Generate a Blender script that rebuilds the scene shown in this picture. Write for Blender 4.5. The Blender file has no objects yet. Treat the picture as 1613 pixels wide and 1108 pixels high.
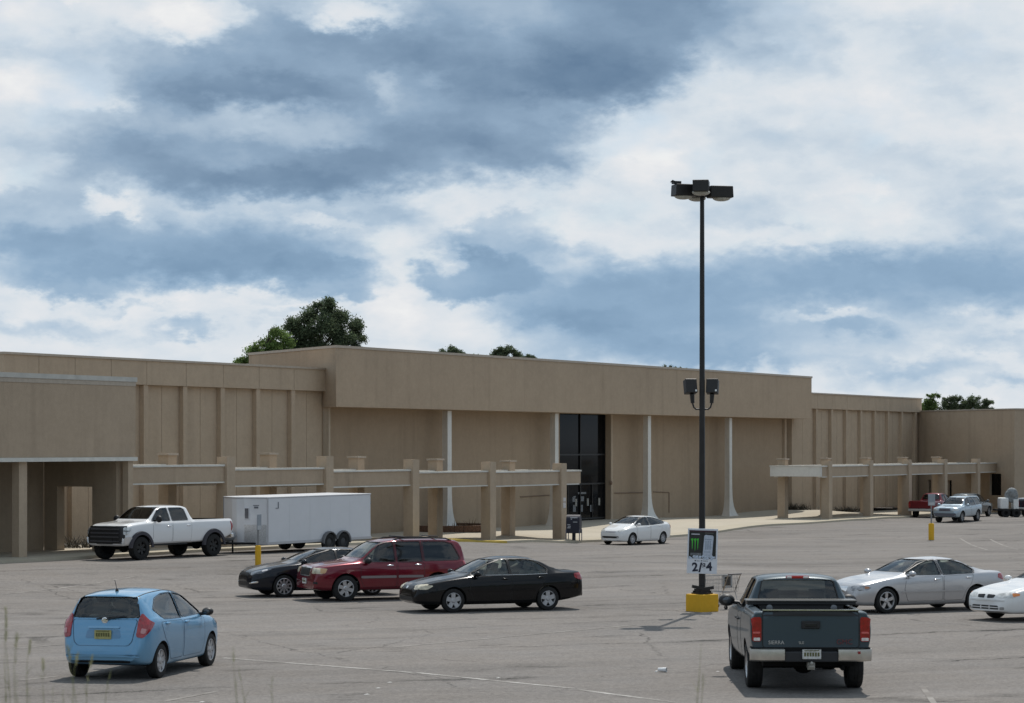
import bpy, bmesh, math, random
import numpy as np
from mathutils import Vector, Matrix, Euler
from mathutils.bvhtree import BVHTree

SC = bpy.context.scene
COL = SC.collection
R = math.radians
random.seed(7)

# ------------------------------------------------------------------ camera
F_PX, CX, YH, CAM_Z = 3500.0, 806.5, 703.0, 3.5
cam_d = bpy.data.cameras.new("camera")
cam_d.sensor_width = 36.0
cam_d.lens = 36.0 * F_PX / 1613.0
cam_d.shift_y = (YH - 554.0) / 1613.0
cam_d.clip_start = 0.5
cam_d.clip_end = 6000
cam = bpy.data.objects.new("camera", cam_d)
cam.location = (0, 0, CAM_Z)
cam.rotation_euler = (R(90), 0, 0)
COL.objects.link(cam)
SC.camera = cam
cam_d.dof.use_dof = True
cam_d.dof.focus_distance = 75.0
cam_d.dof.aperture_fstop = 4.0

# ------------------------------------------------------------------ exposure
SC.view_settings.view_transform = 'Standard'
SC.view_settings.look = 'None'
SC.view_settings.gamma = 1.0
SC.view_settings.exposure = 0.0
SC.view_settings.use_curve_mapping = False
SC.render.engine = 'CYCLES'
SC.cycles.max_bounces = 8
SC.cycles.transparent_max_bounces = 12

# ------------------------------------------------------------------ sun
SUN_EL = 58.0
SUN_DIR = Vector((0.24, 0.97, 0)).normalized() * math.cos(R(SUN_EL)) + Vector((0, 0, math.sin(R(SUN_EL))))
sun_d = bpy.data.lights.new("sun", 'SUN')
sun_d.energy = 3.6
sun_d.angle = R(0.55)
sun_d.color = (1.0, 0.955, 0.89)
sun = bpy.data.objects.new("sun", sun_d)
sun.rotation_euler = (-SUN_DIR).to_track_quat('-Z', 'Y').to_euler()
sun.location = (0, 60, 60)
COL.objects.link(sun)


# ------------------------------------------------------------------ node helper
class NT:
    def __init__(self, tree):
        self.t = tree
        self.n = tree.nodes
        self.l = tree.links

    def node(self, typ, **kw):
        nd = self.n.new(typ)
        for k, v in kw.items():
            if k == 'ins':
                for i, val in v.items():
                    if isinstance(val, bpy.types.NodeSocket):
                        self.l.new(val, nd.inputs[i])
                    else:
                        nd.inputs[i].default_value = val
            else:
                setattr(nd, k, v)
        return nd

    def math(self, op, a, b=0.0, c=0.0, clamp=False):
        nd = self.node('ShaderNodeMath', operation=op, use_clamp=clamp, ins={0: a, 1: b, 2: c})
        return nd.outputs[0]

    def vmath(self, op, a, b=(0, 0, 0)):
        nd = self.node('ShaderNodeVectorMath', operation=op, ins={0: a, 1: b})
        return nd.outputs['Value'] if op in ('LENGTH', 'DOT_PRODUCT', 'DISTANCE') else nd.outputs[0]

    def noise(self, vec, scale, detail=4.0, rough=0.55, dist=0.0, color=False):
        nd = self.node('ShaderNodeTexNoise', ins={'Vector': vec, 'Scale': scale, 'Detail': detail, 'Roughness': rough, 'Distortion': dist})
        return nd.outputs['Color' if color else 'Fac']

    def ramp(self, fac, stops, interp='LINEAR'):
        nd = self.node('ShaderNodeValToRGB', ins={0: fac})
        cr = nd.color_ramp
        cr.interpolation = interp
        while len(cr.elements) < len(stops):
            cr.elements.new(0.5)
        for e, (p, c) in zip(cr.elements, stops):
            e.position = p
            e.color = (c[0], c[1], c[2], 1) if not isinstance(c, (int, float)) else (c, c, c, 1)
        return nd.outputs[0]

    def mix(self, fac, a, b, typ='MIX'):
        nd = self.node('ShaderNodeMix', data_type='RGBA', blend_type=typ)
        for i, v in ((0, fac), (6, a), (7, b)):
            if isinstance(v, bpy.types.NodeSocket):
                self.l.new(v, nd.inputs[i])
            elif i == 0:
                nd.inputs[0].default_value = v
            else:
                nd.inputs[i].default_value = (v[0], v[1], v[2], 1)
        return nd.outputs[2]

    def maprange(self, v, a, b, c, d, interp='LINEAR'):
        nd = self.node('ShaderNodeMapRange', interpolation_type=interp, clamp=True,
                       ins={0: v, 1: a, 2: b, 3: c, 4: d})
        return nd.outputs[0]


def srgb(r, g, b):
    f = lambda c: (c / 255) / 12.92 if c / 255 <= 0.04045 else ((c / 255 + 0.055) / 1.055) ** 2.4
    return (f(r), f(g), f(b))


# ------------------------------------------------------------------ world: broken cumulus over pale blue
def build_world():
    w = bpy.data.worlds.new("World")
    SC.world = w
    w.use_nodes = True
    w.node_tree.nodes.clear()
    T = NT(w.node_tree)
    tc = T.node('ShaderNodeTexCoord')
    d = T.vmath('NORMALIZE', tc.outputs['Generated'])
    sep = T.node('ShaderNodeSeparateXYZ', ins={0: d})
    x, y, z = sep.outputs
    az = T.math('ARCTAN2', x, y)
    el = T.math('ARCSINE', z)
    base = T.node('ShaderNodeCombineXYZ', ins={0: az, 1: el, 2: 0.0}).outputs[0]
    # flatten the noise: clouds are wider than tall near the horizon
    dn = T.vmath('MULTIPLY', d, (1, 1, 1.9))
    w1 = T.noise(dn, 22.0, 4.0, 0.58, color=True)
    w2 = T.noise(dn, 70.0, 5.0, 0.62, color=True)
    off1 = T.vmath('MULTIPLY', T.vmath('SUBTRACT', w1, (.5, .5, .5)), (.026, .017, 0))
    off2 = T.vmath('MULTIPLY', T.vmath('SUBTRACT', w2, (.5, .5, .5)), (.023, .018, 0))
    P = T.vmath('ADD', T.vmath('ADD', base, off1), off2)

    def blob(px, py, rx, ry, inner=0.0):
        c = ((px - 806.5) / 3500, (703 - py) / 3500, 0)
        q = T.vmath('MULTIPLY', T.vmath('SUBTRACT', P, c), (3500 / rx, 3500 / ry, 0))
        return T.maprange(T.vmath('LENGTH', q), 1.0, inner, 0.0, 1.0, 'SMOOTHSTEP')

    def field(lst):
        """soft union: 1 - prod(1 - w b)"""
        acc = None
        for px, py, rx, ry, wt, inner in lst:
            b = T.math('MULTIPLY_ADD', blob(px, py, rx, ry, inner), -wt, 1.0)
            acc = b if acc is None else T.math('MULTIPLY', acc, b)
        return T.math('SUBTRACT', 1.0, acc)
    dark = field([
        # upper mass
        (780, 30, 640, 190, .52, .35), (980, 60, 230, 130, .58, .45), (560, 110, 420, 110, .48, .3), (380, 150, 260, 60, .42, .2), (930, 125, 180, 70, .42, .3),
        (820, 190, 190, 120, .56, .45), (700, 240, 260, 70, .42, .3), (430, 230, 390, 110, .58, .5), (430, 290, 320, 40, .50, .2), (420, 150, 220, 34, .4, .2), (930, 135, 150, 40, .45, .2), (190, 262, 150, 60, .36, .3),
        (280, 120, 170, 110, .34, .2), (560, 265, 170, 60, .3, .2),
        # lower left bands
        (270, 400, 460, 62, .50, .35), (400, 420, 270, 56, .46, .3), (150, 450, 200, 38, .46, .4), (510, 445, 130, 48, .48, .6), (60, 350, 280, 90, .34, .1), (420, 340, 320, 80, .36, .2), (90, 300, 160, 70, .22, .1),
        (300, 522, 80, 24, .34, .2), (100, 525, 180, 26, .24, .0), (1150, 566, 220, 22, .26, .0), (1430, 575, 220, 26, .26, .0), (1000, 595, 200, 18, .22, .0), (480, 505, 120, 14, .2, .0), (1560, 600, 120, 20, .2, .0), (200, 490, 120, 12, .22, .0), (640, 540, 200, 24, .12, .0), (430, 480, 80, 14, .2, .2), (1250, 470, 200, 26, .25, .1), (900, 500, 150, 24, .25, .1), (300, 425, 200, 22, .3, .1), (590, 340, 120, 30, .2, .1),
        # centre and right bands
        (750, 440, 115, 52, .50, .65), (790, 375, 130, 60, .42, .45), (880, 430, 200, 60, .3, .3), (950, 470, 260, 70, .42, .3), (1020, 500, 300, 80, .40, .3), (1240, 440, 400, 70, .44, .15), (1440, 455, 380, 80, .40, .25), (1600, 400, 240, 110, .25, .1),
        (1120, 530, 420, 70, .36, .25), (1330, 520, 90, 22, .28, .3), (960, 560, 300, 40, .22, .2), (1570, 430, 200, 90, .26, .1), (1580, 545, 150, 40, .22, .1), (1400, 590, 260, 40, .12, .1),
        # pale shading elsewhere
        (1250, 60, 160, 90, .16, .0), (1400, 60, 90, 50, .16, .0), (1500, 120, 160, 110, .18, .0), (1180, 220, 260, 80, .16, .0), (1400, 240, 260, 90, .14, .0), (1180, 330, 200, 60, .16, .0),
        (1520, 330, 160, 60, .16, .0), (130, 110, 90, 60, .20, .0), (20, 120, 80, 60, .24, .0), (120, 200, 120, 40, .20, .0), (60, 400, 160, 60, .24, .0), (60, 240, 100, 40, .18, .0),
    ])
    bright = field([
        (285, 42, 105, 52, .95, .25), (370, 30, 50, 36, .6, .2), (560, 22, 140, 40, .9, .2), (185, 332, 66, 24, .75, .3), (520, 352, 90, 14, .35, .1), (400, 195, 240, 44, .45, .0), (850, 30, 120, 60, .25, 0), (520, 225, 120, 30, .3, 0), (960, 230, 90, 60, .25, 0), (420, 330, 250, 16, .2, .0),
        (618, 145, 30, 50, .3, .0), (690, 135, 40, 24, .22, .0), (705, 412, 34, 26, .55, .3), (720, 345, 40, 26, .45, .2), (620, 450, 60, 120, .5, .1), (640, 560, 90, 90, .3, .1),
        (1040, 270, 70, 40, .5, .2), (1320, 312, 80, 30, .45, .2), (1370, 308, 30, 20, .5, .2), (1240, 375, 110, 28, .45, .2), (1230, 200, 80, 26, .3, .1), (1120, 130, 60, 90, .4, .1), (1400, 20, 190, 40, .4, .1),
        (870, 355, 160, 30, .3, .1), (1300, 503, 110, 12, .4, .1), (1190, 572, 50, 14, .4, .1), (1545, 562, 60, 22, .45, .1), (360, 478, 160, 22, .4, .1), (20, 150, 60, 50, .55, .3), (165, 172, 90, 18, .4, .2),
        (30, 292, 70, 30, .45, .2), (118, 12, 22, 14, .6, .3), (30, 30, 60, 40, .4, .2), (110, 270, 60, 30, .3, .1), (50, 500, 200, 40, .3, .1), (250, 470, 120, 20, .3, .1), (1330, 400, 60, 12, .25, .1),
    ])
    n_big = T.noise(dn, 9.0, 5.0, 0.6)
    n_mid = T.noise(T.vmath('ADD', dn, (3.1, 1.7, .4)), 34.0, 5.0, 0.55)
    n_fine = T.noise(T.vmath('ADD', dn, (7.1, 2.7, 4.4)), 150.0, 3.0, 0.55)
    # outside the picture the same kind of broken cloud goes on
    ax = T.maprange(T.math('ABSOLUTE', az), .26, .36, 0., 1., 'SMOOTHSTEP')
    ez = T.maprange(el, .22, .34, 0., 1., 'SMOOTHSTEP')
    outm = T.math('MAXIMUM', ax, ez)
    gen = T.math('MULTIPLY', T.maprange(n_big, .40, .66, .1, .75, 'SMOOTHSTEP'), outm)
    dk = T.math('MAXIMUM', dark, gen)
    lum = T.math('SUBTRACT', dk, T.math('MULTIPLY', T.math('MULTIPLY', bright, .75), T.math('ADD', dk, .12)))
    amp = T.maprange(dk, .25, .85, 1.0, .5)
    lum = T.math('ADD', lum, T.math('MULTIPLY', T.math('MULTIPLY', T.math('SUBTRACT', n_mid, .5), .26), amp))
    lum = T.math('ADD', lum, T.math('MULTIPLY', T.math('MULTIPLY', T.math('SUBTRACT', n_fine, .5), .05), amp))
    # billows: lit from above and the right
    dw = T.vmath('ADD', dn, T.vmath('MULTIPLY', T.vmath('SUBTRACT', w2, (.5, .5, .5)), (.022, .022, .022)))
    def puff(v):
        vv = T.node('ShaderNodeTexVoronoi', feature='F1', ins={'Vector': v, 'Scale': 15.0, 'Detail': 2.0, 'Roughness': .42, 'Lacunarity': 2.2})
        return vv.outputs['Distance']
    b1 = puff(dw)
    b2 = puff(T.vmath('ADD', dw, (.006, -.002, .012)))
    relief = T.math('MULTIPLY', T.math('SUBTRACT', b1, b2), T.math('MULTIPLY', T.maprange(lum, .0, .9, 1.0, .5), T.maprange(n_big, .40, .60, .25, 1.0)))
    n1_ = T.noise(dw, 20.0, 4.0, 0.52)
    n2_ = T.noise(T.vmath('ADD', dw, (.006, -.001, .012)), 20.0, 4.0, 0.52)
    lum = T.math('ADD', lum, T.math('MULTIPLY', T.math('MULTIPLY', T.math('SUBTRACT', n2_, n1_), T.maprange(lum, .0, .9, 1.0, .6)), .45))
    lum = T.math('ADD', lum, T.math('MULTIPLY', relief, -.42))
    lum = T.math('SUBTRACT', lum, T.math('MULTIPLY', bright, .13))
    lum = T.maprange(lum, -.28, .98, 0., 1.)
    col = T.ramp(lum, [(0.0, srgb(243, 243, 242)), (.12, srgb(230, 232, 235)), (.28, srgb(213, 222, 230)), (.46, srgb(184, 201, 217)),
                       (.70, srgb(144, 168, 192)), (1.0, srgb(100, 126, 154))])
    # low in the sky the cloud bases are bluer
    blue = T.maprange(el, .13, .075, 0., 1., 'SMOOTHSTEP')
    bluef = T.math('MULTIPLY', T.math('MULTIPLY', blue, T.maprange(lum, .25, .6, 0., 1.)), .30)
    col = T.mix(bluef, col, srgb(146, 182, 213))
    # real sky in thin gaps
    sky = T.node('ShaderNodeTexSky', sky_type='NISHITA', sun_disc=False)
    sky.sun_elevation = R(SUN_EL)
    sky.sun_rotation = math.atan2(0.24, 0.97)
    sky.air_density = 1.0
    sky.dust_density = .6
    skyc = T.vmath('MULTIPLY', sky.outputs[0], (.10, .10, .10))
    gapn = T.noise(T.vmath('ADD', dn, (1.3, 9.7, 2.4)), 15.0, 3.0, 0.6)
    gap = T.math('MULTIPLY', T.math('MULTIPLY', T.maprange(gapn, .52, .70, 0., .42, 'SMOOTHSTEP'), T.maprange(el, .07, .12, 0., 1.)), T.maprange(lum, .5, .3, 0., 1.))
    col = T.mix(gap, col, skyc)
    # below the horizon: ground-like dull tone
    col = T.mix(T.maprange(el, -.01, -.04, 0., 1.), col, srgb(120, 115, 108))
    w.cycles.sampling_method = 'MANUAL'
    w.cycles.sample_map_resolution = 256
    bg = T.node('ShaderNodeBackground', ins={0: col, 1: 1.0})
    out = T.node('ShaderNodeOutputWorld')
    w.node_tree.links.new(bg.outputs[0], out.inputs[0])


build_world()

# ------------------------------------------------------------------ materials
MATS = {}


def mat(name, color=(.5, .5, .5), rough=.6, metal=0.0, coat=0.0, spec=0.5, noise=0.0, nscale=6.0, bump=0.0, bscale=60.0, fn=None, emit=None):
    if name in MATS:
        return MATS[name]
    m = bpy.data.materials.new(name)
    m.use_nodes = True
    T = NT(m.node_tree)
    b = m.node_tree.nodes['Principled BSDF']
    b.inputs['Base Color'].default_value = (*color, 1)
    b.inputs['Roughness'].default_value = rough
    b.inputs['Metallic'].default_value = metal
    b.inputs['Coat Weight'].default_value = coat
    b.inputs['Coat Roughness'].default_value = 0.06
    b.inputs['Specular IOR Level'].default_value = spec
    if noise or bump or fn:
        tc = T.node('ShaderNodeTexCoord').outputs['Object']
        if noise:
            n = T.noise(tc, nscale, 5.0, .6)
            k = T.maprange(n, .3, .7, 1 - noise, 1 + noise)
            c = T.node('ShaderNodeVectorMath', operation='SCALE', ins={0: color, 'Scale': k}).outputs[0]
            m.node_tree.links.new(c, b.inputs['Base Color'])
        if bump:
            n2 = T.noise(tc, bscale, 4.0, .6)
            bp = T.node('ShaderNodeBump', ins={'Strength': bump, 'Distance': .02, 'Height': n2})
            m.node_tree.links.new(bp.outputs[0], b.inputs['Normal'])
        if fn:
            fn(T, tc, b)
    MATS[name] = m
    return m


def paint(name, col, metal=.0, rough=.28, dusty=.12, coat=1.0):
    def fn(T, tc, b):
        n = T.noise(tc, 2.2, 5.0, .62)
        n2 = T.noise(tc, 30.0, 3.0, .6)
        sepz = T.node('ShaderNodeSeparateXYZ', ins={0: tc}).outputs[2]
        low = T.maprange(sepz, .75, .2, 0., 1.)
        dirt = T.math('MULTIPLY', T.math('ADD', T.math('MULTIPLY', low, .5), .18), T.maprange(n, .3, .75, 0., 1.))
        dirt = T.math('MULTIPLY', dirt, dusty * 3)
        c = T.mix(dirt, col, (.19, .17, .145))
        m.node_tree.links.new(c, b.inputs['Base Color'])
        r = T.math('ADD', T.math('MULTIPLY', dirt, .5), rough)
        r = T.math('ADD', r, T.math('MULTIPLY', T.math('SUBTRACT', n2, .5), .06))
        m.node_tree.links.new(r, b.inputs['Roughness'])
        m.node_tree.links.new(T.math('SUBTRACT', coat, T.math('MULTIPLY', dirt, 1.2), clamp=True), b.inputs['Coat Weight'])
    if name in MATS:
        return MATS[name]
    m = bpy.data.materials.new(name)
    m.use_nodes = True
    T = NT(m.node_tree)
    b = m.node_tree.nodes['Principled BSDF']
    b.inputs['Metallic'].default_value = metal
    b.inputs['Specular IOR Level'].default_value = .1
    b.inputs['Coat Roughness'].default_value = .05
    fn(T, T.node('ShaderNodeTexCoord').outputs['Object'], b)
    MATS[name] = m
    return m


def glass(name, tint, gloss=.05):
    if name in MATS:
        return MATS[name]
    m = bpy.data.materials.new(name)
    m.use_nodes = True
    m.node_tree.nodes.clear()
    T = NT(m.node_tree)
    tr = T.node('ShaderNodeBsdfTransparent', ins={0: (*tint, 1)})
    gl = T.node('ShaderNodeBsdfGlossy', ins={0: (1, 1, 1, 1), 'Roughness': gloss})
    fr = T.node('ShaderNodeFresnel', ins={'IOR': 1.5})
    fac = T.math('ADD', T.math('MULTIPLY', fr.outputs[0], 1.0), .02, clamp=True)
    mx = T.node('ShaderNodeMixShader', ins={0: fac, 1: tr.outputs[0], 2: gl.outputs[0]})
    out = T.node('ShaderNodeOutputMaterial')
    m.node_tree.links.new(mx.outputs[0], out.inputs[0])
    MATS[name] = m
    return m


# ------------------------------------------------------------------ object helpers
def link(o):
    COL.objects.link(o)
    return o


def obj(name, me, parent=None, loc=None, rot=None):
    o = bpy.data.objects.new(name, me)
    COL.objects.link(o)
    if parent is not None:
        o.parent = parent
    if loc is not None:
        o.location = loc
    if rot is not None:
        o.rotation_euler = rot
    return o


def tag(o, label=None, cat=None, group=None, kind=None):
    if label:
        o['label'] = label
    if cat:
        o['category'] = cat
    if group:
        o['group'] = group
    if kind:
        o['kind'] = kind
    return o


def empty(name, loc=(0, 0, 0), rot=(0, 0, 0)):
    o = bpy.data.objects.new(name, None)
    o.empty_display_size = .3
    COL.objects.link(o)
    o.location = loc
    o.rotation_euler = rot
    return o


class MB:
    """collects shapes into one mesh"""

    def __init__(self):
        self.v, self.f, self.m = [], [], []

    def add(self, vs, fs, mi=0):
        k = len(self.v)
        self.v += [tuple(p) for p in vs]
        self.f += [tuple(i + k for i in q) for q in fs]
        self.m += [mi] * len(fs)
        return self

    def box(self, x0, x1, y0, y1, z0, z1, mi=0, M=None):
        vs = [(x0, y0, z0), (x1, y0, z0), (x1, y1, z0), (x0, y1, z0), (x0, y0, z1), (x1, y0, z1), (x1, y1, z1), (x0, y1, z1)]
        if M is not None:
            vs = [M @ Vector(p) for p in vs]
        return self.add(vs, [(0, 3, 2, 1), (4, 5, 6, 7), (0, 1, 5, 4), (1, 2, 6, 5), (2, 3, 7, 6), (3, 0, 4, 7)], mi)

    def prism(self, poly, z0, z1, mi=0, M=None):
        """poly: ccw plan polygon (x, y)"""
        n = len(poly)
        vs = [(p[0], p[1], z0) for p in poly] + [(p[0], p[1], z1) for p in poly]
        if M is not None:
            vs = [M @ Vector(p) for p in vs]
        fs = [tuple(range(n - 1, -1, -1)), tuple(range(n, 2 * n))] + [(i, (i + 1) % n, n + (i + 1) % n, n + i) for i in range(n)]
        return self.add(vs, fs, mi)

    def tube(self, pts, r, seg=8, mi=0, caps=True):
        """r: number or list"""
        pts = [Vector(p) for p in pts]
        n = len(pts)
        rr = r if isinstance(r, (list, tuple)) else [r] * n
        vs, fs = [], []
        up = Vector((0, 0, 1))
        for i, p in enumerate(pts):
            t = (pts[min(i + 1, n - 1)] - pts[max(i - 1, 0)]).normalized()
            a = t.cross(up)
            if a.length < 1e-3:
                a = t.cross(Vector((1, 0, 0)))
            a.normalize()
            b = t.cross(a)
            for j in range(seg):
                an = 2 * math.pi * j / seg
                vs.append(p + (a * math.cos(an) + b * math.sin(an)) * rr[i])
        for i in range(n - 1):
            for j in range(seg):
                k = (j + 1) % seg
                fs.append((i * seg + j, i * seg + k, (i + 1) * seg + k, (i + 1) * seg + j))
        if caps:
            fs.append(tuple(range(seg)))
            fs.append(tuple((n - 1) * seg + j for j in range(seg - 1, -1, -1)))
        return self.add(vs, fs, mi)

    def lathe(self, prof, seg=24, axis='z', mi=0, M=None):
        """prof: list of (radius, height)"""
        vs, fs = [], []
        n = len(prof)
        for j in range(seg):
            an = 2 * math.pi * j / seg
            c, s = math.cos(an), math.sin(an)
            for (r, h) in prof:
                vs.append((r * c, r * s, h) if axis == 'z' else (r * c, h, r * s))
        if M is not None:
            vs = [M @ Vector(p) for p in vs]
        for j in range(seg):
            k = (j + 1) % seg
            for i in range(n - 1):
                fs.append((j * n + i, k * n + i, k * n + i + 1, j * n + i + 1))
        return self.add(vs, fs, mi)

    def ellipsoid(self, c, r, seg=12, rings=8, mi=0, M=None):
        prof = []
        vs, fs = [], []
        for i in range(rings + 1):
            th = math.pi * i / rings
            for j in range(seg):
                an = 2 * math.pi * j / seg
                p = Vector((math.sin(th) * math.cos(an) * r[0], math.sin(th) * math.sin(an) * r[1], math.cos(th) * r[2]))
                if M is not None:
                    p = M @ p
                vs.append(p + Vector(c))
        for i in range(rings):
            for j in range(seg):
                k = (j + 1) % seg
                fs.append((i * seg + j, (i + 1) * seg + j, (i + 1) * seg + k, i * seg + k))
        return self.add(vs, fs, mi)

    def mesh(self, name, mats, smooth=False, bevel=0.0, bseg=1, angle=35):
        me = bpy.data.meshes.new(name)
        me.from_pydata(self.v, [], self.f)
        for m in (mats if isinstance(mats, (list, tuple)) else [mats]):
            me.materials.append(m)
        me.polygons.foreach_set('material_index', self.m)
        bm = bmesh.new()
        bm.from_mesh(me)
        bmesh.ops.remove_doubles(bm, verts=bm.verts, dist=1e-5)
        bmesh.ops.recalc_face_normals(bm, faces=bm.faces)
        if bevel:
            bmesh.ops.bevel(bm, geom=[e for e in bm.edges if e.is_manifold and e.calc_face_angle(0) > .5], offset=bevel, segments=bseg,
                            affect='EDGES', profile=.6, clamp_overlap=True)
        bm.to_mesh(me)
        bm.free()
        if smooth:
            me.polygons.foreach_set('use_smooth', [True] * len(me.polygons))
            me.set_sharp_from_angle(angle=R(angle))
        me.update()
        return me

    def build(self, name, mats, parent=None, **kw):
        return obj(name, self.mesh(name, mats, **kw), parent)


# ------------------------------------------------------------------ ground height
def base_z(y):
    y = np.asarray(y, float)
    t = np.clip((y - 100) / 25, 0, 1)
    # slope that eases out to level
    return np.where(y < 100, -.0141 * y, -1.41 - .0141 * 25 * (t - t * t / 2))


GP = np.array([
    (0, 30, -.42), (-15, 30, -.42), (15, 30, -.42), (-6.7, 40.5, -.60), (5, 39.3, -.62), (-.6, 59.3, -.87), (-3.9, 65.4, -1.0),
    (-5.8, 67.3, -1.0), (10.7, 59.4, -.88), (20, 60, -.86), (6.4, 114.9, -1.58), (-13.6, 84, -.71), (-10, 88, -.72), (-7.0, 91.5, -.76), (-16, 80, -.70),
    (2.47, 116, -1.47), (-1.18, 110, -1.26), (-4.72, 104.2, -.98), (-8.3, 98.4, -.86), (-11.9, 92.5, -.80), (-3.4, 119.9, -1.2), (7, 137, -1.2), (20, 158, -1.2), (-14, 104, -.9),
    (20.9, 145, -1.39), (24.6, 151, -1.41), (28.2, 157, -1.52), (28.5, 150, -1.66), (22.8, 121, -1.66), (33, 165, -1.66), (38, 172, -1.68), (0, 95, -1.27), (15, 90, -1.26), (40, 120, -1.6),
    (-25, 60, -.8), (-30, 80, -.7), (60, 160, -1.7), (-60, 100, -.6), (-18.2, 82, -.72), (-22, 78, -.72), (12, 122, -1.58),
])
GRES = GP[:, 2] - base_z(GP[:, 1])


def ground_arr(xs, ys):
    xs = np.asarray(xs, float)
    ys = np.asarray(ys, float)
    d2 = (xs[..., None] - GP[:, 0]) ** 2 + (ys[..., None] - GP[:, 1]) ** 2
    wgt = 1 / (d2 + 4.0) ** 2
    z = base_z(ys) + (wgt * GRES).sum(-1) / (wgt.sum(-1) + 1 / 30.0 ** 4)
    # grassy bank the photographer stands on
    t = np.clip((27 - ys) / 18, 0, 1)
    z = z + 2.25 * t * t * (3 - 2 * t)
    return z


def ground_z(x, y):
    return float(ground_arr(np.array([x]), np.array([y]))[0])


def at(px, py):
    """pixel on the ground -> point"""
    y = 60.0
    a, b = (px - CX) / F_PX, (py - YH) / F_PX
    lo, hi = 28.0, 400.0
    for _ in range(60):
        y = (lo + hi) / 2
        if CAM_Z - b * y > ground_z(a * y, y):
            lo = y
        else:
            hi = y
    return Vector((a * y, y, ground_z(a * y, y)))


# ------------------------------------------------------------------ building frame: s along the facade, q towards the viewer
U = Vector((.521, .853, 0)).normalized()
N = Vector((U.y, -U.x, 0))
O = Vector((-3.41, 119.9, 0))
BROT = math.atan2(U.y, U.x)


def bp(s, q, z=0.0):
    return O + U * s + N * q + Vector((0, 0, z))


def s_at(px, q):
    r = (px - CX) / F_PX
    b = O + N * q
    return (r * b.y - b.x) / (U.x - U.y * r)


def gz(s, q):
    p = bp(s, q)
    return ground_z(p.x, p.y)


def z_of(px, py, q):
    s = s_at(px, q)
    return CAM_Z + (YH - py) / F_PX * bp(s, q).y
# ------------------------------------------------------------------ surface materials
def stucco_fn(base, stain=.16):
    def fn(T, tc, b):
        geo = T.node('ShaderNodeNewGeometry').outputs['Position']
        n1 = T.noise(geo, .35, 6.0, .6)
        n2 = T.noise(geo, 5.5, 5.0, .65)
        n3 = T.noise(geo, 38.0, 3.0, .6)
        st = T.noise(T.vmath('MULTIPLY', geo, (1.6, 1.6, .10)), 1.0, 5.0, .6)
        k = T.math('ADD', 1.0, T.math('MULTIPLY', T.math('SUBTRACT', n1, .5), .22))
        k = T.math('ADD', k, T.math('MULTIPLY', T.math('SUBTRACT', n2, .5), .22))
        k = T.math('ADD', k, T.math('MULTIPLY', T.math('SUBTRACT', n3, .5), .30))
        k = T.math('ADD', k, T.math('MULTIPLY', T.math('SUBTRACT', T.noise(geo, 1.7, 4.0, .7), .5), .20))
        k = T.math('SUBTRACT', k, T.math('MULTIPLY', T.maprange(st, .52, .78, 0., 1.), stain))
        c = T.node('ShaderNodeVectorMath', operation='SCALE', ins={0: base, 'Scale': k}).outputs[0]
        b.id_data.links.new(c, b.inputs['Base Color'])
        bmp = T.node('ShaderNodeBump', ins={'Strength': .5, 'Distance': .02, 'Height': T.noise(geo, 22.0, 4.0, .7)})
        b.id_data.links.new(bmp.outputs[0], b.inputs['Normal'])
    return fn


STUCCO = mat('stucco_tan', rough=.92, spec=.2, fn=stucco_fn((.405, .316, .229)))
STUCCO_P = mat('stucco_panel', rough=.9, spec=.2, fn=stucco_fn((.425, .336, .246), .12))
STUCCO_W = mat('stucco_wall', rough=.92, spec=.2, fn=stucco_fn((.35, .267, .186), .16))  # browner wall stucco, with the fascia overhang's shade darkened into the colour
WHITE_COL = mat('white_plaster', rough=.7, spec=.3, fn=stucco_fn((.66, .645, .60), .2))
FLASH = mat('metal_flashing', (.58, .565, .51), rough=.6, metal=.0, noise=.1, nscale=3)
COPING = mat('coping_metal', (.40, .34, .27), rough=.5, metal=.1, noise=.1)
DARKGLASS = mat('dark_door_glass', (.006, .0065, .0075), rough=.08, spec=.10, noise=.3, nscale=.6)
MULLION = mat('dark_mullion', (.016, .015, .014), rough=.4, metal=.4)
ROOFM = mat('roof_membrane', (.33, .32, .30), rough=.9, noise=.2, nscale=1)
SOFFIT = mat('soffit_plaster', (.36, .29, .21), rough=.9, noise=.08)


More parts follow.
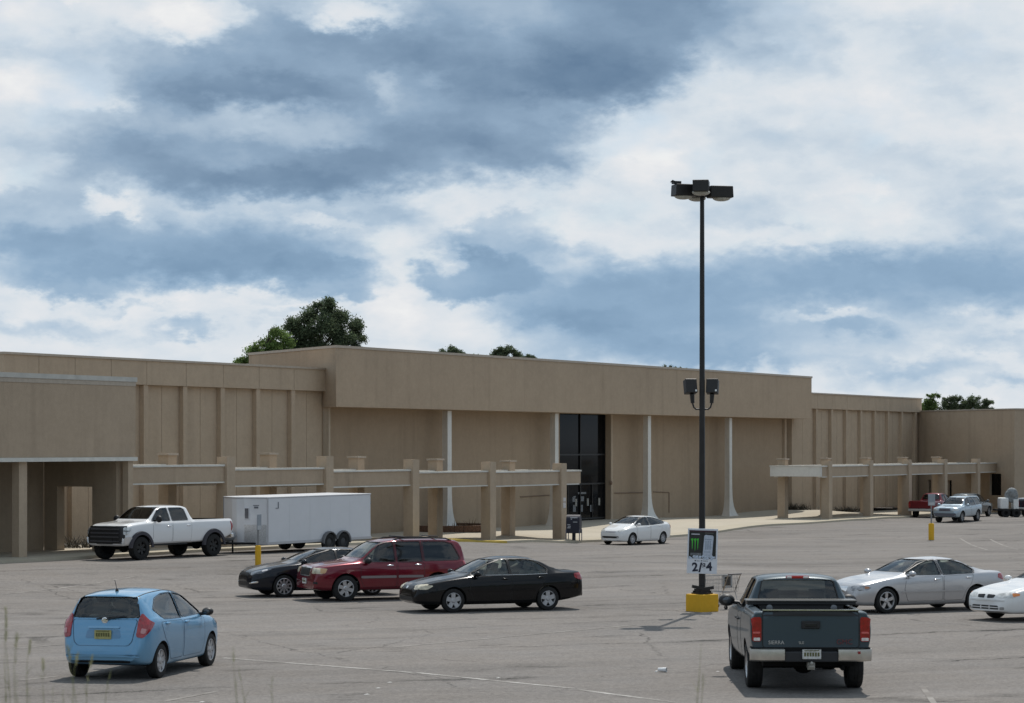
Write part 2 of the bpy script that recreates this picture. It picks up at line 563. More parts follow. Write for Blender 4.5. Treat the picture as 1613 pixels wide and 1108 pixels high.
def asphalt_fn(T, tc, b):
    p = T.node('ShaderNodeNewGeometry').outputs['Position']
    rot = T.node('ShaderNodeMapping', ins={'Vector': p, 'Rotation': (0, 0, R(-24))}).outputs[0]
    big = T.noise(p, .07, 5.0, .6)
    # lanes of paving: long tonal streaks across the lot
    st1 = T.noise(T.vmath('MULTIPLY', rot, (.030, .32, 0)), 1.0, 6.0, .62)
    st2 = T.noise(T.vmath('MULTIPLY', rot, (.10, 1.3, 0)), 1.0, 5.0, .62)
    blot = T.noise(p, .55, 6.0, .65)
    agg = T.noise(p, 14.0, 5.0, .75)
    agg2 = T.node('ShaderNodeTexVoronoi', feature='F1', ins={'Vector': p, 'Scale': 26.0}).outputs['Color']
    aggv = T.node('ShaderNodeSeparateXYZ', ins={0: agg2}).outputs[0]
    k = T.math('ADD', .98, T.math('MULTIPLY', T.math('SUBTRACT', big, .5), .30))
    k = T.math('ADD', k, T.math('MULTIPLY', T.math('SUBTRACT', st1, .5), .62))
    k = T.math('ADD', k, T.math('MULTIPLY', T.math('SUBTRACT', st2, .5), .38))
    k = T.math('ADD', k, T.math('MULTIPLY', T.math('SUBTRACT', blot, .5), .36))
    k = T.math('ADD', k, T.math('MULTIPLY', T.math('SUBTRACT', agg, .5), .6))
    k = T.math('ADD', k, T.math('MULTIPLY', T.math('SUBTRACT', aggv, .5), .34))
    k = T.math('ADD', k, T.math('MULTIPLY', T.math('SUBTRACT', T.noise(p, 5.0, 4.0, .75), .5), .42))
    # oil stains
    oil = T.noise(T.vmath('MULTIPLY', rot, (.28, .62, 0)), 1.0, 4.0, .6)
    k = T.math('SUBTRACT', k, T.math('MULTIPLY', T.maprange(oil, .57, .73, 0., 1., 'SMOOTHSTEP'), .48))
    # chips of pale stone
    chips = T.node('ShaderNodeTexVoronoi', feature='F1', ins={'Vector': p, 'Scale': 3.1, 'Randomness': 1.0})
    ch = T.math('MULTIPLY', T.maprange(chips.outputs['Distance'], .09, .05, 0., 1.), T.maprange(blot, .5, .6, 0., .9))
    k = T.math('ADD', k, T.math('MULTIPLY', ch, .8))
    # cracks: paving joints in two directions + random map cracking
    wob = T.vmath('MULTIPLY', T.vmath('SUBTRACT', T.noise(p, .5, 5.0, .65, color=True), (.5, .5, .5)), (1.7, 1.7, 0))
    wp = T.vmath('ADD', rot, wob)
    sx, sy, _ = T.node('ShaderNodeSeparateXYZ', ins={0: wp}).outputs
    jy = T.math('ABSOLUTE', T.math('SUBTRACT', T.math('MODULO', T.math('ADD', sy, 300.0), 6.4), 3.2))
    jx = T.math('ABSOLUTE', T.math('SUBTRACT', T.math('MODULO', T.math('ADD', sx, 300.0), 17.0), 8.5))
    brk = T.noise(rot, .23, 4.0, .6)
    c1 = T.math('MULTIPLY', T.maprange(jy, .075, .03, 0., 1.), T.maprange(brk, .44, .56, 0., 1.))
    c2 = T.math('MULTIPLY', T.maprange(jx, .045, .015, 0., 1.), T.maprange(brk, .58, .44, 0., .8))
    vo = T.node('ShaderNodeTexVoronoi', feature='DISTANCE_TO_EDGE', ins={'Vector': T.vmath('ADD', p, T.vmath('MULTIPLY', wob, (.8, .8, 0))), 'Scale': .16})
    c3 = T.math('MULTIPLY', T.maprange(vo.outputs['Distance'], .007, .0025, 0., 1.), T.maprange(st1, .46, .6, 0., .75))
    halo = T.math('MULTIPLY', T.maprange(jy, .5, .0, 0., .12), T.maprange(brk, .40, .6, 0., 1.))
    crack = T.math('MAXIMUM', T.math('MAXIMUM', c1, c2), c3)
    k = T.math('SUBTRACT', k, halo)
    k = T.math('SUBTRACT', k, T.math('MULTIPLY', crack, .58))
    worn = T.noise(T.vmath('ADD', T.vmath('MULTIPLY', rot, (.055, .15, 0)), (5.2, 1.1, 0)), 1.0, 6.0, .62)
    k = T.math('SUBTRACT', k, T.math('MULTIPLY', T.maprange(worn, .50, .66, 0., 1., 'SMOOTHSTEP'), .17))
    k = T.math('ADD', k, T.math('MULTIPLY', T.maprange(worn, .42, .30, 0., 1., 'SMOOTHSTEP'), .12))
    warm = T.mix(T.maprange(blot, .35, .65, 0., 1.), (.192, .173, .156), (.172, .159, .148))
    col = T.node('ShaderNodeVectorMath', operation='SCALE', ins={0: warm, 'Scale': k}).outputs[0]
    b.id_data.links.new(col, b.inputs['Base Color'])
    bmp = T.node('ShaderNodeBump', ins={'Strength': .35, 'Distance': .012, 'Height': T.math('SUBTRACT', agg, crack)})
    b.id_data.links.new(bmp.outputs[0], b.inputs['Normal'])


ASPHALT = mat('asphalt', rough=.95, spec=.2, fn=asphalt_fn)


def concrete_fn(base):
    def fn(T, tc, b):
        p = T.node('ShaderNodeNewGeometry').outputs['Position']
        k = T.math('ADD', 1.0, T.math('MULTIPLY', T.math('SUBTRACT', T.noise(p, .4, 6.0, .62), .5), .36))
        k = T.math('ADD', k, T.math('MULTIPLY', T.math('SUBTRACT', T.noise(p, 9.0, 5.0, .7), .5), .26))
        c = T.node('ShaderNodeVectorMath', operation='SCALE', ins={0: base, 'Scale': k}).outputs[0]
        b.id_data.links.new(c, b.inputs['Base Color'])
    return fn


CONC = mat('pale_concrete', rough=.9, spec=.2, fn=concrete_fn((.42, .375, .30)))
CURBM = mat('curb_concrete', rough=.9, spec=.2, fn=concrete_fn((.40, .355, .275)))
YELLOW_P = mat('worn_yellow_paint', rough=.8, spec=.2, fn=concrete_fn((.46, .33, .07)))


def worn_line_fn(T, tc, b):
    p = T.node('ShaderNodeNewGeometry').outputs['Position']
    n = T.noise(p, 1.4, 5.0, .65)
    n2 = T.noise(p, 9.0, 4.0, .7)
    f = T.math('ADD', T.maprange(n, .40, .62, 0., .8), T.maprange(n2, .45, .7, 0., .35), clamp=True)
    c = T.mix(f, (.46, .44, .41), (.185, .168, .152))
    b.id_data.links.new(c, b.inputs['Base Color'])


LINE = mat('worn_white_line', rough=.9, spec=.2, fn=worn_line_fn)


def faint_line_fn(T, tc, b):
    p = T.node('ShaderNodeNewGeometry').outputs['Position']
    n = T.noise(p, 1.1, 5.0, .7)
    f = T.maprange(n, .36, .60, 0.25, 1.)
    c = T.mix(f, (.34, .32, .295), (.185, .168, .152))
    b.id_data.links.new(c, b.inputs['Base Color'])


LINE_F = mat('faint_white_line', rough=.9, spec=.2, fn=faint_line_fn)


# ------------------------------------------------------------------ ground
def build_ground():
    xs = np.concatenate([np.linspace(-1200, -60, 14)[:-1], np.linspace(-60, -32, 10)[:-1], np.linspace(-32, 60, 93)[:-1], np.linspace(60, 110, 12)[:-1], np.linspace(110, 1300, 14)])
    ys = np.concatenate([np.linspace(-300, -12, 10)[:-1], np.linspace(-12, 28, 21)[:-1], np.linspace(28, 190, 164)[:-1], np.linspace(190, 260, 12)[:-1], np.linspace(260, 2600, 16)])
    X, Y = np.meshgrid(xs, ys)
    Z = ground_arr(X, Y)
    nx, ny = len(xs), len(ys)
    vs = np.stack([X, Y, Z], -1).reshape(-1, 3)
    lot, bank = MB(), MB()
    jb = int(np.searchsorted(ys, 26.0))
    idx = lambda i, j: j * nx + i
    fs = [(idx(i, j), idx(i + 1, j), idx(i + 1, j + 1), idx(i, j + 1)) for j in range(ny - 1) for i in range(nx - 1)]
    fl = [f for f in fs if f[0] // nx >= jb]
    fb = [f for f in fs if f[0] // nx < jb]
    for name, ff, m in (('parking_lot', fl, ASPHALT), ('grass_bank', fb, mat('bank_turf', (.075, .085, .03), rough=.95, noise=.5, nscale=1.5, bump=.6))):
        me = bpy.data.meshes.new(name)
        used = sorted({i for q in ff for i in q})
        mp = {a: k for k, a in enumerate(used)}
        me.from_pydata([tuple(vs[a]) for a in used], [], [tuple(mp[a] for a in q) for q in ff])
        me.materials.append(m)
        me.polygons.foreach_set('use_smooth', [True] * len(me.polygons))
        tag(obj(name, me), 'worn grey asphalt parking lot with cracks and faded lines' if name == 'parking_lot' else 'grassy bank above the parking lot', kind='structure')


build_ground()


def strip(name, a, b, w, m, dz=.005, n=None):
    """painted strip that follows the ground from a to b (points)"""
    a, b = Vector(a), Vector(b)
    d = (b - a)
    d.z = 0
    L = d.length
    d.normalize()
    sd = Vector((-d.y, d.x, 0)) * w / 2
    n = n or max(2, int(L / .8))
    vs, fs = [], []
    for i in range(n + 1):
        c = a + (b - a) * i / n
        for s in (-1, 1):
            p = c + sd * s
            vs.append((p.x, p.y, ground_z(p.x, p.y) + dz))
        if i:
            k = 2 * i
            fs.append((k - 2, k - 1, k + 1, k))
    me = bpy.data.meshes.new(name)
    me.from_pydata(vs, [], fs)
    me.materials.append(m)
    return tag(obj(name, me), kind='structure')


LINES = [((352, 1037), (650, 1060), .11, LINE), ((655, 1060), (905, 1085), .11, LINE), ((912, 1087), (1060, 1106), .11, LINE), ((1453, 1082), (1474, 1112), .10, LINE_F),
         ((90, 1066), (30, 1072), .11, LINE_F), ((0, 937), (215, 908), .11, LINE_F), ((255, 1106), (340, 1090), .10, LINE_F),
         ((1512, 848), (1556, 867), .12, LINE_F), ((1560, 850), (1604, 866), .12, LINE_F), ((1236, 905), (1360, 898), .1, LINE_F),
         ((620, 1020), (1000, 985), .10, LINE_F), ((925, 957), (1070, 962), .12, LINE_F), ((150, 1012), (20, 1022), .1, LINE_F), ((560, 940), (575, 930), .1, LINE_F)]
for a, b, w, m in LINES:
    strip('parking_line', at(*a), at(*b), w, m)


# ------------------------------------------------------------------ plaza slab with kerb
def kerb_q(s):
    if s < 34:
        return 8.6
    t = min(1, (s - 34) / 16)
    return 8.6 - 1.0 * t * t


def build_plaza():
    ss = np.arange(-62, 72.01, 1.0)
    qs = np.array([0, .08, .2, .35, .5, .65, .8, .92, .975])
    vs, fs, mi = [], [], []
    row = len(qs) + 2
    for s in ss:
        kq = kerb_q(s)
        up = .13 if s < 48 else max(.02, .13 - .02 * (s - 48))
        for t in qs:
            q = -6 + (kq + 6) * t
            vs.append(bp(s, q, gz(s, q) + up))
        vs.append(bp(s, kq, gz(s, kq) + up - .015))
        vs.append(bp(s, kq + .05, gz(s, kq + .05) - .25))
    for i in range(len(ss) - 1):
        for j in range(row - 1):
            fs.append((i * row + j, i * row + j + 1, (i + 1) * row + j + 1, (i + 1) * row + j))
            sm = (ss[i] + ss[i + 1]) / 2
            mi.append(2 if (j >= row - 4 and -15 < sm < -8.2) else (1 if j >= row - 4 else 0))
    me = bpy.data.meshes.new('pavement')
    me.from_pydata([tuple(v) for v in vs], [], fs)
    for m in (CONC, CURBM, YELLOW_P):
        me.materials.append(m)
    me.polygons.foreach_set('material_index', mi)
    tag(obj('pavement', me), 'pale concrete pavement with kerb in front of the store', kind='structure')
    # yellow painted patch
    vs, fs = [], []
    for i, s in enumerate(np.linspace(-14.5, -8.4, 8)):
        for q in (7.55, 8.25):
            vs.append(tuple(bp(s, q, gz(s, q) + .136)))
        if i:
            k = 2 * i
            fs.append((k - 2, k - 1, k + 1, k))
    me = bpy.data.meshes.new('kerb_paint')
    me.from_pydata(vs, [], fs)
    me.materials.append(YELLOW_P)
    tag(obj('kerb_paint', me), kind='structure')


build_plaza()
UP = .13


# ------------------------------------------------------------------ the store
class B(MB):
    """boxes in the building frame: local x = s, local y = -q"""

    def sb(self, s0, s1, q0, q1, z0, z1, mi=0):
        return self.box(s0, s1, -q1, -q0, z0, z1, mi)


ZF = -1.35           # walls start under the pavement
Z_TOP, Z_BOT = 8.42, 5.47
W_TOP, W_BOT = 7.41, 6.27
S0, S1 = -10.32, 48.2


def store():
    root = empty('department_store', O, (0, 0, BROT))
    tag(root, 'tan stucco department store with deep plain fascia, white columns and dark glass entrance', 'building')
    # fascia, splayed at its left end
    dq = 9.5
    poly = [(S0, 0), (S1, 0), (S1, dq), (S0 + .533 * dq, dq)]
    m = MB().prism(poly, Z_BOT, Z_TOP)
    m.build('fascia', STUCCO, root)
    poly2 = [(S0 - .06, -.05), (S1 + .05, -.05), (S1 + .05, dq + .05), (S0 - .06 + .533 * (dq + .05), dq + .05)]
    MB().prism(poly2, Z_TOP + .002, Z_TOP + .13).build('coping', COPING, root)
    # recessed wall
    d0, d1 = s_at(881.5, -1.6), s_at(961.5, -1.6)
    qw = -1.6
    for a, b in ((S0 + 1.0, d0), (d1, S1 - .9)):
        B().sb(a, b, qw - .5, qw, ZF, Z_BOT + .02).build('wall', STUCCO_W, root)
    # joints in the recessed wall: shallow pilaster strips
    B().sb(S0 + .85, S0 + .99, -1.6, -1.08, ZF, Z_BOT - .004).build('pilaster', mat('pale_pilaster', rough=.9, spec=.2, fn=stucco_fn((.46, .38, .29))), root)
    for a, b, q in ((S1 - .9, S1 - .55, -1.15), (S1 - 1.55, S1 - 1.2, -1.42)):
        B().sb(a, b, -1.62, q, ZF, Z_BOT - .004).build('pilaster', STUCCO_P, root)
    # entrance
    ent = B().sb(d0 - .02, d1 + .02, qw - .62, qw - .42, ZF, Z_BOT + .02).build('entrance_glazing', DARKGLASS, root)
    zf = gz((d0 + d1) / 2, qw) + UP
    zt = Z_BOT
    w = d1 - d0
    fr = B()
    for t in (0.01, .5, .99):
        s = d0 + w * t
        fr.sb(s - .04, s + .04, qw - .42, qw - .34, zf, zt - .005)
    for t in (.26, .74):
        s = d0 + w * t
        fr.sb(s - .04, s + .04, qw - .42, qw - .36, zf, zf + 2.2)
    fr.build('mullion', MULLION, ent)
    fr = B()
    for z in (zf + 2.25, zf + 4.05, zf + .12):
        fr.sb(d0 + .051, d1 - .051, qw - .42, qw - .34, z - .05, z + .05)
    fr.build('transom', mat('transom_bar', (.03, .03, .03), rough=.4, metal=.5), ent)
    for k in range(4):
        s = d0 + w * (.16 + .23 * k)
        h = B().sb(s + .12, s + .15, qw - .40, qw - .30, zf + .9, zf + 1.35)
        h.build('door_handle', FLASH, ent)
    # paper notices on the doors
    pw = mat('notice_paper', (.17, .175, .18), rough=.8, noise=.35, nscale=9)
    for px, py, sw, sh in ((905, 801, .34, .42), (916, 801, .34, .42), (932, 801, .34, .42), (917, 786, .45, .3), (917, 777, 1.0, .12), (904, 787, .3, .3), (905, 783, .3, .1)):
        s = s_at(px, qw - .40)
        z = z_of(px, py, qw - .40)
        B().sb(s - sw / 2, s + sw / 2, qw - .418, qw - .405, z - sh / 2, z + sh / 2).build('notice', pw, ent)
    B().sb(d1 - .002, d1 + .22, -1.6, -1.54, ZF, Z_BOT - .004).build('door_jamb', STUCCO_P, root)
    B().sb(S0 + 1, S1 - .9, -9, -2.2, Z_BOT - .2, Z_BOT - .01).build('soffit', SOFFIT, root)
    # white flared columns
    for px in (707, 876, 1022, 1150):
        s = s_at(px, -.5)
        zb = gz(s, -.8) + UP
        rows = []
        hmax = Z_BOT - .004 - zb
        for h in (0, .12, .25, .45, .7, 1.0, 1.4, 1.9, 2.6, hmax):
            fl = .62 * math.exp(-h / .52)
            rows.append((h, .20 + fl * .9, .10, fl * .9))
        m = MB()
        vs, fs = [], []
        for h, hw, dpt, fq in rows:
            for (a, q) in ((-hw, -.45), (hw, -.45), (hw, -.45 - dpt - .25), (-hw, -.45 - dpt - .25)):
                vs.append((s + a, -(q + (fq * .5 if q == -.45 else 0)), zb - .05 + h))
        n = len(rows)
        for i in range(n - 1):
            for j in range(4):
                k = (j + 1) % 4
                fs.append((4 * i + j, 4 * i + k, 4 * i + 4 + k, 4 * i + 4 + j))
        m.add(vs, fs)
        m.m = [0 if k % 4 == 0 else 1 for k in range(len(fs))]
        m.build('column', [WHITE_COL, mat('column_side', rough=.9, spec=.2, fn=stucco_fn((.52, .47, .40), .14))], root, smooth=True, angle=30)  # white fronts; shading of the side faces is put into their duller colour
    # conduits fixed to the wall
    cm = mat('conduit_brown', (.16, .10, .06), rough=.6)
    qn = qw + .03
    for pts in ([(968, 777), (1017, 776)], [(1029, 775), (1054, 776), (1054, 808)], [(820, 783), (868, 780)]):
        P3 = []
        for px, py in pts:
            s = s_at(px, qn)
            P3.append((s, -qn, z_of(px, py, qn)))
        MB().tube(P3, .025, 6).build('conduit', cm, root)
    s = s_at(962.5, qn)
    MB().ellipsoid((s, -qn, z_of(962.5, 761, qn)), (.12, .08, .14)).build('alarm_bell', cm, root, smooth=True)

    # wings: ribbed panel walls with a parapet band
    def wing(sa, sb, n_rib, phase, px_ribs):
        # solid body behind
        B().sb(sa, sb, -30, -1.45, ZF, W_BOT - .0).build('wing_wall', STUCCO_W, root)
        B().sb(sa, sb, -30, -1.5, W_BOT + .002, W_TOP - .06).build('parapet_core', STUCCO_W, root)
        B().sb(sa - .03, sb + .03, -1.55, -1.04, W_TOP - .058, W_TOP + .04).build('parapet_coping', COPING, root)
        ribs = [s_at(p, -1.15) for p in px_ribs]
        for r in ribs:
            B().sb(r - .15, r + .15, -1.448, -1.15, ZF, W_BOT - .004).build('rib', STUCCO_P, root)
        ed = [sa] + [r for r in ribs if sa + .2 < r < sb - .2] + [sb]
        for a, b in zip(ed[:-1], ed[1:]):
            B().sb(a + .012, b - .012, -1.498, -1.10, W_BOT + .002, W_TOP - .06).build('parapet_panel', STUCCO_P, root)
            # wall panel in two halves with a joint
            a2, b2 = a + .16, b - .16
            mid = (a2 + b2) / 2
            for c, d in ((a2, mid - .012), (mid + .012, b2)):
                if d - c > .3:
                    B().sb(c, d, -1.446, -1.40, ZF, W_BOT - .006).build('wall_panel', STUCCO_P, root)
    sl = s_at(6, -1.1)
    wing(sl, S0 + .84, 5, 0, [60, 117, 174, 230, 292, 351, 407, 462])
    wing(S1 - .5, s_at(1452, -1.1), 7, 0, [1287, 1311, 1334, 1357, 1379, 1400, 1421.5, 1443])
    B().sb(sl, s_at(1452, -1.1), -31, -9.6, 5.0, 6.9).build('roof', ROOFM, root)


store()


def planter():
    s = s_at(700, -.5)
    zb = gz(s, -.2) + UP
    p = bp(s, -.3)
    r = empty('brick_planter', (p.x, p.y, zb), (0, 0, BROT))
    r.scale = (1.3, 1.3, 1.5)
    tag(r, 'low round brown brick planter ring around the base of the white column behind the canopy', 'planter')
    bm_ = mat('planter_brick', (.125, .07, .045), rough=.9, noise=.3, nscale=8)
    for lay in range(3):
        n = 30
        me = None
        for k in range(n):
            an = 2 * math.pi * (k + .5 * (lay % 2)) / n
            M = Matrix.Rotation(an, 4, 'Z') @ Matrix.Translation((1.75, 0, .0))
            if me is None:
                me = MB().box(-.09, .09, -.181, .181, lay * .075, lay * .075 + .071).mesh('brick', bm_)
            o = obj('brick', me, r)
            o.matrix_local = M
    MB().lathe([(0.001, .16), (1.2, .15), (1.66, .12)], 24).build('soil', mat('soil', (.10, .065, .04), rough=1, noise=.4, nscale=5), r)
    m = MB()
    rnd = random.Random(4)
    for k in range(50):
        an, rr = rnd.uniform(0, 6.28), rnd.uniform(.75, 1.6)
        b0 = Vector((rr * math.cos(an), rr * math.sin(an), .1))
        t = b0 + Vector((rnd.uniform(-.2, .2), rnd.uniform(-.2, .2), rnd.uniform(.15, .4)))
        sd = Vector((rnd.uniform(-1, 1), rnd.uniform(-1, 1), 0)).normalized() * .03
        m.add([b0 - sd, b0 + sd, t], [(0, 1, 2)])
    o = m.build('dry_leaves', mat('dry_leaf', (.14, .09, .045), rough=.9, noise=.4), r)
    o['kind'] = 'stuff'


planter()


# ------------------------------------------------------------------ covered walkways
PQ, RQ, PW = 7.05, 3.9, .27


def canopy(name, label, s_p, tops, s_left, s_right, ext_l, ext_r, rear_offset=0.0):
    """s_p: pillar stations; tops: beam top height for each bay"""
    root = empty(name, bp(s_p[0], PQ, 0), (0, 0, BROT))
    tag(root, label, 'canopy', 'covered walkways in front of the store')
    s_ref = s_p[0]

    def sb(m, s0, s1, q0, q1, z0, z1, mi=0):
        return m.box(s0 - s_ref, s1 - s_ref, PQ - q1, PQ - q0, z0, z1, mi)
    for i, s in enumerate(s_p):
        zt = max(tops[min(i, len(tops) - 1)], tops[max(0, i - 1)]) + .33
        for q in (PQ, RQ):
            zb = gz(s, q) + UP - .1
            ztop = zt if q == PQ else zt + .06
            sb(MB(), s - PW, s + PW, q - PW, q + PW, zb, ztop).build('pillar', STUCCO_P, root)
            if q == RQ:
                sb(MB(), s - PW - .06, s + PW + .06, q - PW - .06, q + PW + .06, ztop + .002, ztop + .09).build('pillar_cap', COPING, root)
    ed = [s_left] + list(s_p) + [s_right]
    for i in range(len(ed) - 1):
        a, b = ed[i], ed[i + 1]
        if b - a < .4:
            continue
        if i > 0:
            a += PW + .002
        if i < len(ed) - 2:
            b -= PW + .002
        zt = tops[min(max(i - 1, 0) if len(tops) < len(ed) - 1 else i, len(tops) - 1)]
        for q, nm in ((PQ, 'front_beam'), (RQ, 'rear_beam')):
            bm = sb(MB(), a, b, q - .12, q + .12, zt - .69, zt - .06).build('beam', STUCCO, root)
            f = MB()
            sb(f, a, b, q - .15, q + .17, zt - .058, zt + .02)
            sb(f, a, b, q - .13, q + .14, zt - .75, zt - .692)
            f.build('flashing', FLASH, bm)
        sb(MB(), a - (.0 if i == 0 else 2 * PW), b, RQ + .13, PQ - .13, zt - .36, zt - .16).build('roof_slab', SOFFIT, root)
    # closing beams at free ends
    for s, on in ((s_left, ext_l), (s_right, ext_r)):
        if on:
            zt = tops[0] if s == s_left else tops[-1]
            sg = 1 if s == s_left else -1
            s_a, s_b = sorted((s + sg * .0 - sg * .16, s + sg * -.002))
            bm = sb(MB(), s_a, s_b, RQ - .35, PQ + .12, zt - .69, zt - .06).build('beam', WHITE_COL if on == 2 else STUCCO, root)
            sb(MB(), s_a - .03, s_b + .03, RQ - .38, PQ + .17, zt - .058, zt + .022).build('flashing', FLASH, bm)
    return root


lp = [s_at(p, PQ) for p in (356, 512, 648, 769.5, 881.5)]
S_BLK = s_at(215, PQ + .5)
canopy('walkway_canopy', 'stepped tan canopy on pillars running behind the white box trailer', lp, [2.72, 2.54, 2.39, 2.27, 2.22, 2.22], S_BLK + .02, s_at(909, PQ), 0, 1)
rp = [s_at(p, PQ) for p in (1302.5, 1367.5, 1428.5, 1485, 1537)]
canopy('walkway_canopy', 'tan canopy on pillars with whitish end beam beside the parked 4x4', rp, [2.2] * 6, s_at(1292, PQ), s_at(1584, PQ), 2, 0)


# ------------------------------------------------------------------ the lower block at the left
def left_block():
    root = empty('corner_store', bp(S_BLK, 7.5, 0), (0, 0, BROT))
    tag(root, 'low tan store block with open porch and white metal trim beside the lifted white pickup', 'building')
    q1, q0, sr = 7.5, 3.5, S_BLK

    def sb(m, s0, s1, qa, qb, z0, z1, mi=0):
        return m.box(s0 - sr, s1 - sr, q1 - qb, q1 - qa, z0, z1, mi)
    zt, zb = z_of(215, 600, q1), z_of(215, 725, q1)
    sl = -60
    sb(MB(), sl, sr, -1.0, q1, zb + .12, zt - .22).build('fascia', STUCCO, root)
    sb(MB(), sl, sr + .05, q1 - .4, q1 + .05, zt - .05, zt + .13).build('roof_flashing', mat('dull_flashing', (.47, .455, .41), rough=.6, noise=.12, nscale=2), root)
    sb(MB(), sl, sr + .0, q1 - .3, q1 + .02, zt - .218, zt - .052).build('frieze', COPING, root)
    sb(MB(), sl, sr + .06, q1 - .3, q1 + .06, zb - .03, zb + .118).build('lower_flashing', FLASH, root)
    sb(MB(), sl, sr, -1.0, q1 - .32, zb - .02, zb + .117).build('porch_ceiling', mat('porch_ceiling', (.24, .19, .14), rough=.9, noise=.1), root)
    sb(MB(), sl, sr, -1.0, q1 - .42, zt - .219, zt + .05).build('roof', ROOFM, root)
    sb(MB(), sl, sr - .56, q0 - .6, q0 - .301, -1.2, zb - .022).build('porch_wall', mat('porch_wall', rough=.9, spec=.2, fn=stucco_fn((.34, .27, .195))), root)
    # end wall with opening
    ew = (sr - .55, sr - .12)
    zo = 1.9
    qa, qb = q1 - 1.75, q1 - 3.6
    for a, b, z0, z1 in ((qa, q1 - .5, -1.2, zb - .022), (q0 - .3, qb, -1.2, zb - .022), (qb, qa, zo, zb - .022)):
        sb(MB(), ew[0], ew[1], a, b, z0, z1).build('end_wall', MATS['porch_wall'], root)
    for px in (28.5, -140):
        s = s_at(px, q1 - .45)
        sb(MB(), s - .21, s + .21, q1 - .55, q1 - .2, gz(s, q1) + UP - .1, zb - .032).build('pillar', STUCCO_P, root)
    sb(MB(), sr - .36, sr - .08, q1 - .34, q1 - .06, gz(sr, q1) + UP - .1, zb - .032).build('pillar', STUCCO_P, root)
    return root


left_block()


# ------------------------------------------------------------------ blocks at the right
def right_block():
    a = bp(s_at(1449, -1.2), -1.2)
    b = Vector(((1598 - CX) / F_PX * 171.6, 171.6, 0))
    d = (b - a)
    L = d.length
    d.normalize()
    ang = math.atan2(d.y, d.x)
    root = empty('end_store', (a.x, a.y, 0), (0, 0, ang))
    tag(root, 'plain tan store block set at an angle beyond the canopy, beside the ribbed wing', 'building')
    # local x along the wall towards the viewer, local +y is away from the viewer
    nrm_away = 1 if Vector((-d.y, d.x, 0)).y > 0 else -1
    D = 14.0
    y0, y1 = sorted((0, nrm_away * D))
    # openings: a shop window and two narrow dark openings
    def spx(px):
        r = (px - CX) / F_PX
        return (r * a.y - a.x) / (d.x - r * d.y)
    zt = 6.32
    MB().box(-4, L, y0 if nrm_away < 0 else .3, y1 if nrm_away > 0 else -.3, -2.2, zt).build('wall', STUCCO, root)
    MB().box(-4, L + .06, y0 - .05, y1 + .05, zt + .002, zt + .1).build('coping', COPING, root)
    f = -nrm_away
    # front skin with openings
    ops = [(spx(1461), spx(1466), -1.2, .75), (spx(1493), spx(1499), -1.4, .75), (spx(1559), spx(1577), -.35, 1.35)]
    ops = [(min(o[0], o[1]), max(o[0], o[1]), o[2], o[3]) for o in ops]
    ops.sort()
    x = -2.0
    ya, yb = sorted((.298 * nrm_away, 0))
    for o in ops:
        MB().box(x, o[0], ya, yb, -2.2, zt - .005).build('wall', STUCCO, root)
        MB().box(o[0], o[1], ya, yb, o[3], zt - .005).build('lintel', STUCCO, root)
        MB().box(o[0], o[1], ya, yb, -2.2, o[2]).build('sill', STUCCO, root)
        yy = sorted((.20 * nrm_away, .26 * nrm_away))
        MB().box(o[0], o[1], yy[0], yy[1], o[2], o[3]).build('window', DARKGLASS, root)
        x = o[1]
    MB().box(x, L, ya, yb, -2.2, zt - .005).build('wall', STUCCO, root)
    # the next shop, further off
    c = Vector(((1590 - CX) / F_PX * 190, 190, 0))
    r2 = empty('far_store', (c.x, c.y, 0), (0, 0, BROT))
    tag(r2, 'far store with white roof edge at the end of the row', 'building')
    zt2 = CAM_Z + (YH - 677) / F_PX * 190
    MB().box(-6, 40, .0, 20, 1.0, zt2 - .3).build('fascia', STUCCO, r2)
    MB().box(-6, 40.05, -.06, 20, zt2 - .298, zt2).build('roof_flashing', mat('white_flashing', (.72, .72, .70), rough=.6), r2)
    MB().box(-6, 40, 3, 3.3, -2.2, .998).build('porch_wall', MATS['porch_wall'], r2)
    for k in range(5):
        MB().box(.3 + k * 7, .9 + k * 7, .1, .7, -2.2, .998).build('pillar', STUCCO_P, r2)


right_block()
# ------------------------------------------------------------------ vehicles
RUBBER = mat('tyre_rubber', (.018, .018, .018), rough=.85, spec=.3, noise=.35, nscale=14)
DARK = mat('dark_underbody', (.012, .012, .012), rough=.9, spec=.2)
TRIM = mat('black_trim', (.016, .016, .017), rough=.5, spec=.4)
CHROME = mat('chrome', (.78, .78, .78), rough=.16, metal=1.0)
ALLOY = mat('alloy_wheel', (.52, .52, .53), rough=.32, metal=.75, noise=.12, nscale=14)
HUBCAP = mat('hubcap_silver', (.42, .42, .43), rough=.4, metal=.5, noise=.15, nscale=14)
LENS = mat('headlamp_lens', (.50, .51, .50), rough=.12, metal=.25, coat=1.0, noise=.5, nscale=9)
LENS_OLD = mat('hazed_headlamp', (.52, .47, .35), rough=.3, coat=.5, noise=.4, nscale=9)
AMBER = mat('amber_lens', (.75, .22, .03), rough=.2, coat=1.0)
REDLENS = mat('red_lens', (.30, .006, .010), rough=.15, coat=1.0, noise=.35, nscale=12)
CLEAR = mat('clear_lens', (.72, .68, .66), rough=.2, coat=1.0, noise=.2, nscale=20)
GLASS = glass('car_glass', (.74, .80, .77))
GLASS_D = glass('tinted_glass', (.24, .26, .27))
GLASS_B = glass('privacy_glass', (.035, .036, .04))
SEATM = mat('seat_fabric_dark', (.055, .055, .058), rough=.9)
SEATG = mat('seat_fabric_grey', (.24, .24, .225), rough=.9)
SEATB = mat('seat_fabric_beige', (.36, .32, .25), rough=.9)
CABIN = mat('cabin_lining', (.20, .195, .18), rough=.9)
DASH = mat('dashboard', (.05, .05, .05), rough=.8)


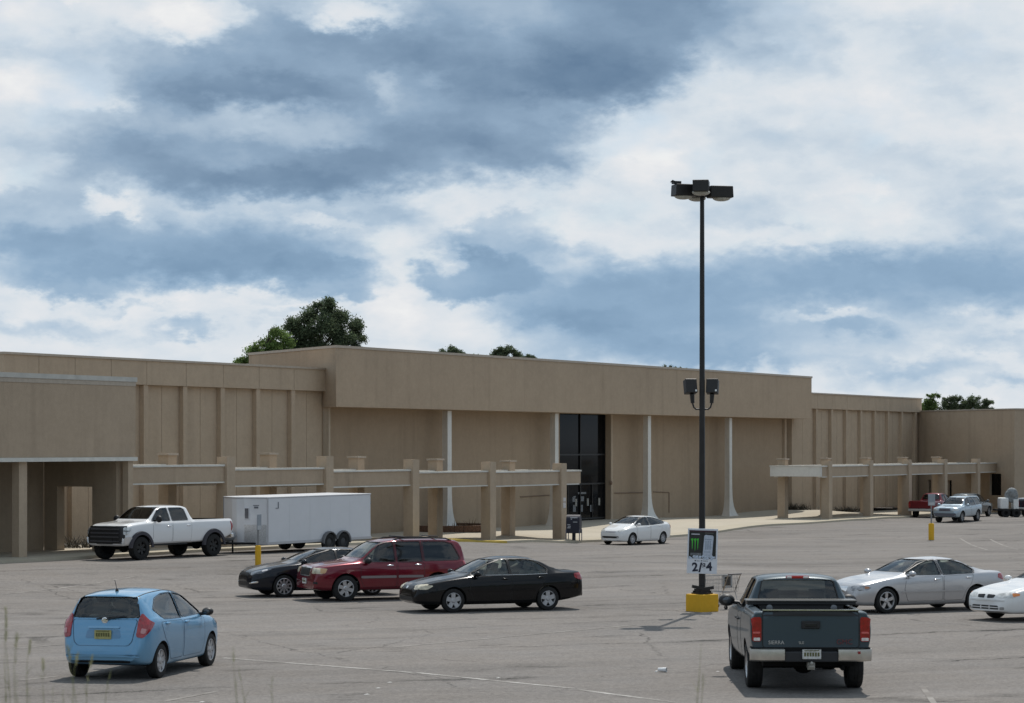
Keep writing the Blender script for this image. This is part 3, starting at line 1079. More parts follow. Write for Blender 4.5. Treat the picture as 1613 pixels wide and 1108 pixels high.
def pchip(pts):
    xs = np.array([p[0] for p in pts], float)
    ys = np.array([p[1] for p in pts], float)
    o = np.argsort(xs)
    xs, ys = xs[o], ys[o]
    h = np.diff(xs)
    dl = np.diff(ys) / h
    m = np.zeros(len(xs))
    m[0], m[-1] = dl[0], dl[-1]
    for i in range(1, len(xs) - 1):
        if dl[i - 1] * dl[i] > 0:
            w1, w2 = 2 * h[i] + h[i - 1], h[i] + 2 * h[i - 1]
            m[i] = (w1 + w2) / (w1 / dl[i - 1] + w2 / dl[i])

    def f(x):
        x = float(min(max(x, xs[0]), xs[-1]))
        i = int(min(max(np.searchsorted(xs, x) - 1, 0), len(xs) - 2))
        t = (x - xs[i]) / h[i]
        return ((2 * t**3 - 3 * t**2 + 1) * ys[i] + (t**3 - 2 * t**2 + t) * h[i] * m[i] + (-2 * t**3 + 3 * t**2) * ys[i + 1] + (t**3 - t**2) * h[i] * m[i + 1])
    f.xs = xs
    return f


def chaikin(p, n=2):
    for _ in range(n):
        q = [p[0]]
        for a, b in zip(p[:-1], p[1:]):
            q.append((a[0] * .75 + b[0] * .25, a[1] * .75 + b[1] * .25))
            q.append((a[0] * .25 + b[0] * .75, a[1] * .25 + b[1] * .75))
        q.append(p[-1])
        p = q
    return p


def smooth_poly(p, n=1):
    """closed polygon with cut corners"""
    for _ in range(n):
        q = []
        for i in range(len(p)):
            a, b = Vector(p[i]), Vector(p[(i + 1) % len(p)])
            k = min(.16, .03 / max((b - a).length, .05))
            q += [a.lerp(b, k), a.lerp(b, 1 - k)]
        p = q
    return p


class Car:
    def __init__(self, name, label, S, paint_m, group=None):
        self.S = S
        self.P = paint_m
        self.root = empty(name)
        tag(self.root, label, S.get('cat', 'car'), group)
        self.f = {k: pchip(S[k]) for k in ('top', 'sh', 'plan', 'wt', 'bot')}
        self.loft()

    def section(self, x, inset=0.0, zf=None):
        f = self.f
        top, sh, w, wt, zb = f['top'](x), f['sh'](x), f['plan'](x), f['wt'](x), f['bot'](x)
        cr = self.S.get('crown', .045)
        w = max(w, .05)
        sh = min(sh, top - .035)
        zb = min(zb, sh - .1)
        H = max(top - sh, .03)
        wsh = w * self.S.get('tuck', .955)
        wt = min(wt, wsh - .02)
        drop = min(cr, H * .5)
        if zf is None:
            zm = zb + .52 * (sh - zb)
            k = min(1., (sh - zb) / .5)
            return [(0, zb), (w * .78, zb), (w * .93, zb + .03 * k), (w * .975, zb + .15 * k), (w, zm), (w * .992, sh - .13 * k), (wsh + .012, sh - .02),
                    (max(wsh - .035, wt), sh + min(.022, H * .3)), (max(wt + .012, wt + (wsh - .035 - wt) * .08), max(sh + .5 * H, top - drop - .055)),
                    (wt - .05, max(sh + .8 * H, top - drop)), (wt * .55, top - drop * .3), (0, top)]
        i = inset
        lo = min(zf, sh - .08)
        return [(0, lo), (w - i - .05, lo), (w - i - .02, sh - .06), (max(wsh - .035, wt) - i - .02, sh + .01), (wt - i - .045, max(sh + .03, top - drop - .05 - i)), (wt * .6, max(sh + .04, top - i - drop * .4)), (0, max(sh + .05, top - i))]

    def _loftmesh(self, xs, rings):
        n = len(rings[0])
        vs, fs = [], []
        m = 2 * n - 2
        for x, r in zip(xs, rings):
            for y, z in r:
                vs.append((x, y, z))
            for y, z in reversed(r[1:-1]):
                vs.append((x, -y, z))
        for i in range(len(xs) - 1):
            for j in range(m):
                k = (j + 1) % m
                fs.append((i * m + j, i * m + k, (i + 1) * m + k, (i + 1) * m + j))
        fs.append(tuple(range(m - 1, -1, -1)))
        fs.append(tuple((len(xs) - 1) * m + j for j in range(m)))
        return vs, fs

    def loft(self):
        S = self.S
        xr, xf = S['top'][-1][0], S['top'][0][0]
        if xr > xf:
            xr, xf = xf, xr
        st = set(np.round(np.linspace(xr, xf, S.get('n', 64)), 4))
        for e in (.012, .03, .06, .1, .15, .22):
            st |= {round(xf - e, 4), round(xr + e, 4)}
        for k in ('top',):
            st |= {round(p[0], 4) for p in S[k]}
        xs = sorted(st)
        xs = [x for i, x in enumerate(xs) if i == 0 or x - xs[i - 1] > .004]
        rings = [chaikin(self.section(x), 2) for x in xs]
        self.vs, self.fs = self._loftmesh(xs, rings)
        self.bvh = BVHTree.FromPolygons([Vector(v) for v in self.vs], self.fs)

    def _mesh(self, vs, fs, mats, mi=0):
        me = bpy.data.meshes.new('tmp')
        me.from_pydata([tuple(v) for v in vs], [], fs)
        bm = bmesh.new()
        bm.from_mesh(me)
        bmesh.ops.recalc_face_normals(bm, faces=bm.faces)
        bm.to_mesh(me)
        bm.free()
        for m in mats:
            me.materials.append(m)
        me.polygons.foreach_set('material_index', [mi] * len(me.polygons))
        return me

    def body(self):
        S = self.S
        mats = [self.P, DARK, CABIN]
        tmp = []

        def mk(me):
            o = bpy.data.objects.new('tmp', me)
            COL.objects.link(o)
            tmp.append(o)
            return o
        ob = mk(self._mesh(self.vs, self.fs, mats))
        cut = []
        c0, c1, zf = S['cabin']
        xs = list(np.linspace(c0, c1, 22))
        v, f = self._loftmesh(xs, [self.section(x, S.get('inset', .055), zf) for x in xs])
        cut.append(mk(self._mesh(v, f, mats, 2)))
        a, b = MB(), MB()
        W = S['W']
        for poly in S['side']:
            p = smooth_poly([(x, z) for x, z in poly])
            n = len(p)
            a.add([(q[0], -W, q[1]) for q in p] + [(q[0], W, q[1]) for q in p],
                  [tuple(range(n)), tuple(range(2 * n - 1, n - 1, -1))] + [(i, n + i, n + (i + 1) % n, (i + 1) % n) for i in range(n)], 1)
        ra = S['arch']
        ya = S.get('arch_in', .30)
        for x in S['ax']:
            for sg in (1, -1):
                y0, y1 = (W / 2 - ya, W / 2 + .3) if sg > 0 else (-W / 2 - .3, -W / 2 + ya)
                zc = S['rw']
                vs, fs = [], []
                nn = 28
                for i in range(nn):
                    an = 2 * math.pi * i / nn
                    vs += [(x + ra * math.cos(an), y0, zc + ra * math.sin(an)), (x + ra * math.cos(an), y1, zc + ra * math.sin(an))]
                fs = [(2 * i, 2 * ((i + 1) % nn), 2 * ((i + 1) % nn) + 1, 2 * i + 1) for i in range(nn)]
                fs += [tuple(2 * i for i in range(nn - 1, -1, -1)), tuple(2 * i + 1 for i in range(nn))]
                a.add(vs, fs, 1)
        if 'bed' in S:
            x0, x1, hw, zb = S['bed']
            a.box(x0, x1, -hw, hw, zb, 3.0, 1)
        for key, x0, x1 in (('ws', S['ws_x'], S['mid']), ('rwin', S['mid'] - .02, S['rw_x'])):
            yb, zb, yt, zt = S[key]
            p = smooth_poly([(-yb, zb), (yb, zb), (yt, zt), (-yt, zt)])
            n = len(p)
            b.add([(x0, q[0], q[1]) for q in p] + [(x1, q[0], q[1]) for q in p],
                  [tuple(range(n)), tuple(range(2 * n - 1, n - 1, -1))] + [(i, n + i, n + (i + 1) % n, (i + 1) % n) for i in range(n)], 1)
        for m in (a, b):
            cut.append(mk(m.mesh('tmp', mats)))
        for c in cut:
            md = ob.modifiers.new('b', 'BOOLEAN')
            md.operation = 'DIFFERENCE'
            md.solver = 'EXACT'
            md.object = c
        dg = bpy.context.evaluated_depsgraph_get()
        me = bpy.data.meshes.new_from_object(ob.evaluated_get(dg))
        me.name = 'body'
        for o in tmp:
            d = o.data
            bpy.data.objects.remove(o)
            bpy.data.meshes.remove(d)
        me.polygons.foreach_set('use_smooth', [True] * len(me.polygons))
        me.set_sharp_from_angle(angle=R(32))
        return obj('body', me, self.root)

    # a patch lying on the skin: pts are rough 3D outlines, shot onto the body along -d
    def patch(self, name, pts, d, m, off=.004, rim=.0, rim_m=None, t0=0.0, rnd=1, parent=None, thick=.012, grow=1.0, rings=4):
        d = Vector(d).normalized()
        P = [Vector(p) for p in pts]
        if rnd:
            P = smooth_poly(P, rnd)
        # densify
        Q = []
        for i in range(len(P)):
            a, b = P[i], P[(i + 1) % len(P)]
            k = max(1, int((b - a).length / .09))
            Q += [a.lerp(b, j / k) for j in range(k)]
        c = sum(Q, Vector()) / len(Q)
        Q = [c + (q - c) * grow for q in Q]
        ts = list(np.linspace(t0, 1, rings + 1)) if t0 > 0 else list(np.linspace(0, 1, rings + 1)[1:])
        if rim:
            size = sum((q - c).length for q in Q) / len(Q)
            ts = ts[:-1] + [1 - rim / size, 1.0]
        n = len(Q)

        def hit(p):
            for k in range(14):
                h = self.bvh.ray_cast(p.lerp(c, k * .03) + d * 3.0, -d, 6.0)
                if h[0] is not None:
                    return h[0], h[1]
            h = self.bvh.find_nearest(p)
            return h[0], h[1]
        vs, fs, mi = [], [], []
        if t0 <= 0:
            h, nn = hit(c)
            nn = nn if nn.dot(d) > 0 else -nn
            vs.append(h + nn * off)
        last = []
        for t in ts:
            for q in Q:
                h, nn = hit(c + (q - c) * t)
                nn = nn if nn.dot(d) > 0 else -nn
                vs.append(h + nn * off)
                if t == ts[-1]:
                    last.append(h + nn * (off - thick))
        o0 = 1 if t0 <= 0 else 0
        if t0 <= 0:
            for j in range(n):
                fs.append((0, o0 + j, o0 + (j + 1) % n))
                mi.append(0)
        for i in range(len(ts) - 1):
            for j in range(n):
                k = (j + 1) % n
                fs.append((o0 + i * n + j, o0 + (i + 1) * n + j, o0 + (i + 1) * n + k, o0 + i * n + k))
                mi.append(1 if (rim and i == len(ts) - 2) else 0)
        e = len(vs)
        vs += last
        i = len(ts) - 1
        for j in range(n):
            k = (j + 1) % n
            fs.append((o0 + i * n + j, e + j, e + k, o0 + i * n + k))
            mi.append(1 if rim else 0)
        me = bpy.data.meshes.new(name)
        me.from_pydata([tuple(v) for v in vs], [], fs)
        me.materials.append(m)
        if rim:
            me.materials.append(rim_m or TRIM)
        me.polygons.foreach_set('material_index', mi)
        bm = bmesh.new()
        bm.from_mesh(me)
        bmesh.ops.recalc_face_normals(bm, faces=bm.faces)
        bm.to_mesh(me)
        bm.free()
        # face outwards
        tot = Vector()
        for p in me.polygons:
            tot += p.normal * p.area
        if tot.dot(d) < 0:
            me.flip_normals()
        me.polygons.foreach_set('use_smooth', [True] * len(me.polygons))
        me.set_sharp_from_angle(angle=R(40))
        return obj(name, me, parent or self.root)

    def side(self, name, poly, m, sides=(1, -1), **kw):
        out = []
        for s in sides:
            out.append(self.patch(name, [(x, s * .8, z) for x, z in poly], (0, s, 0), m, **kw))
        return out

    def front(self, name, poly, m, **kw):
        return self.patch(name, [(self.S['top'][0][0], y, z) for y, z in poly], (1, 0, 0), m, **kw)

    def back(self, name, poly, m, **kw):
        return self.patch(name, [(self.S['top'][-1][0], y, z) for y, z in poly], (-1, 0, 0), m, **kw)

    def windows(self, gs, gf, gb, trim=TRIM, trim_w=1.07, side_trim=True):
        S = self.S
        for i, poly in enumerate(S['side']):
            g = gs[i] if isinstance(gs, (list, tuple)) else gs
            for s in (1, -1):
                self.patch('side_window', [(x, s * .8, z) for x, z in poly], (0, s, 0), g, off=-.012, grow=1.02, thick=.004)
                if side_trim:
                    self.patch('window_trim', [(x, s * .8, z) for x, z in poly], (0, s, 0), trim, off=.004, grow=trim_w, t0=.955, rings=1)
        for key, nm, fn, g in (('ws', 'windshield', self.front, gf), ('rwin', 'rear_window', self.back, gb)):
            yb, zb, yt, zt = S[key]
            p = [(-yb, zb), (yb, zb), (yt, zt), (-yt, zt)]
            fn(nm, p, g, off=-.012, grow=1.015, thick=.004, rings=6)
            fn('window_seal', p, TRIM, off=.003, grow=1.03, t0=.965, rings=1)

    def doors(self, polys, handles, hm=None, rim=.011, shut=TRIM):
        """door skins with a dark shut line round them; each handle hangs on its door"""
        for s in (1, -1):
            for poly, hd in zip(polys, handles):
                dn = self.patch('door', [(x, s * .8, z) for x, z in poly], (0, s, 0), self.P, off=.003, rim=rim, rim_m=shut, rings=5)
                if hd:
                    x, z = hd
                    h, nn = self.skin((x, s * 2, z), (0, s, 0))
                    mb = MB()
                    mb.ellipsoid((h.x, h.y + s * .018, h.z), (.105, .022, .024), 10, 6)
                    mb.build('handle', hm or self.P, dn, smooth=True)

    def skin(self, p, d):
        d = Vector(d).normalized()
        h = self.bvh.ray_cast(Vector(p) + d * 2, -d, 8)
        if h[0] is None:
            h = self.bvh.find_nearest(Vector(p))
        return h[0], (h[1] if h[1].dot(d) > 0 else -h[1])

    def mirrors(self, x, z, m, size=(.09, .11, .075)):
        W = self.S['W']
        for s in (1, -1):
            h, _ = self.skin((x, s * 2, z - .02), (0, s, 0))
            mb = MB()
            y = h.y + s * (size[1] + .055)
            mb.ellipsoid((x, y, z + .03), size, 14, 9)
            mb.tube([(x + .02, h.y - s * .03, z - .02), (x + .01, y, z + .0)], [.035, .03], 8)
            o = mb.build('mirror', m, self.root, smooth=True)
            mb = MB()
            mb.ellipsoid((x - size[0] * .80, y, z + .03), (.02, size[1] * .55, size[2] * .55), 12, 6)
            mb.build('mirror_glass', mat('mirror_dark', (.10, .11, .12), rough=.08, metal=.6), o, smooth=True)

    def wheels(self, style, rim_m, w=.21, steer=0.0, rim_frac=.66, dark=None):
        S = self.S
        r = S['rw']
        rr = r * rim_frac
        tm = MB()
        hw = w / 2
        tm.lathe([(rr, -hw * .86), (rr * 1.05, -hw * .97), (r * .90, -hw), (r * .97, -hw * .9), (r, -hw * .68), (r, -hw * .25), (r * .985, -hw * .22), (r * .985, -hw * .18), (r, -hw * .15), (r, hw * .15),
                  (r * .985, hw * .18), (r * .985, hw * .22), (r, hw * .25), (r, hw * .68), (r * .97, hw * .9), (r * .90, hw), (rr * 1.05, hw * .97), (rr, hw * .86)], 40, 'y')
        tme = tm.mesh('wheel', RUBBER, smooth=True)
        rm = MB()
        # barrel, dark back plate, lip
        rm.lathe([(rr * 1.005, hw * .9), (rr * .96, hw * .93), (rr * .93, hw * .84), (rr * .90, hw * .35)], 36, 'y', 0)
        rm.lathe([(rr * .93, hw * .30), (0.001, hw * .30)], 28, 'y', 1)
        rm.lathe([(rr * 1.0, -hw * .8), (0.001, -hw * .8)], 20, 'y', 1)
        ns = {'five': 5, 'six': 6, 'seven': 7, 'ten': 10, 'nine': 9, 'five_thin': 5}[style]
        yo = hw * .78
        for k in range(ns):
            an = 2 * math.pi * k / ns + .3
            wide_o = {'five': .30, 'six': .24, 'seven': .22, 'ten': .105, 'nine': .17, 'five_thin': .20}[style] * rr
            wide_i = wide_o * (.8 if style in ('five', 'six', 'seven') else .75)
            M = Matrix.Rotation(-an, 4, 'Y')
            vs = []
            for (x, hwid, y) in ((rr * .16, wide_i, yo * .92), (rr * .95, wide_o, yo)):
                vs += [M @ Vector((x, y, -hwid)), M @ Vector((x, y, hwid)), M @ Vector((x, y - .045, hwid)), M @ Vector((x, y - .045, -hwid))]
            rm.add(vs, [(0, 1, 5, 4), (1, 2, 6, 5), (3, 0, 4, 7), (2, 3, 7, 6)], 0)
        rm.lathe([(rr * .30, yo - .05), (rr * .30, yo - .004), (rr * .22, yo + .012), (.001, yo + .012)], 20, 'y', 0)
        if style in ('ten', 'seven'):
            rm.lathe([(rr * .60, yo - .02), (rr * .60, yo - .012), (rr * .54, yo - .012), (rr * .54, yo - .02)], 28, 'y', 0)
        rme = rm.mesh('rim', [rim_m, DARK], smooth=True, angle=30)
        for x in S['ax']:
            for s in (1, -1):
                wo = obj('wheel', tme, self.root, (x, s * (S['W'] / 2 - hw - S.get('wheel_in', .03)), r), (0, 0, (steer if x > 0 else 0) + (0 if s > 0 else math.pi)))
                obj('rim', rme, wo)

    def seats(self, rows, m, yw=.36, zf=.40, head=True):
        for x, three in rows:
            for s in (1, -1):
                mb = MB()
                mb.box(x - .25, x + .25, s * yw - .24, s * yw + .24, zf - .1, zf + .10)
                M = Matrix.Translation((x - .24, s * yw, zf + .08)) @ Matrix.Rotation(R(-14), 4, 'Y')
                mb.box(-.08, .06, -.23, .23, 0, .58, 0, M)
                if head:
                    mb.box(-.06, .05, -.13, .13, .62, .80, 0, M)
                    mb.box(-.02, .0, -.06, .06, .57, .63, 0, M)
                mb.build('seat', m, self.root, bevel=.03, bseg=2, smooth=True)

    def plate(self, pos, d, col=(.62, .62, .58), w=.305, h=.155, field=None):
        hh, nn = self.skin(pos, d)
        dd = Vector((d[0], 0, 0)).normalized()
        p = hh + dd * .022
        mb = MB()
        M = Matrix.Translation(p)
        mb.box(-.012, .012, -w / 2, w / 2, -h / 2, h / 2, 0, M)
        o = mb.build('license_plate', mat('plate_%d' % int(col[0] * 1000 + col[1] * 100), col, rough=.5, noise=.25, nscale=18), self.root)
        mb = MB()
        sx = dd.x * .0135
        for k in range(6):
            y = -w * .36 + k * w * .144
            mb.box(min(0, sx), max(0, sx), y - .016, y + .016, -.035, .03, 0, M)
        mb.box(min(0, sx), max(0, sx), -w * .4, w * .4, h * .33, h * .43, 0, M)
        mb.build('plate_print', mat('plate_ink', field or (.05, .06, .08), rough=.6), o)
        return o

    def dash(self, x, z, hw=.62):
        MB().box(x - .28, x + .05, -hw, hw, z - .3, z - .06).build('dashboard', DASH, self.root, bevel=.03, bseg=2, smooth=True)
        mb = MB()
        M = Matrix.Translation((x - .42, .36, z - .08)) @ Matrix.Rotation(R(-25), 4, 'Y')
        pts = [M @ Vector((0, .185 * math.cos(a), .185 * math.sin(a))) for a in np.linspace(0, 2 * math.pi, 25)]
        mb.tube(pts, .014, 6, caps=False)
        mb.tube([M @ Vector((0, -.17, 0)), M @ Vector((0, .17, 0))], .018, 6)
        mb.build('steering_wheel', DASH, self.root, smooth=True)

    def place(self, x, y, yaw, z=None):
        """stand the wheels on the ground"""
        S = self.S
        a = R(yaw)
        f = Vector((math.cos(a), math.sin(a), 0))
        l = Vector((-f.y, f.x, 0))
        hs = {}
        for ax in S['ax']:
            for s in (1, -1):
                p = Vector((x, y, 0)) + f * ax + l * s * (S['W'] / 2 - .12)
                hs[(ax, s)] = ground_z(p.x, p.y)
        a0, a1 = max(S['ax']), min(S['ax'])
        zf = (hs[(a0, 1)] + hs[(a0, -1)]) / 2
        zr = (hs[(a1, 1)] + hs[(a1, -1)]) / 2
        zl = (hs[(a0, 1)] + hs[(a1, 1)]) / 2
        zr2 = (hs[(a0, -1)] + hs[(a1, -1)]) / 2
        pitch = math.atan2(zf - zr, a0 - a1)
        roll = math.atan2(zl - zr2, S['W'] - .24)
        zm = zr + (zf - zr) * (0 - a1) / (a0 - a1)
        fx = (f * math.cos(pitch) + Vector((0, 0, math.sin(pitch)))).normalized()
        ly = (l * math.cos(roll) + Vector((0, 0, math.sin(roll))))
        ly = (ly - fx * ly.dot(fx)).normalized()
        uz = fx.cross(ly)
        M = Matrix((fx, ly, uz)).transposed()
        self.root.location = (x, y, zm if z is None else z)
        self.root.rotation_euler = M.to_euler()


def wiper(c, pts, name='wiper'):
    MB().tube(pts, .011, 5).build(name, TRIM, c.root)


def antenna(c, x, y, L=.3, tilt=-.6, z=None):
    h, _ = c.skin((x, y, 3), (0, 0, 1))
    mb = MB()
    mb.lathe([(.035, -.01), (.03, .02), (.012, .05), (.001, .05)], 8, M=Matrix.Translation(h))
    mb.tube([h + Vector((0, 0, .03)), h + Vector((tilt * L, 0, .03 + L))], .006, 5)
    mb.build('antenna', TRIM, c.root)


# --- blue hatchback seen from behind
def blue_hatchback():
    S = dict(W=1.695, ax=(1.3, -1.3), rw=.305, arch=.355, mid=.0, ws_x=2.0, rw_x=-2.4,
             top=[(2.13, .50), (2.10, .66), (2.0, .78), (1.7, .90), (1.3, 1.00), (1.12, 1.05), (.75, 1.24), (.3, 1.44), (-.1, 1.515), (-.55, 1.545), (-1.1, 1.535), (-1.5, 1.505), (-1.70, 1.475), (-1.755, 1.41), (-1.85, 1.13), (-1.91, .98), (-1.97, .80), (-2.0, .64), (-2.03, .50)],
             sh=[(2.13, .44), (2.0, .70), (1.6, .86), (1.1, .95), (0, .99), (-1.0, 1.05), (-1.6, 1.07), (-1.8, 1.0), (-1.9, .90), (-1.97, .70), (-2.03, .45)],
             plan=[(2.13, .40), (2.08, .58), (1.95, .70), (1.7, .79), (1.3, .835), (.4, .845), (-1.0, .8475), (-1.4, .845), (-1.7, .815), (-1.86, .765), (-1.96, .70), (-2.03, .60)],
             wt=[(2.13, .30), (1.9, .52), (1.3, .68), (1.1, .70), (.3, .60), (-.3, .585), (-1.2, .565), (-1.7, .56), (-1.84, .60), (-1.95, .62), (-2.03, .5)],
             bot=[(2.13, .30), (1.9, .21), (1.0, .19), (-1.0, .19), (-1.6, .24), (-1.9, .28), (-2.03, .36)],
             cabin=(-1.78, 1.0, .42), ws=(.61, 1.09, .52, 1.43), rwin=(.61, 1.085, .525, 1.44),
             side=[[(.86, 1.02), (.84, 1.08), (.30, 1.37), (-.18, 1.445), (-.20, 1.01)], [(-.29, 1.01), (-.27, 1.45), (-.75, 1.445), (-1.12, 1.385), (-1.42, 1.21), (-1.16, 1.04)]],
             cat='car')
    P = paint('paint_sky_blue', (.140, .330, .520), metal=.35, rough=.3)
    c = Car('hatchback_car', 'light blue hatchback car with red taillights seen from behind', S, P)
    c.body()
    c.windows([GLASS, GLASS], GLASS, glass('hatch_glass', (.55, .60, .59)), side_trim=True)
    c.doors([[(.88, .96), (.88, .50), (.75, .30), (-.22, .30), (-.22, .96)], [(-.28, .97), (-.28, .30), (-.86, .30), (-.98, .52), (-1.18, .70), (-1.36, .99)]],
            [(-.08, .92), (-1.05, .95)], P, shut=mat('blue_shutline', (.02, .05, .09), rough=.6))
    c.wheels('seven', HUBCAP, .19)
    c.mirrors(.78, 1.02, TRIM)
    # tailgate with number plate recess
    tg = c.back('tailgate', [(-.60, 1.055), (-.54, .68), (-.47, .605), (.47, .605), (.54, .68), (.60, 1.055)], P, off=.005, rim=.010, rim_m=mat('blue_shutline', (.02, .05, .09)), rings=6)
    c.back('plate_recess', [(-.30, .88), (-.33, .73), (.33, .73), (.30, .88)], mat('blue_recess', (.075, .22, .39), rough=.35, coat=1.), off=.008, parent=tg)
    c.back('tailgate_grip', [(-.29, .935), (-.29, .90), (.29, .90), (.29, .935)], mat('blue_trim_light', (.16, .38, .6), rough=.3, coat=1.), off=.028, thick=.03, parent=tg)
    # lamps
    for s in (1, -1):
        pts = [(-1.82, s * .66, 1.17), (-1.87, s * .60, 1.02), (-1.97, s * .60, .76), (-1.92, s * .70, .74), (-1.74, s * .80, .90), (-1.66, s * .82, .99), (-1.74, s * .75, 1.03)]
        tl = c.patch('taillight', pts, (-1, s * .75, 0), REDLENS, off=.022, thick=.04, rings=5)
        pts = [(-1.90, s * .64, .95), (-1.95, s * .63, .78), (-1.88, s * .715, .77), (-1.80, s * .76, .92)]
        c.patch('reversing_lens', pts, (-1, s * .75, 0), mat('pink_reverse', (.50, .22, .22), rough=.2, coat=1), off=.030, thick=.02, parent=tl, grow=.5)
    c.plate((-3, 0, .80), (-1, 0, 0), (.36, .34, .13), field=(.10, .10, .03))
    # badge and wiper
    h, n = c.skin((-3, 0, 1.04), (-1, 0, 0))
    mb = MB().lathe([(.055, 0), (.055, .012), (.04, .016), (.035, .012), (.001, .012)], 16, M=Matrix.Translation(h + Vector((-.012, 0, 0))) @ Matrix.Rotation(R(-90), 4, 'Y'))
    mb.box(-.012, -.004, -.06, .06, -.012, .012, M=Matrix.Translation(h + Vector((-.018, 0, 0))))
    mb.build('badge', CHROME, c.root, smooth=True)
    pts = []
    for y, z in ((.02, 1.045), (.12, 1.065), (.34, 1.10), (.40, 1.085)):
        h, n = c.skin((-3, -y, z), (-1, 0, 0))
        pts.append(h + n * .03)
    wiper(c, pts)
    pts = []
    for y, z in ((-.16, 1.055), (.0, 1.075), (.36, 1.105)):
        h, n = c.skin((-3, -y + .0, z), (-1, 0, 0))
        pts.append(h + n * .022)
    wiper(c, pts)
    antenna(c, -1.35, .0, .17)
    for s in (1, -1):  # roof ditch lines and bumper joints
        pts = []
        for x in np.linspace(.3, -1.6, 9):
            h, n = c.skin((x, s * (.50 if x < .2 else .52), 3), (0, 0, 1))
            pts.append(h + n * .002)
        MB().tube(pts, .009, 5).build('roof_strip', TRIM, c.root)
    c.back('bumper_step', [(-.66, .46), (-.66, .415), (.66, .415), (.66, .46)], P, off=.03, thick=.04, rings=3)
    c.back('lower_grille', [(-.5, .36), (-.5, .31), (.5, .31), (.5, .36)], TRIM, off=.004)
    # front
    c.front('grille', [(-.35, .70), (-.30, .58), (.30, .58), (.35, .70)], TRIM, off=.004)
    for s in (1, -1):
        c.patch('headlight', [(1.95, s * .60, .82), (1.97, s * .58, .70), (1.75, s * .78, .76), (1.5, s * .78, .88)], (1, s, .2), LENS, off=.006)
    c.seats([(.25, 0), (-.75, 1)], SEATG, .36, .44)
    c.dash(1.0, 1.02)
    c.place(-6.70, 40.54, 78.2)


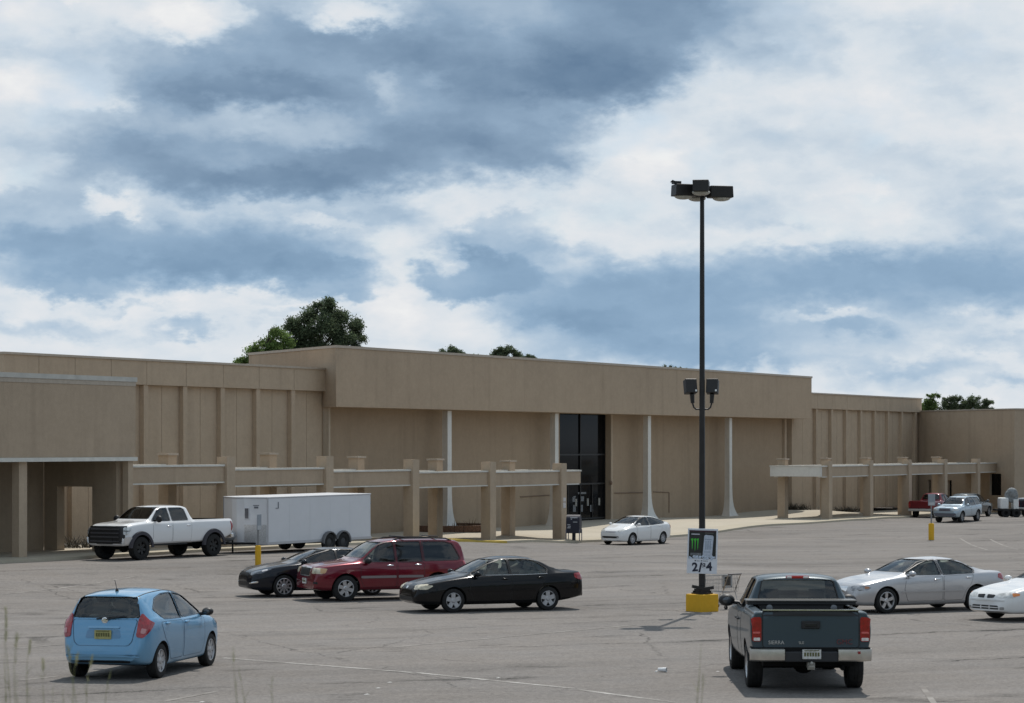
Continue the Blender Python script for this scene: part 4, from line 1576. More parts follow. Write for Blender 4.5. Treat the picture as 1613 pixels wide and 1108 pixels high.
# --- dark slate pickup seen from behind
def slate_pickup():
    S = dict(W=2.02, ax=(1.8225, -1.8225), rw=.385, arch=.455, mid=.2, ws_x=1.6, rw_x=-1.4, tuck=.965, crown=.05, arch_in=.34, wheel_in=.035, n=80,
             top=[(2.80, .80), (2.77, 1.02), (2.65, 1.13), (2.2, 1.20), (1.5, 1.27), (1.28, 1.30), (.95, 1.52), (.55, 1.80), (.3, 1.855), (-.3, 1.875), (-.75, 1.86), (-.86, 1.82), (-1.0, 1.43), (-1.03, 1.385), (-1.1, 1.375), (-2.0, 1.375), (-2.86, 1.375), (-2.94, 1.365), (-2.96, 1.335)],
             sh=[(2.80, .72), (2.65, 1.02), (2.0, 1.14), (1.2, 1.20), (-.9, 1.25), (-1.1, 1.27), (-2.9, 1.28), (-2.96, 1.26)],
             plan=[(2.80, .86), (2.7, .93), (2.5, .97), (2.0, 1.0), (1.0, 1.0), (-1.0, 1.0), (-2.7, 1.0), (-2.93, .995), (-2.96, .985)],
             wt=[(2.80, .7), (2.5, .78), (1.4, .82), (1.25, .83), (.5, .70), (-.3, .69), (-.8, .69), (-.88, .70), (-1.0, .86), (-1.1, .93), (-2.96, .92)],
             bot=[(2.80, .42), (2.5, .36), (1.0, .36), (-1.0, .40), (-2.4, .52), (-2.96, .66)],
             cabin=(-.88, 1.2, .55), ws=(.73, 1.35, .62, 1.80), rwin=(.70, 1.40, .61, 1.775), inset=.06,
             side=[[(1.02, 1.27), (1.0, 1.33), (.55, 1.72), (.30, 1.76), (-.14, 1.77), (-.16, 1.27)], [(-.25, 1.27), (-.23, 1.77), (-.62, 1.76), (-.74, 1.70), (-.82, 1.30)]],
             bed=(-2.88, -1.08, .80, .80), cat='pickup truck')
    P = paint('paint_slate', (.052, .074, .089), metal=.15, rough=.34, dusty=.025, coat=.45)
    c = Car('pickup_truck', 'dark slate pickup truck seen from behind with chrome bumper ends and black bed toolbox', S, P)
    c.body()
    c.windows([GLASS, GLASS_D], GLASS, glass('cab_rear_glass', (.42, .46, .46)))
    shut = mat('slate_shutline', (.008, .01, .012))
    c.doors([[(1.12, 1.22), (1.12, .62), (1.25, .42), (-.17, .42), (-.17, 1.22)], [(-.24, 1.22), (-.24, .42), (-.90, .42), (-.90, 1.22)]], [(-.02, 1.08), (-.36, 1.08)], TRIM, shut=shut)
    c.wheels('six', ALLOY, .26, rim_frac=.60)
    c.mirrors(.88, 1.30, TRIM, (.10, .15, .11))
    # tailgate
    tg = c.back('tailgate', [(-.80, 1.34), (-.80, .76), (.80, .76), (.80, 1.34)], P, off=.012, rim=.012, rim_m=shut, rings=8, rnd=1)
    c.back('tailgate_cap', [(-.79, 1.352), (-.79, 1.28), (.79, 1.28), (.79, 1.352)], TRIM, off=.024, rnd=0, thick=.03, parent=tg)
    MB().box(-2.985, -2.90, -.79, .79, 1.368, 1.385).build('tailgate_top', CHROME, tg)
    MB().box(-3.0, -2.955, -.155, .155, 1.07, 1.20).build('handle_bezel', TRIM, tg, bevel=.012)
    MB().box(-3.008, -2.99, -.10, .10, 1.10, 1.16).build('handle', mat('handle_black', (.006, .006, .006), rough=.3), tg, bevel=.008)
    for txt, yy, zz, size, m in (('SIERRA', .70, .815, .085, mat('badge_silver', (.55, .55, .55), rough=.3, metal=.6)), ('SLE', .20, .82, .06, MATS['badge_silver']), ('GMC', -.42, .815, .12, mat('badge_red', (.13, .03, .035), rough=.4))):
        cu = bpy.data.curves.new('lettering', 'FONT')
        cu.body = txt
        cu.size = size
        cu.extrude = .004
        o = bpy.data.objects.new('tmp', cu)
        COL.objects.link(o)
        me = bpy.data.meshes.new_from_object(o.evaluated_get(bpy.context.evaluated_depsgraph_get()))
        bpy.data.objects.remove(o)
        me.materials.clear()
        me.materials.append(m)
        me.name = 'lettering'
        l = obj('lettering', me, tg, (-2.982, yy, zz), (R(90), 0, R(-90)))
    for s in (1, -1):
        tl = c.back('taillight', [(s * .812, 1.265), (s * .812, .86), (s * .968, .86), (s * .968, 1.255)], REDLENS, off=.022, thick=.04, rings=4)
        MB().box(-2.985, -2.95, min(s * .83, s * .955), max(s * .83, s * .945), .865, .925).build('reversing_lens', CLEAR, tl, bevel=.008)
        MB().box(-2.988, -2.95, min(s * .83, s * .955), max(s * .83, s * .955), .985, 1.02).build('lamp_band', mat('pink_lens', (.6, .10, .09), rough=.2, coat=1), tl, bevel=.008)
        # chrome bumper ends
        mb = MB()
        ys = [.44, .62, .80, .93, 1.0]
        vs, fs = [], []
        for i, y in enumerate(ys):
            xb = -3.10 + (0 if y < .85 else (y - .85) * .9)
            for x, z in ((xb + .06, .535), (xb, .56), (xb - .01, .64), (xb, .735), (xb + .12, .745)):
                vs.append((x, s * y, z))
        for i in range(len(ys) - 1):
            for j in range(4):
                fs.append((5 * i + j, 5 * i + j + 1, 5 * i + 6 + j, 5 * i + 5 + j))
        fs.append((0, 1, 2, 3, 4))
        fs.append(tuple(20 + j for j in (4, 3, 2, 1, 0)))
        mb.add(vs, fs)
        mb.build('bumper', mat('bumper_chrome', (.50, .48, .44), rough=.28, metal=.85, noise=.15, nscale=5), c.root, smooth=True)
        if s < 0:
            MB().box(-3.125, -3.10, -.80, -.755, .665, .71).build('reflector', REDLENS, c.root, bevel=.006)
    MB().box(-3.09, -2.9, -.44, .44, .53, .70).build('bumper_step', mat('bumper_plastic', (.018, .019, .022), rough=.6), c.root, bevel=.02, bseg=2)
    MB().box(-2.98, -2.7, -.98, .98, .68, .76).build('bumper_mount', DARK, c.root)
    mb = MB()
    mb.box(-3.05, -2.75, -.05, .05, .42, .50)
    mb.box(-3.16, -3.02, -.045, .045, .45, .48)
    mb.ellipsoid((-3.12, 0, .51), (.03, .03, .035), 10, 6)
    mb.box(-3.04, -3.0, -.06, .06, .40, .52)
    mb.build('tow_hitch', mat('hitch_steel', (.35, .34, .31), rough=.5, metal=.5), c.root)
    mb = MB()
    mb.box(-2.6, -1.0, -.75, .75, .42, .60)
    mb.tube([(-1.82, -.85, .385), (-1.82, .85, .385)], .06, 8)
    mb.ellipsoid((-1.82, 0, .385), (.16, .18, .15))
    mb.tube([(-2.75, -.55, .40), (-2.0, -.55, .45)], .04, 8)
    mb.build('chassis', DARK, c.root)
    c.plate((-4, 0, .66), (-1, 0, 0), (.55, .55, .53)).location = (-.13, 0, 0)
    # toolbox across the bed
    tb = MB()
    tb.box(-1.55, -1.10, -.93, .93, 1.378, 1.43)
    tb.box(-1.52, -1.12, -.72, .72, .95, 1.377)
    t = tb.build('toolbox', mat('toolbox_black', (.014, .014, .015), rough=.45), c.root, bevel=.015, bseg=2)
    MB().box(-1.575, -1.09, -.95, .95, 1.432, 1.465).build('lid', mat('toolbox_lid', (.10, .10, .095), rough=.35, metal=.4), t, bevel=.012)
    for y in (-.55, .55):
        MB().lathe([(.055, 0), (.055, .025), (.03, .03), (.001, .03)], 16, M=Matrix.Translation((-1.525, y, 1.33)) @ Matrix.Rotation(R(-90), 4, 'Y')).build('latch', mat('latch_grey', (.20, .21, .22), rough=.4, metal=.4), t, smooth=True)
    # high brake lamp
    h, n = c.skin((-.845, 0, 3), (0, 0, 1))
    hb = MB().box(-.875, -.80, -.20, .20, 1.80, 1.85)
    o = hb.build('brake_lamp', mat('brake_red', (.45, .01, .015), rough=.15, coat=1), c.root, bevel=.01)
    for y in (.145, -.145):
        MB().box(-.88, -.85, y - .045, y + .045, 1.805, 1.845).build('cargo_lens', CLEAR, o, bevel=.005)
    for s in (1, -1):
        c.patch('headlight', [(2.78, s * .62, 1.02), (2.79, s * .62, .80), (2.62, s * .93, .82), (2.45, s * .95, 1.0)], (1, s, .1), LENS, off=.006)
    c.front('grille', [(-.55, 1.0), (-.55, .78), (.55, .78), (.55, 1.0)], CHROME, off=.006)
    c.seats([(.2, 0)], SEATM, .40, .72)
    c.dash(1.1, 1.32, .75)
    h, n = c.skin((.1, .35, 3), (0, 0, 1))
    c.place(5.0, 39.6, 88.6)


# --- black sedan, side on
def black_sedan():
    S = dict(W=1.785, ax=(1.3575, -1.3575), rw=.315, arch=.365, mid=-.3, ws_x=2.2, rw_x=-2.3, n=72,
             top=[(2.36, .48), (2.34, .62), (2.26, .71), (2.0, .80), (1.5, .90), (1.12, .955), (.95, .99), (.5, 1.22), (.12, 1.385), (-.25, 1.435), (-.6, 1.44), (-1.0, 1.405), (-1.25, 1.34), (-1.6, 1.17), (-1.85, 1.075), (-2.05, 1.06), (-2.36, 1.03), (-2.42, .92), (-2.46, .66), (-2.47, .5)],
             sh=[(2.36, .42), (2.26, .64), (1.9, .76), (1.2, .87), (.9, .90), (0, .93), (-1.2, .96), (-1.9, .98), (-2.3, .97), (-2.42, .82), (-2.47, .45)],
             plan=[(2.36, .50), (2.30, .66), (2.1, .79), (1.7, .865), (1.2, .885), (-1.2, .8925), (-1.8, .875), (-2.2, .82), (-2.40, .74), (-2.47, .62)],
             wt=[(2.36, .4), (2.1, .60), (1.5, .70), (1.0, .72), (.1, .585), (-.4, .565), (-1.0, .565), (-1.3, .60), (-1.85, .70), (-2.3, .70), (-2.47, .5)],
             bot=[(2.36, .30), (2.1, .21), (1.0, .19), (-1.2, .19), (-1.9, .26), (-2.47, .36)],
             cabin=(-1.5, .9, .40), ws=(.65, 1.03, .54, 1.36), rwin=(.63, 1.115, .52, 1.36),
             side=[[(.80, .975), (.78, 1.02), (.22, 1.315), (-.02, 1.355), (-.24, 1.365), (-.24, .965)], [(-.32, .965), (-.32, 1.365), (-.80, 1.355), (-1.05, 1.31), (-1.36, 1.10), (-1.30, .985)]])
    P = paint('paint_black', (.005, .005, .006), rough=.2, dusty=.025, coat=.4)
    c = Car('sedan_car', 'black four-door sedan with silver wheel covers parked beside the dark red SUV', S, P)
    c.body()
    c.windows([GLASS, GLASS], GLASS, GLASS, TRIM)
    c.doors([[(.86, .93), (.92, .60), (.80, .30), (-.27, .30), (-.27, .93)], [(-.30, .93), (-.30, .30), (-.90, .30), (-1.0, .55), (-1.18, .70), (-1.28, .95)]], [(-.10, .86), (-1.12, .88)], P, shut=mat('black_shutline', (.002, .002, .002)))
    bright = mat('belt_chrome', (.45, .45, .45), rough=.25, metal=.9)
    for s in (1, -1):
        pts = [c.skin((x, s * 2, z), (0, s, 0))[0] + Vector((0, s * .006, 0)) for x, z in ((.80, .962), (.2, .957), (-.6, .957), (-1.34, .975))]
        MB().tube(pts, .012, 5).build('belt_strip', bright, c.root)
        c.patch('side_moulding', [(.95, s, .60), (.95, s, .55), (-1.0, s, .55), (-1.0, s, .60)], (0, s, 0), P, off=.018, thick=.03)
        c.patch('headlight', [(2.29, s * .42, .72), (2.31, s * .44, .60), (2.10, s * .80, .61), (1.93, s * .84, .71), (2.1, s * .74, .76)], (1, s * .7, .1), LENS_OLD, off=.008)
        c.patch('taillight', [(-2.40, s * .42, .96), (-2.43, s * .42, .80), (-2.33, s * .80, .80), (-2.16, s * .84, .86), (-2.16, s * .84, .97), (-2.35, s * .74, .985)], (-1, s, 0), REDLENS, off=.008)
    c.front('grille', [(-.36, .70), (-.32, .60), (.32, .60), (.36, .70)], mat('grille_dark', (.02, .02, .022), rough=.4), off=.006)
    c.front('emblem', [(-.06, .685), (-.05, .62), (.05, .62), (.06, .685)], CHROME, off=.012)
    c.front('lower_grille', [(-.45, .42), (-.45, .33), (.45, .33), (.45, .42)], TRIM, off=.004)
    c.wheels('five', HUBCAP, .195, rim_frac=.66)
    c.mirrors(.72, .97, P, (.085, .10, .07))
    c.seats([(.1, 0), (-.85, 1)], SEATG, .35, .38)
    c.dash(.85, .96)
    MB().tube([(-2.45, -.5, .29), (-2.1, -.5, .30)], .03, 8).build('exhaust', CHROME, c.root)
    c.place(-.62, 59.33, 203.7)


# --- dark red SUV
def red_suv():
    S = dict(W=1.895, ax=(1.435, -1.435), rw=.375, arch=.435, mid=0, ws_x=1.9, rw_x=-2.7, tuck=.965, arch_in=.32, n=72,
             top=[(2.36, .70), (2.34, .90), (2.26, 1.01), (2.0, 1.07), (1.5, 1.13), (1.16, 1.17), (1.0, 1.22), (.6, 1.52), (.30, 1.70), (.05, 1.76), (-.5, 1.79), (-1.4, 1.79), (-2.0, 1.765), (-2.2, 1.72), (-2.27, 1.62), (-2.40, 1.10), (-2.44, .95), (-2.48, .72), (-2.49, .5)],
             sh=[(2.36, .62), (2.26, .92), (1.8, 1.02), (1.1, 1.08), (0, 1.10), (-1.5, 1.12), (-2.2, 1.12), (-2.4, .98), (-2.49, .45)],
             plan=[(2.36, .74), (2.30, .83), (2.1, .90), (1.6, .935), (0, .9475), (-1.6, .945), (-2.1, .92), (-2.35, .86), (-2.49, .76)],
             wt=[(2.36, .6), (2.1, .72), (1.3, .78), (1.05, .78), (.2, .655), (-.5, .64), (-1.8, .63), (-2.2, .62), (-2.35, .72), (-2.49, .66)],
             bot=[(2.36, .36), (2.0, .30), (1.0, .30), (-1.0, .30), (-1.9, .36), (-2.49, .44)],
             cabin=(-2.28, 1.05, .50), ws=(.71, 1.25, .60, 1.68), rwin=(.66, 1.17, .56, 1.62),
             side=[[(.86, 1.13), (.84, 1.20), (.36, 1.60), (.15, 1.665), (-.10, 1.685), (-.10, 1.125)], [(-.18, 1.125), (-.18, 1.69), (-.95, 1.69), (-.95, 1.13)], [(-1.03, 1.135), (-1.03, 1.69), (-1.75, 1.675), (-1.98, 1.61), (-2.16, 1.22), (-2.10, 1.15)]],
             cat='SUV')
    P = paint('paint_dark_red', (.155, .008, .020), metal=.35, rough=.24, dusty=.08)
    c = Car('suv_car', 'dark red SUV with chrome wheels and roof rack parked between two black cars', S, P)
    c.body()
    c.windows([glass('suv_front_glass', (.40, .45, .43)), GLASS_B, GLASS_B], GLASS, GLASS_B)
    shut = mat('red_shutline', (.02, .002, .004))
    c.doors([[(.98, 1.09), (1.0, .62), (.88, .40), (-.13, .40), (-.13, 1.09)], [(-.16, 1.09), (-.16, .40), (-.90, .40), (-1.0, .70), (-1.0, 1.10)]], [(.08, 1.02), (-.80, 1.03)], CHROME, shut=shut)
    silver = mat('moulding_grey', (.20, .17, .17), rough=.5)
    for s in (1, -1):
        for a, b in ((.98, -.11), (-.18, -.96)):
            c.patch('side_moulding', [(a, s, .73), (a, s, .66), (b, s, .66), (b, s, .73)], (0, s, 0), silver, off=.02, thick=.03)
        hl = c.patch('headlight', [(2.30, s * .52, .97), (2.33, s * .52, .80), (2.13, s * .885, .80), (2.0, s * .91, .95)], (1, s * .8, .05), LENS_OLD, off=.01, thick=.02)
        c.patch('turn_lens', [(2.20, s * .83, .96), (2.20, s * .83, .81), (2.06, s * .90, .81), (2.0, s * .91, .95)], (.6, s, .05), mat('turn_amber', (.55, .33, .14), rough=.2, coat=1), off=.014, thick=.01, parent=hl, grow=.9)
        c.patch('fog_lamp', [(2.30, s * .66, .58), (2.30, s * .66, .50), (2.22, s * .80, .50), (2.22, s * .80, .58)], (1, s * .5, 0), TRIM, off=.004)
        c.patch('taillight', [(-2.36, s * .72, 1.12), (-2.42, s * .72, .82), (-2.3, s * .88, .82), (-2.24, s * .86, 1.12)], (-1, s, 0), REDLENS, off=.01)
    g = c.front('grille', [(-.42, .985), (-.40, .72), (.40, .72), (.42, .985)], CHROME, off=.012, thick=.03)
    c.front('grille_mesh', [(-.36, .955), (-.35, .75), (.35, .75), (.36, .955)], mat('mesh_black', (.02, .02, .02), rough=.6), off=.022, thick=.02, parent=g)
    c.plate((4, 0, .58), (1, 0, 0), (.62, .62, .60))
    c.wheels('six', CHROME if False else ALLOY, .235, rim_frac=.64)
    c.mirrors(.80, 1.14, TRIM, (.09, .12, .09))
    # roof rack
    for s in (1, -1):
        pts = [c.skin((x, s * .57, 3), (0, 0, 1))[0] + Vector((0, 0, .05 if 0 < i < 5 else .0)) for i, x in enumerate((-.12, -.3, -.8, -1.3, -1.8, -2.0))]
        MB().tube(pts, .022, 6).build('roof_rail', TRIM, c.root, smooth=True)
    for x in (-.5, -1.55):
        z = c.skin((x, 0, 3), (0, 0, 1))[0].z
        MB().box(x - .03, x + .03, -.57, .57, z + .03, z + .06).build('roof_bar', TRIM, c.root, bevel=.01)
    c.seats([(.15, 0), (-.8, 1)], SEATM, .40, .60)
    c.dash(1.0, 1.18, .7)
    # windshield sunshade glare: silver shade behind the glass
    c.place(-3.86, 65.37, 205.1)


# --- second dark sedan, mostly hidden
def dark_sedan():
    S = dict(W=1.83, ax=(1.3975, -1.3975), rw=.33, arch=.38, mid=-.3, ws_x=2.2, rw_x=-2.5, n=70,
             top=[(2.40, .50), (2.38, .66), (2.30, .76), (2.0, .86), (1.5, .96), (1.22, 1.0), (1.05, 1.04), (.5, 1.28), (.12, 1.40), (-.25, 1.45), (-.6, 1.455), (-1.0, 1.42), (-1.4, 1.31), (-1.8, 1.15), (-2.0, 1.11), (-2.30, 1.09), (-2.40, .95), (-2.44, .66), (-2.45, .5)],
             sh=[(2.40, .42), (2.28, .68), (1.9, .82), (1.2, .93), (.9, .95), (0, .98), (-1.2, 1.0), (-1.9, 1.02), (-2.3, 1.0), (-2.42, .82), (-2.45, .45)],
             plan=[(2.40, .46), (2.34, .66), (2.15, .80), (1.8, .88), (1.3, .91), (-1.2, .915), (-1.8, .90), (-2.2, .84), (-2.40, .74), (-2.45, .62)],
             wt=[(2.40, .36), (2.1, .62), (1.5, .72), (1.1, .74), (.1, .60), (-.4, .58), (-1.0, .57), (-1.4, .60), (-1.9, .72), (-2.3, .70), (-2.45, .5)],
             bot=[(2.40, .28), (2.1, .20), (1.0, .18), (-1.2, .18), (-1.9, .26), (-2.45, .36)],
             cabin=(-1.6, 1.0, .40), ws=(.66, 1.085, .55, 1.385), rwin=(.62, 1.19, .52, 1.37),
             side=[[(.90, 1.02), (.88, 1.07), (.25, 1.34), (0, 1.38), (-.25, 1.39), (-.25, 1.0)], [(-.33, 1.0), (-.33, 1.39), (-.80, 1.375), (-1.2, 1.27), (-1.45, 1.14), (-1.30, 1.02)]])
    P = paint('paint_charcoal_blue', (.010, .012, .018), metal=.2, rough=.2, dusty=.025, coat=.5)
    c = Car('sedan_car', 'dark blue-black sedan partly hidden behind the dark red SUV', S, P)
    c.body()
    c.windows(GLASS_D, GLASS, GLASS_D)
    c.doors([[(.92, .97), (.98, .60), (.86, .30), (-.28, .30), (-.28, .97)], [(-.31, .97), (-.31, .30), (-.92, .30), (-1.02, .55), (-1.2, .72), (-1.3, .99)]], [(-.10, .90), (-1.12, .93)], P, shut=mat('black_shutline', (.002, .002, .002)))
    for s in (1, -1):
        hl = c.patch('headlight', [(2.31, s * .44, .74), (2.30, s * .52, .64), (2.10, s * .83, .72), (1.80, s * .87, .86), (2.0, s * .76, .84)], (1, s * .7, .2), mat('smoked_lamp', (.10, .11, .13), rough=.1, coat=1, noise=.5, nscale=9), off=.007)
        c.patch('turn_lens', [(2.1, s * .80, .80), (2.1, s * .80, .75), (1.9, s * .87, .80), (1.9, s * .86, .85)], (.5, s, .1), CLEAR, off=.011, parent=hl, grow=.8)
        c.patch('fog_trim', [(2.30, s * .50, .44), (2.30, s * .50, .40), (2.17, s * .78, .44), (2.17, s * .78, .49)], (1, s * .6, 0), CHROME, off=.01)
    c.front('grille', [(-.34, .73), (-.42, .63), (.42, .63), (.34, .73)], TRIM, off=.006)
    c.front('lower_grille', [(-.50, .46), (-.55, .34), (.55, .34), (.50, .46)], TRIM, off=.004)
    c.wheels('ten', ALLOY, .205, rim_frac=.72)
    c.mirrors(.80, 1.02, P, (.085, .11, .07))
    c.seats([(.1, 0), (-.85, 1)], SEATM, .36, .40)
    c.dash(.95, 1.0)
    c.place(-5.84, 67.29, 204.3)


# --- silver sedan
def silver_sedan():
    S = dict(W=1.86, ax=(1.4545, -1.4545), rw=.33, arch=.385, mid=-.35, ws_x=2.2, rw_x=-2.5, n=72,
             top=[(2.36, .50), (2.34, .64), (2.27, .735), (2.0, .82), (1.5, .92), (1.12, .97), (.95, 1.0), (.45, 1.23), (.05, 1.385), (-.3, 1.42), (-.65, 1.425), (-1.05, 1.39), (-1.4, 1.27), (-1.75, 1.12), (-1.95, 1.075), (-2.2, 1.06), (-2.42, 1.03), (-2.50, .88), (-2.54, .64), (-2.55, .5)],
             sh=[(2.36, .42), (2.26, .66), (1.9, .78), (1.2, .90), (.9, .92), (0, .95), (-1.2, .98), (-1.9, 1.0), (-2.35, .98), (-2.5, .80), (-2.55, .45)],
             plan=[(2.36, .54), (2.30, .70), (2.1, .82), (1.75, .895), (1.3, .92), (-1.2, .93), (-1.8, .915), (-2.25, .85), (-2.48, .76), (-2.55, .64)],
             wt=[(2.36, .42), (2.1, .64), (1.5, .74), (1.0, .76), (.05, .60), (-.4, .58), (-1.0, .575), (-1.4, .62), (-1.9, .73), (-2.35, .73), (-2.55, .5)],
             bot=[(2.36, .28), (2.1, .20), (1.0, .18), (-1.2, .18), (-1.9, .26), (-2.55, .36)],
             cabin=(-1.62, .9, .40), ws=(.665, 1.05, .55, 1.365), rwin=(.64, 1.15, .53, 1.36),
             side=[[(.78, .985), (.76, 1.03), (.18, 1.31), (-.05, 1.345), (-.30, 1.355), (-.30, .975)], [(-.38, .975), (-.38, 1.355), (-.85, 1.34), (-1.2, 1.245), (-1.45, 1.09), (-1.36, 1.0)]])
    P = paint('paint_silver', (.46, .46, .47), metal=.55, rough=.3, dusty=.07)
    c = Car('sedan_car', 'silver sedan with five-spoke alloy wheels parked beyond the slate pickup', S, P)
    c.body()
    c.windows([GLASS, GLASS], GLASS, GLASS, TRIM)
    c.doors([[(.84, .94), (.92, .60), (.80, .30), (-.33, .30), (-.33, .94)], [(-.36, .94), (-.36, .30), (-.98, .30), (-1.08, .55), (-1.26, .72), (-1.36, .97)]], [(-.14, .86), (-1.18, .89)], CHROME, shut=mat('silver_shutline', (.10, .10, .10)))
    for s in (1, -1):
        hl = c.patch('headlight', [(2.29, s * .46, .71), (2.31, s * .48, .59), (2.10, s * .84, .60), (1.95, s * .885, .68), (2.1, s * .78, .74)], (1, s * .7, .1), mat('clear_lamp', (.30, .30, .31), rough=.1, metal=.5, coat=1, noise=.6, nscale=11), off=.008)
        c.patch('turn_lens', [(2.13, s * .82, .72), (2.13, s * .82, .64), (1.99, s * .88, .66), (2.0, s * .87, .71)], (.6, s, .1), mat('turn_amber_dim', (.42, .16, .05), rough=.2, coat=1), off=.012, parent=hl, grow=.85)
        c.patch('side_moulding', [(1.0, s, .57), (1.0, s, .53), (-1.05, s, .53), (-1.05, s, .57)], (0, s, 0), P, off=.016, thick=.03)
        c.patch('taillight', [(-2.46, s * .5, .98), (-2.5, s * .5, .80), (-2.40, s * .82, .80), (-2.22, s * .87, .86), (-2.25, s * .85, .97)], (-1, s, 0), REDLENS, off=.008)
    c.front('grille', [(-.36, .70), (-.32, .56), (.32, .56), (.36, .70)], CHROME, off=.008)
    c.front('lower_grille', [(-.50, .42), (-.50, .33), (.50, .33), (.50, .42)], TRIM, off=.004)
    c.wheels('five_thin', ALLOY, .215, rim_frac=.70)
    c.mirrors(.72, .99, P, (.09, .12, .075))
    c.seats([(.05, 0), (-.9, 1)], SEATG, .36, .38)
    c.dash(.85, .97)
    mb = MB().lathe([(.02, -.01), (.02, .02), (.001, .05)], 8, M=Matrix.Translation((.55, .1, 1.18)))
    c.place(10.67, 59.3, 206.7)


# --- white sedan cut by the edge of the picture
def white_sedan():
    S = dict(W=1.79, ax=(1.36, -1.36), rw=.315, arch=.365, mid=-.3, ws_x=2.1, rw_x=-2.4, n=70,
             top=[(2.40, .46), (2.38, .60), (2.31, .69), (2.05, .79), (1.6, .88), (1.2, .93), (1.05, .96), (.5, 1.20), (.12, 1.35), (-.25, 1.395), (-.6, 1.40), (-1.0, 1.36), (-1.4, 1.24), (-1.75, 1.11), (-1.95, 1.07), (-2.2, 1.06), (-2.28, .92), (-2.32, .64), (-2.33, .5)],
             sh=[(2.40, .40), (2.28, .62), (1.9, .75), (1.2, .87), (0, .92), (-1.2, .96), (-1.9, .98), (-2.2, .97), (-2.3, .80), (-2.33, .45)],
             plan=[(2.40, .48), (2.34, .66), (2.15, .79), (1.8, .86), (1.3, .89), (-1.2, .895), (-1.8, .88), (-2.15, .82), (-2.28, .74), (-2.33, .62)],
             wt=[(2.40, .36), (2.1, .60), (1.5, .70), (1.1, .72), (.1, .585), (-.4, .565), (-1.0, .56), (-1.4, .60), (-1.85, .70), (-2.2, .70), (-2.33, .5)],
             bot=[(2.40, .26), (2.1, .19), (1.0, .18), (-1.2, .18), (-1.9, .26), (-2.33, .36)],
             cabin=(-1.55, 1.0, .40), ws=(.65, 1.015, .54, 1.33), rwin=(.62, 1.14, .52, 1.33),
             side=[[(.86, .955), (.84, 1.0), (.25, 1.28), (0, 1.32), (-.25, 1.33), (-.25, .945)], [(-.33, .945), (-.33, 1.33), (-.80, 1.31), (-1.15, 1.22), (-1.40, 1.07), (-1.30, .97)]])
    P = paint('paint_white', (.72, .72, .71), rough=.25, dusty=.05)
    c = Car('sedan_car', 'white sedan with amber front lamp cut off by the picture edge', S, P)
    c.body()
    c.windows(GLASS, GLASS, GLASS)
    c.doors([[(.90, .91), (.96, .60), (.84, .30), (-.28, .30), (-.28, .91)], [(-.31, .91), (-.31, .30), (-.92, .30), (-1.02, .55), (-1.2, .70), (-1.3, .94)]], [(-.10, .84), (-1.12, .88)], P, shut=mat('white_shutline', (.2, .2, .2)))
    for s in (1, -1):
        hl = c.patch('headlight', [(2.31, s * .38, .69), (2.34, s * .38, .58), (2.16, s * .76, .58), (1.98, s * .83, .68), (2.1, s * .72, .73)], (1, s * .7, .15), mat('white_lamp', (.55, .55, .53), rough=.12, coat=1, noise=.4, nscale=9), off=.008)
        c.patch('turn_lens', [(2.18, s * .70, .70), (2.18, s * .72, .60), (2.0, s * .82, .64), (2.0, s * .82, .70)], (.7, s, .1), AMBER, off=.013, parent=hl, grow=.85)
        g = c.front('grille', [(s * .04, .665), (s * .05, .57), (s * .28, .58), (s * .31, .655)], TRIM, off=.006)
        c.front('fog_lamp', [(s * .50, .36), (s * .50, .29), (s * .62, .30), (s * .62, .37)], mat('fog_grey', (.25, .25, .25), rough=.2, coat=1), off=.006)
    lg = c.front('lower_grille', [(-.45, .40), (-.48, .30), (.48, .30), (.45, .40)], mat('grille_dark', (.02, .02, .022)), off=.004)
    for y in (-.15, .15):
        c.front('grille_bar', [(y - .015, .395), (y - .015, .305), (y + .015, .305), (y + .015, .395)], P, off=.012, parent=lg, rnd=0)
    c.front('grille_bar', [(-.46, .36), (-.46, .34), (.46, .34), (.46, .36)], P, off=.011, parent=lg, rnd=0)
    c.front('bumper_crease', [(-.62, .545), (-.62, .515), (.62, .515), (.62, .545)], P, off=.022, thick=.03)
    c.wheels('five', HUBCAP, .205)
    c.mirrors(.78, .96, P, (.085, .11, .07))
    c.seats([(.1, 0), (-.85, 1)], SEATG, .35, .38)
    c.dash(.9, .94)
    return c


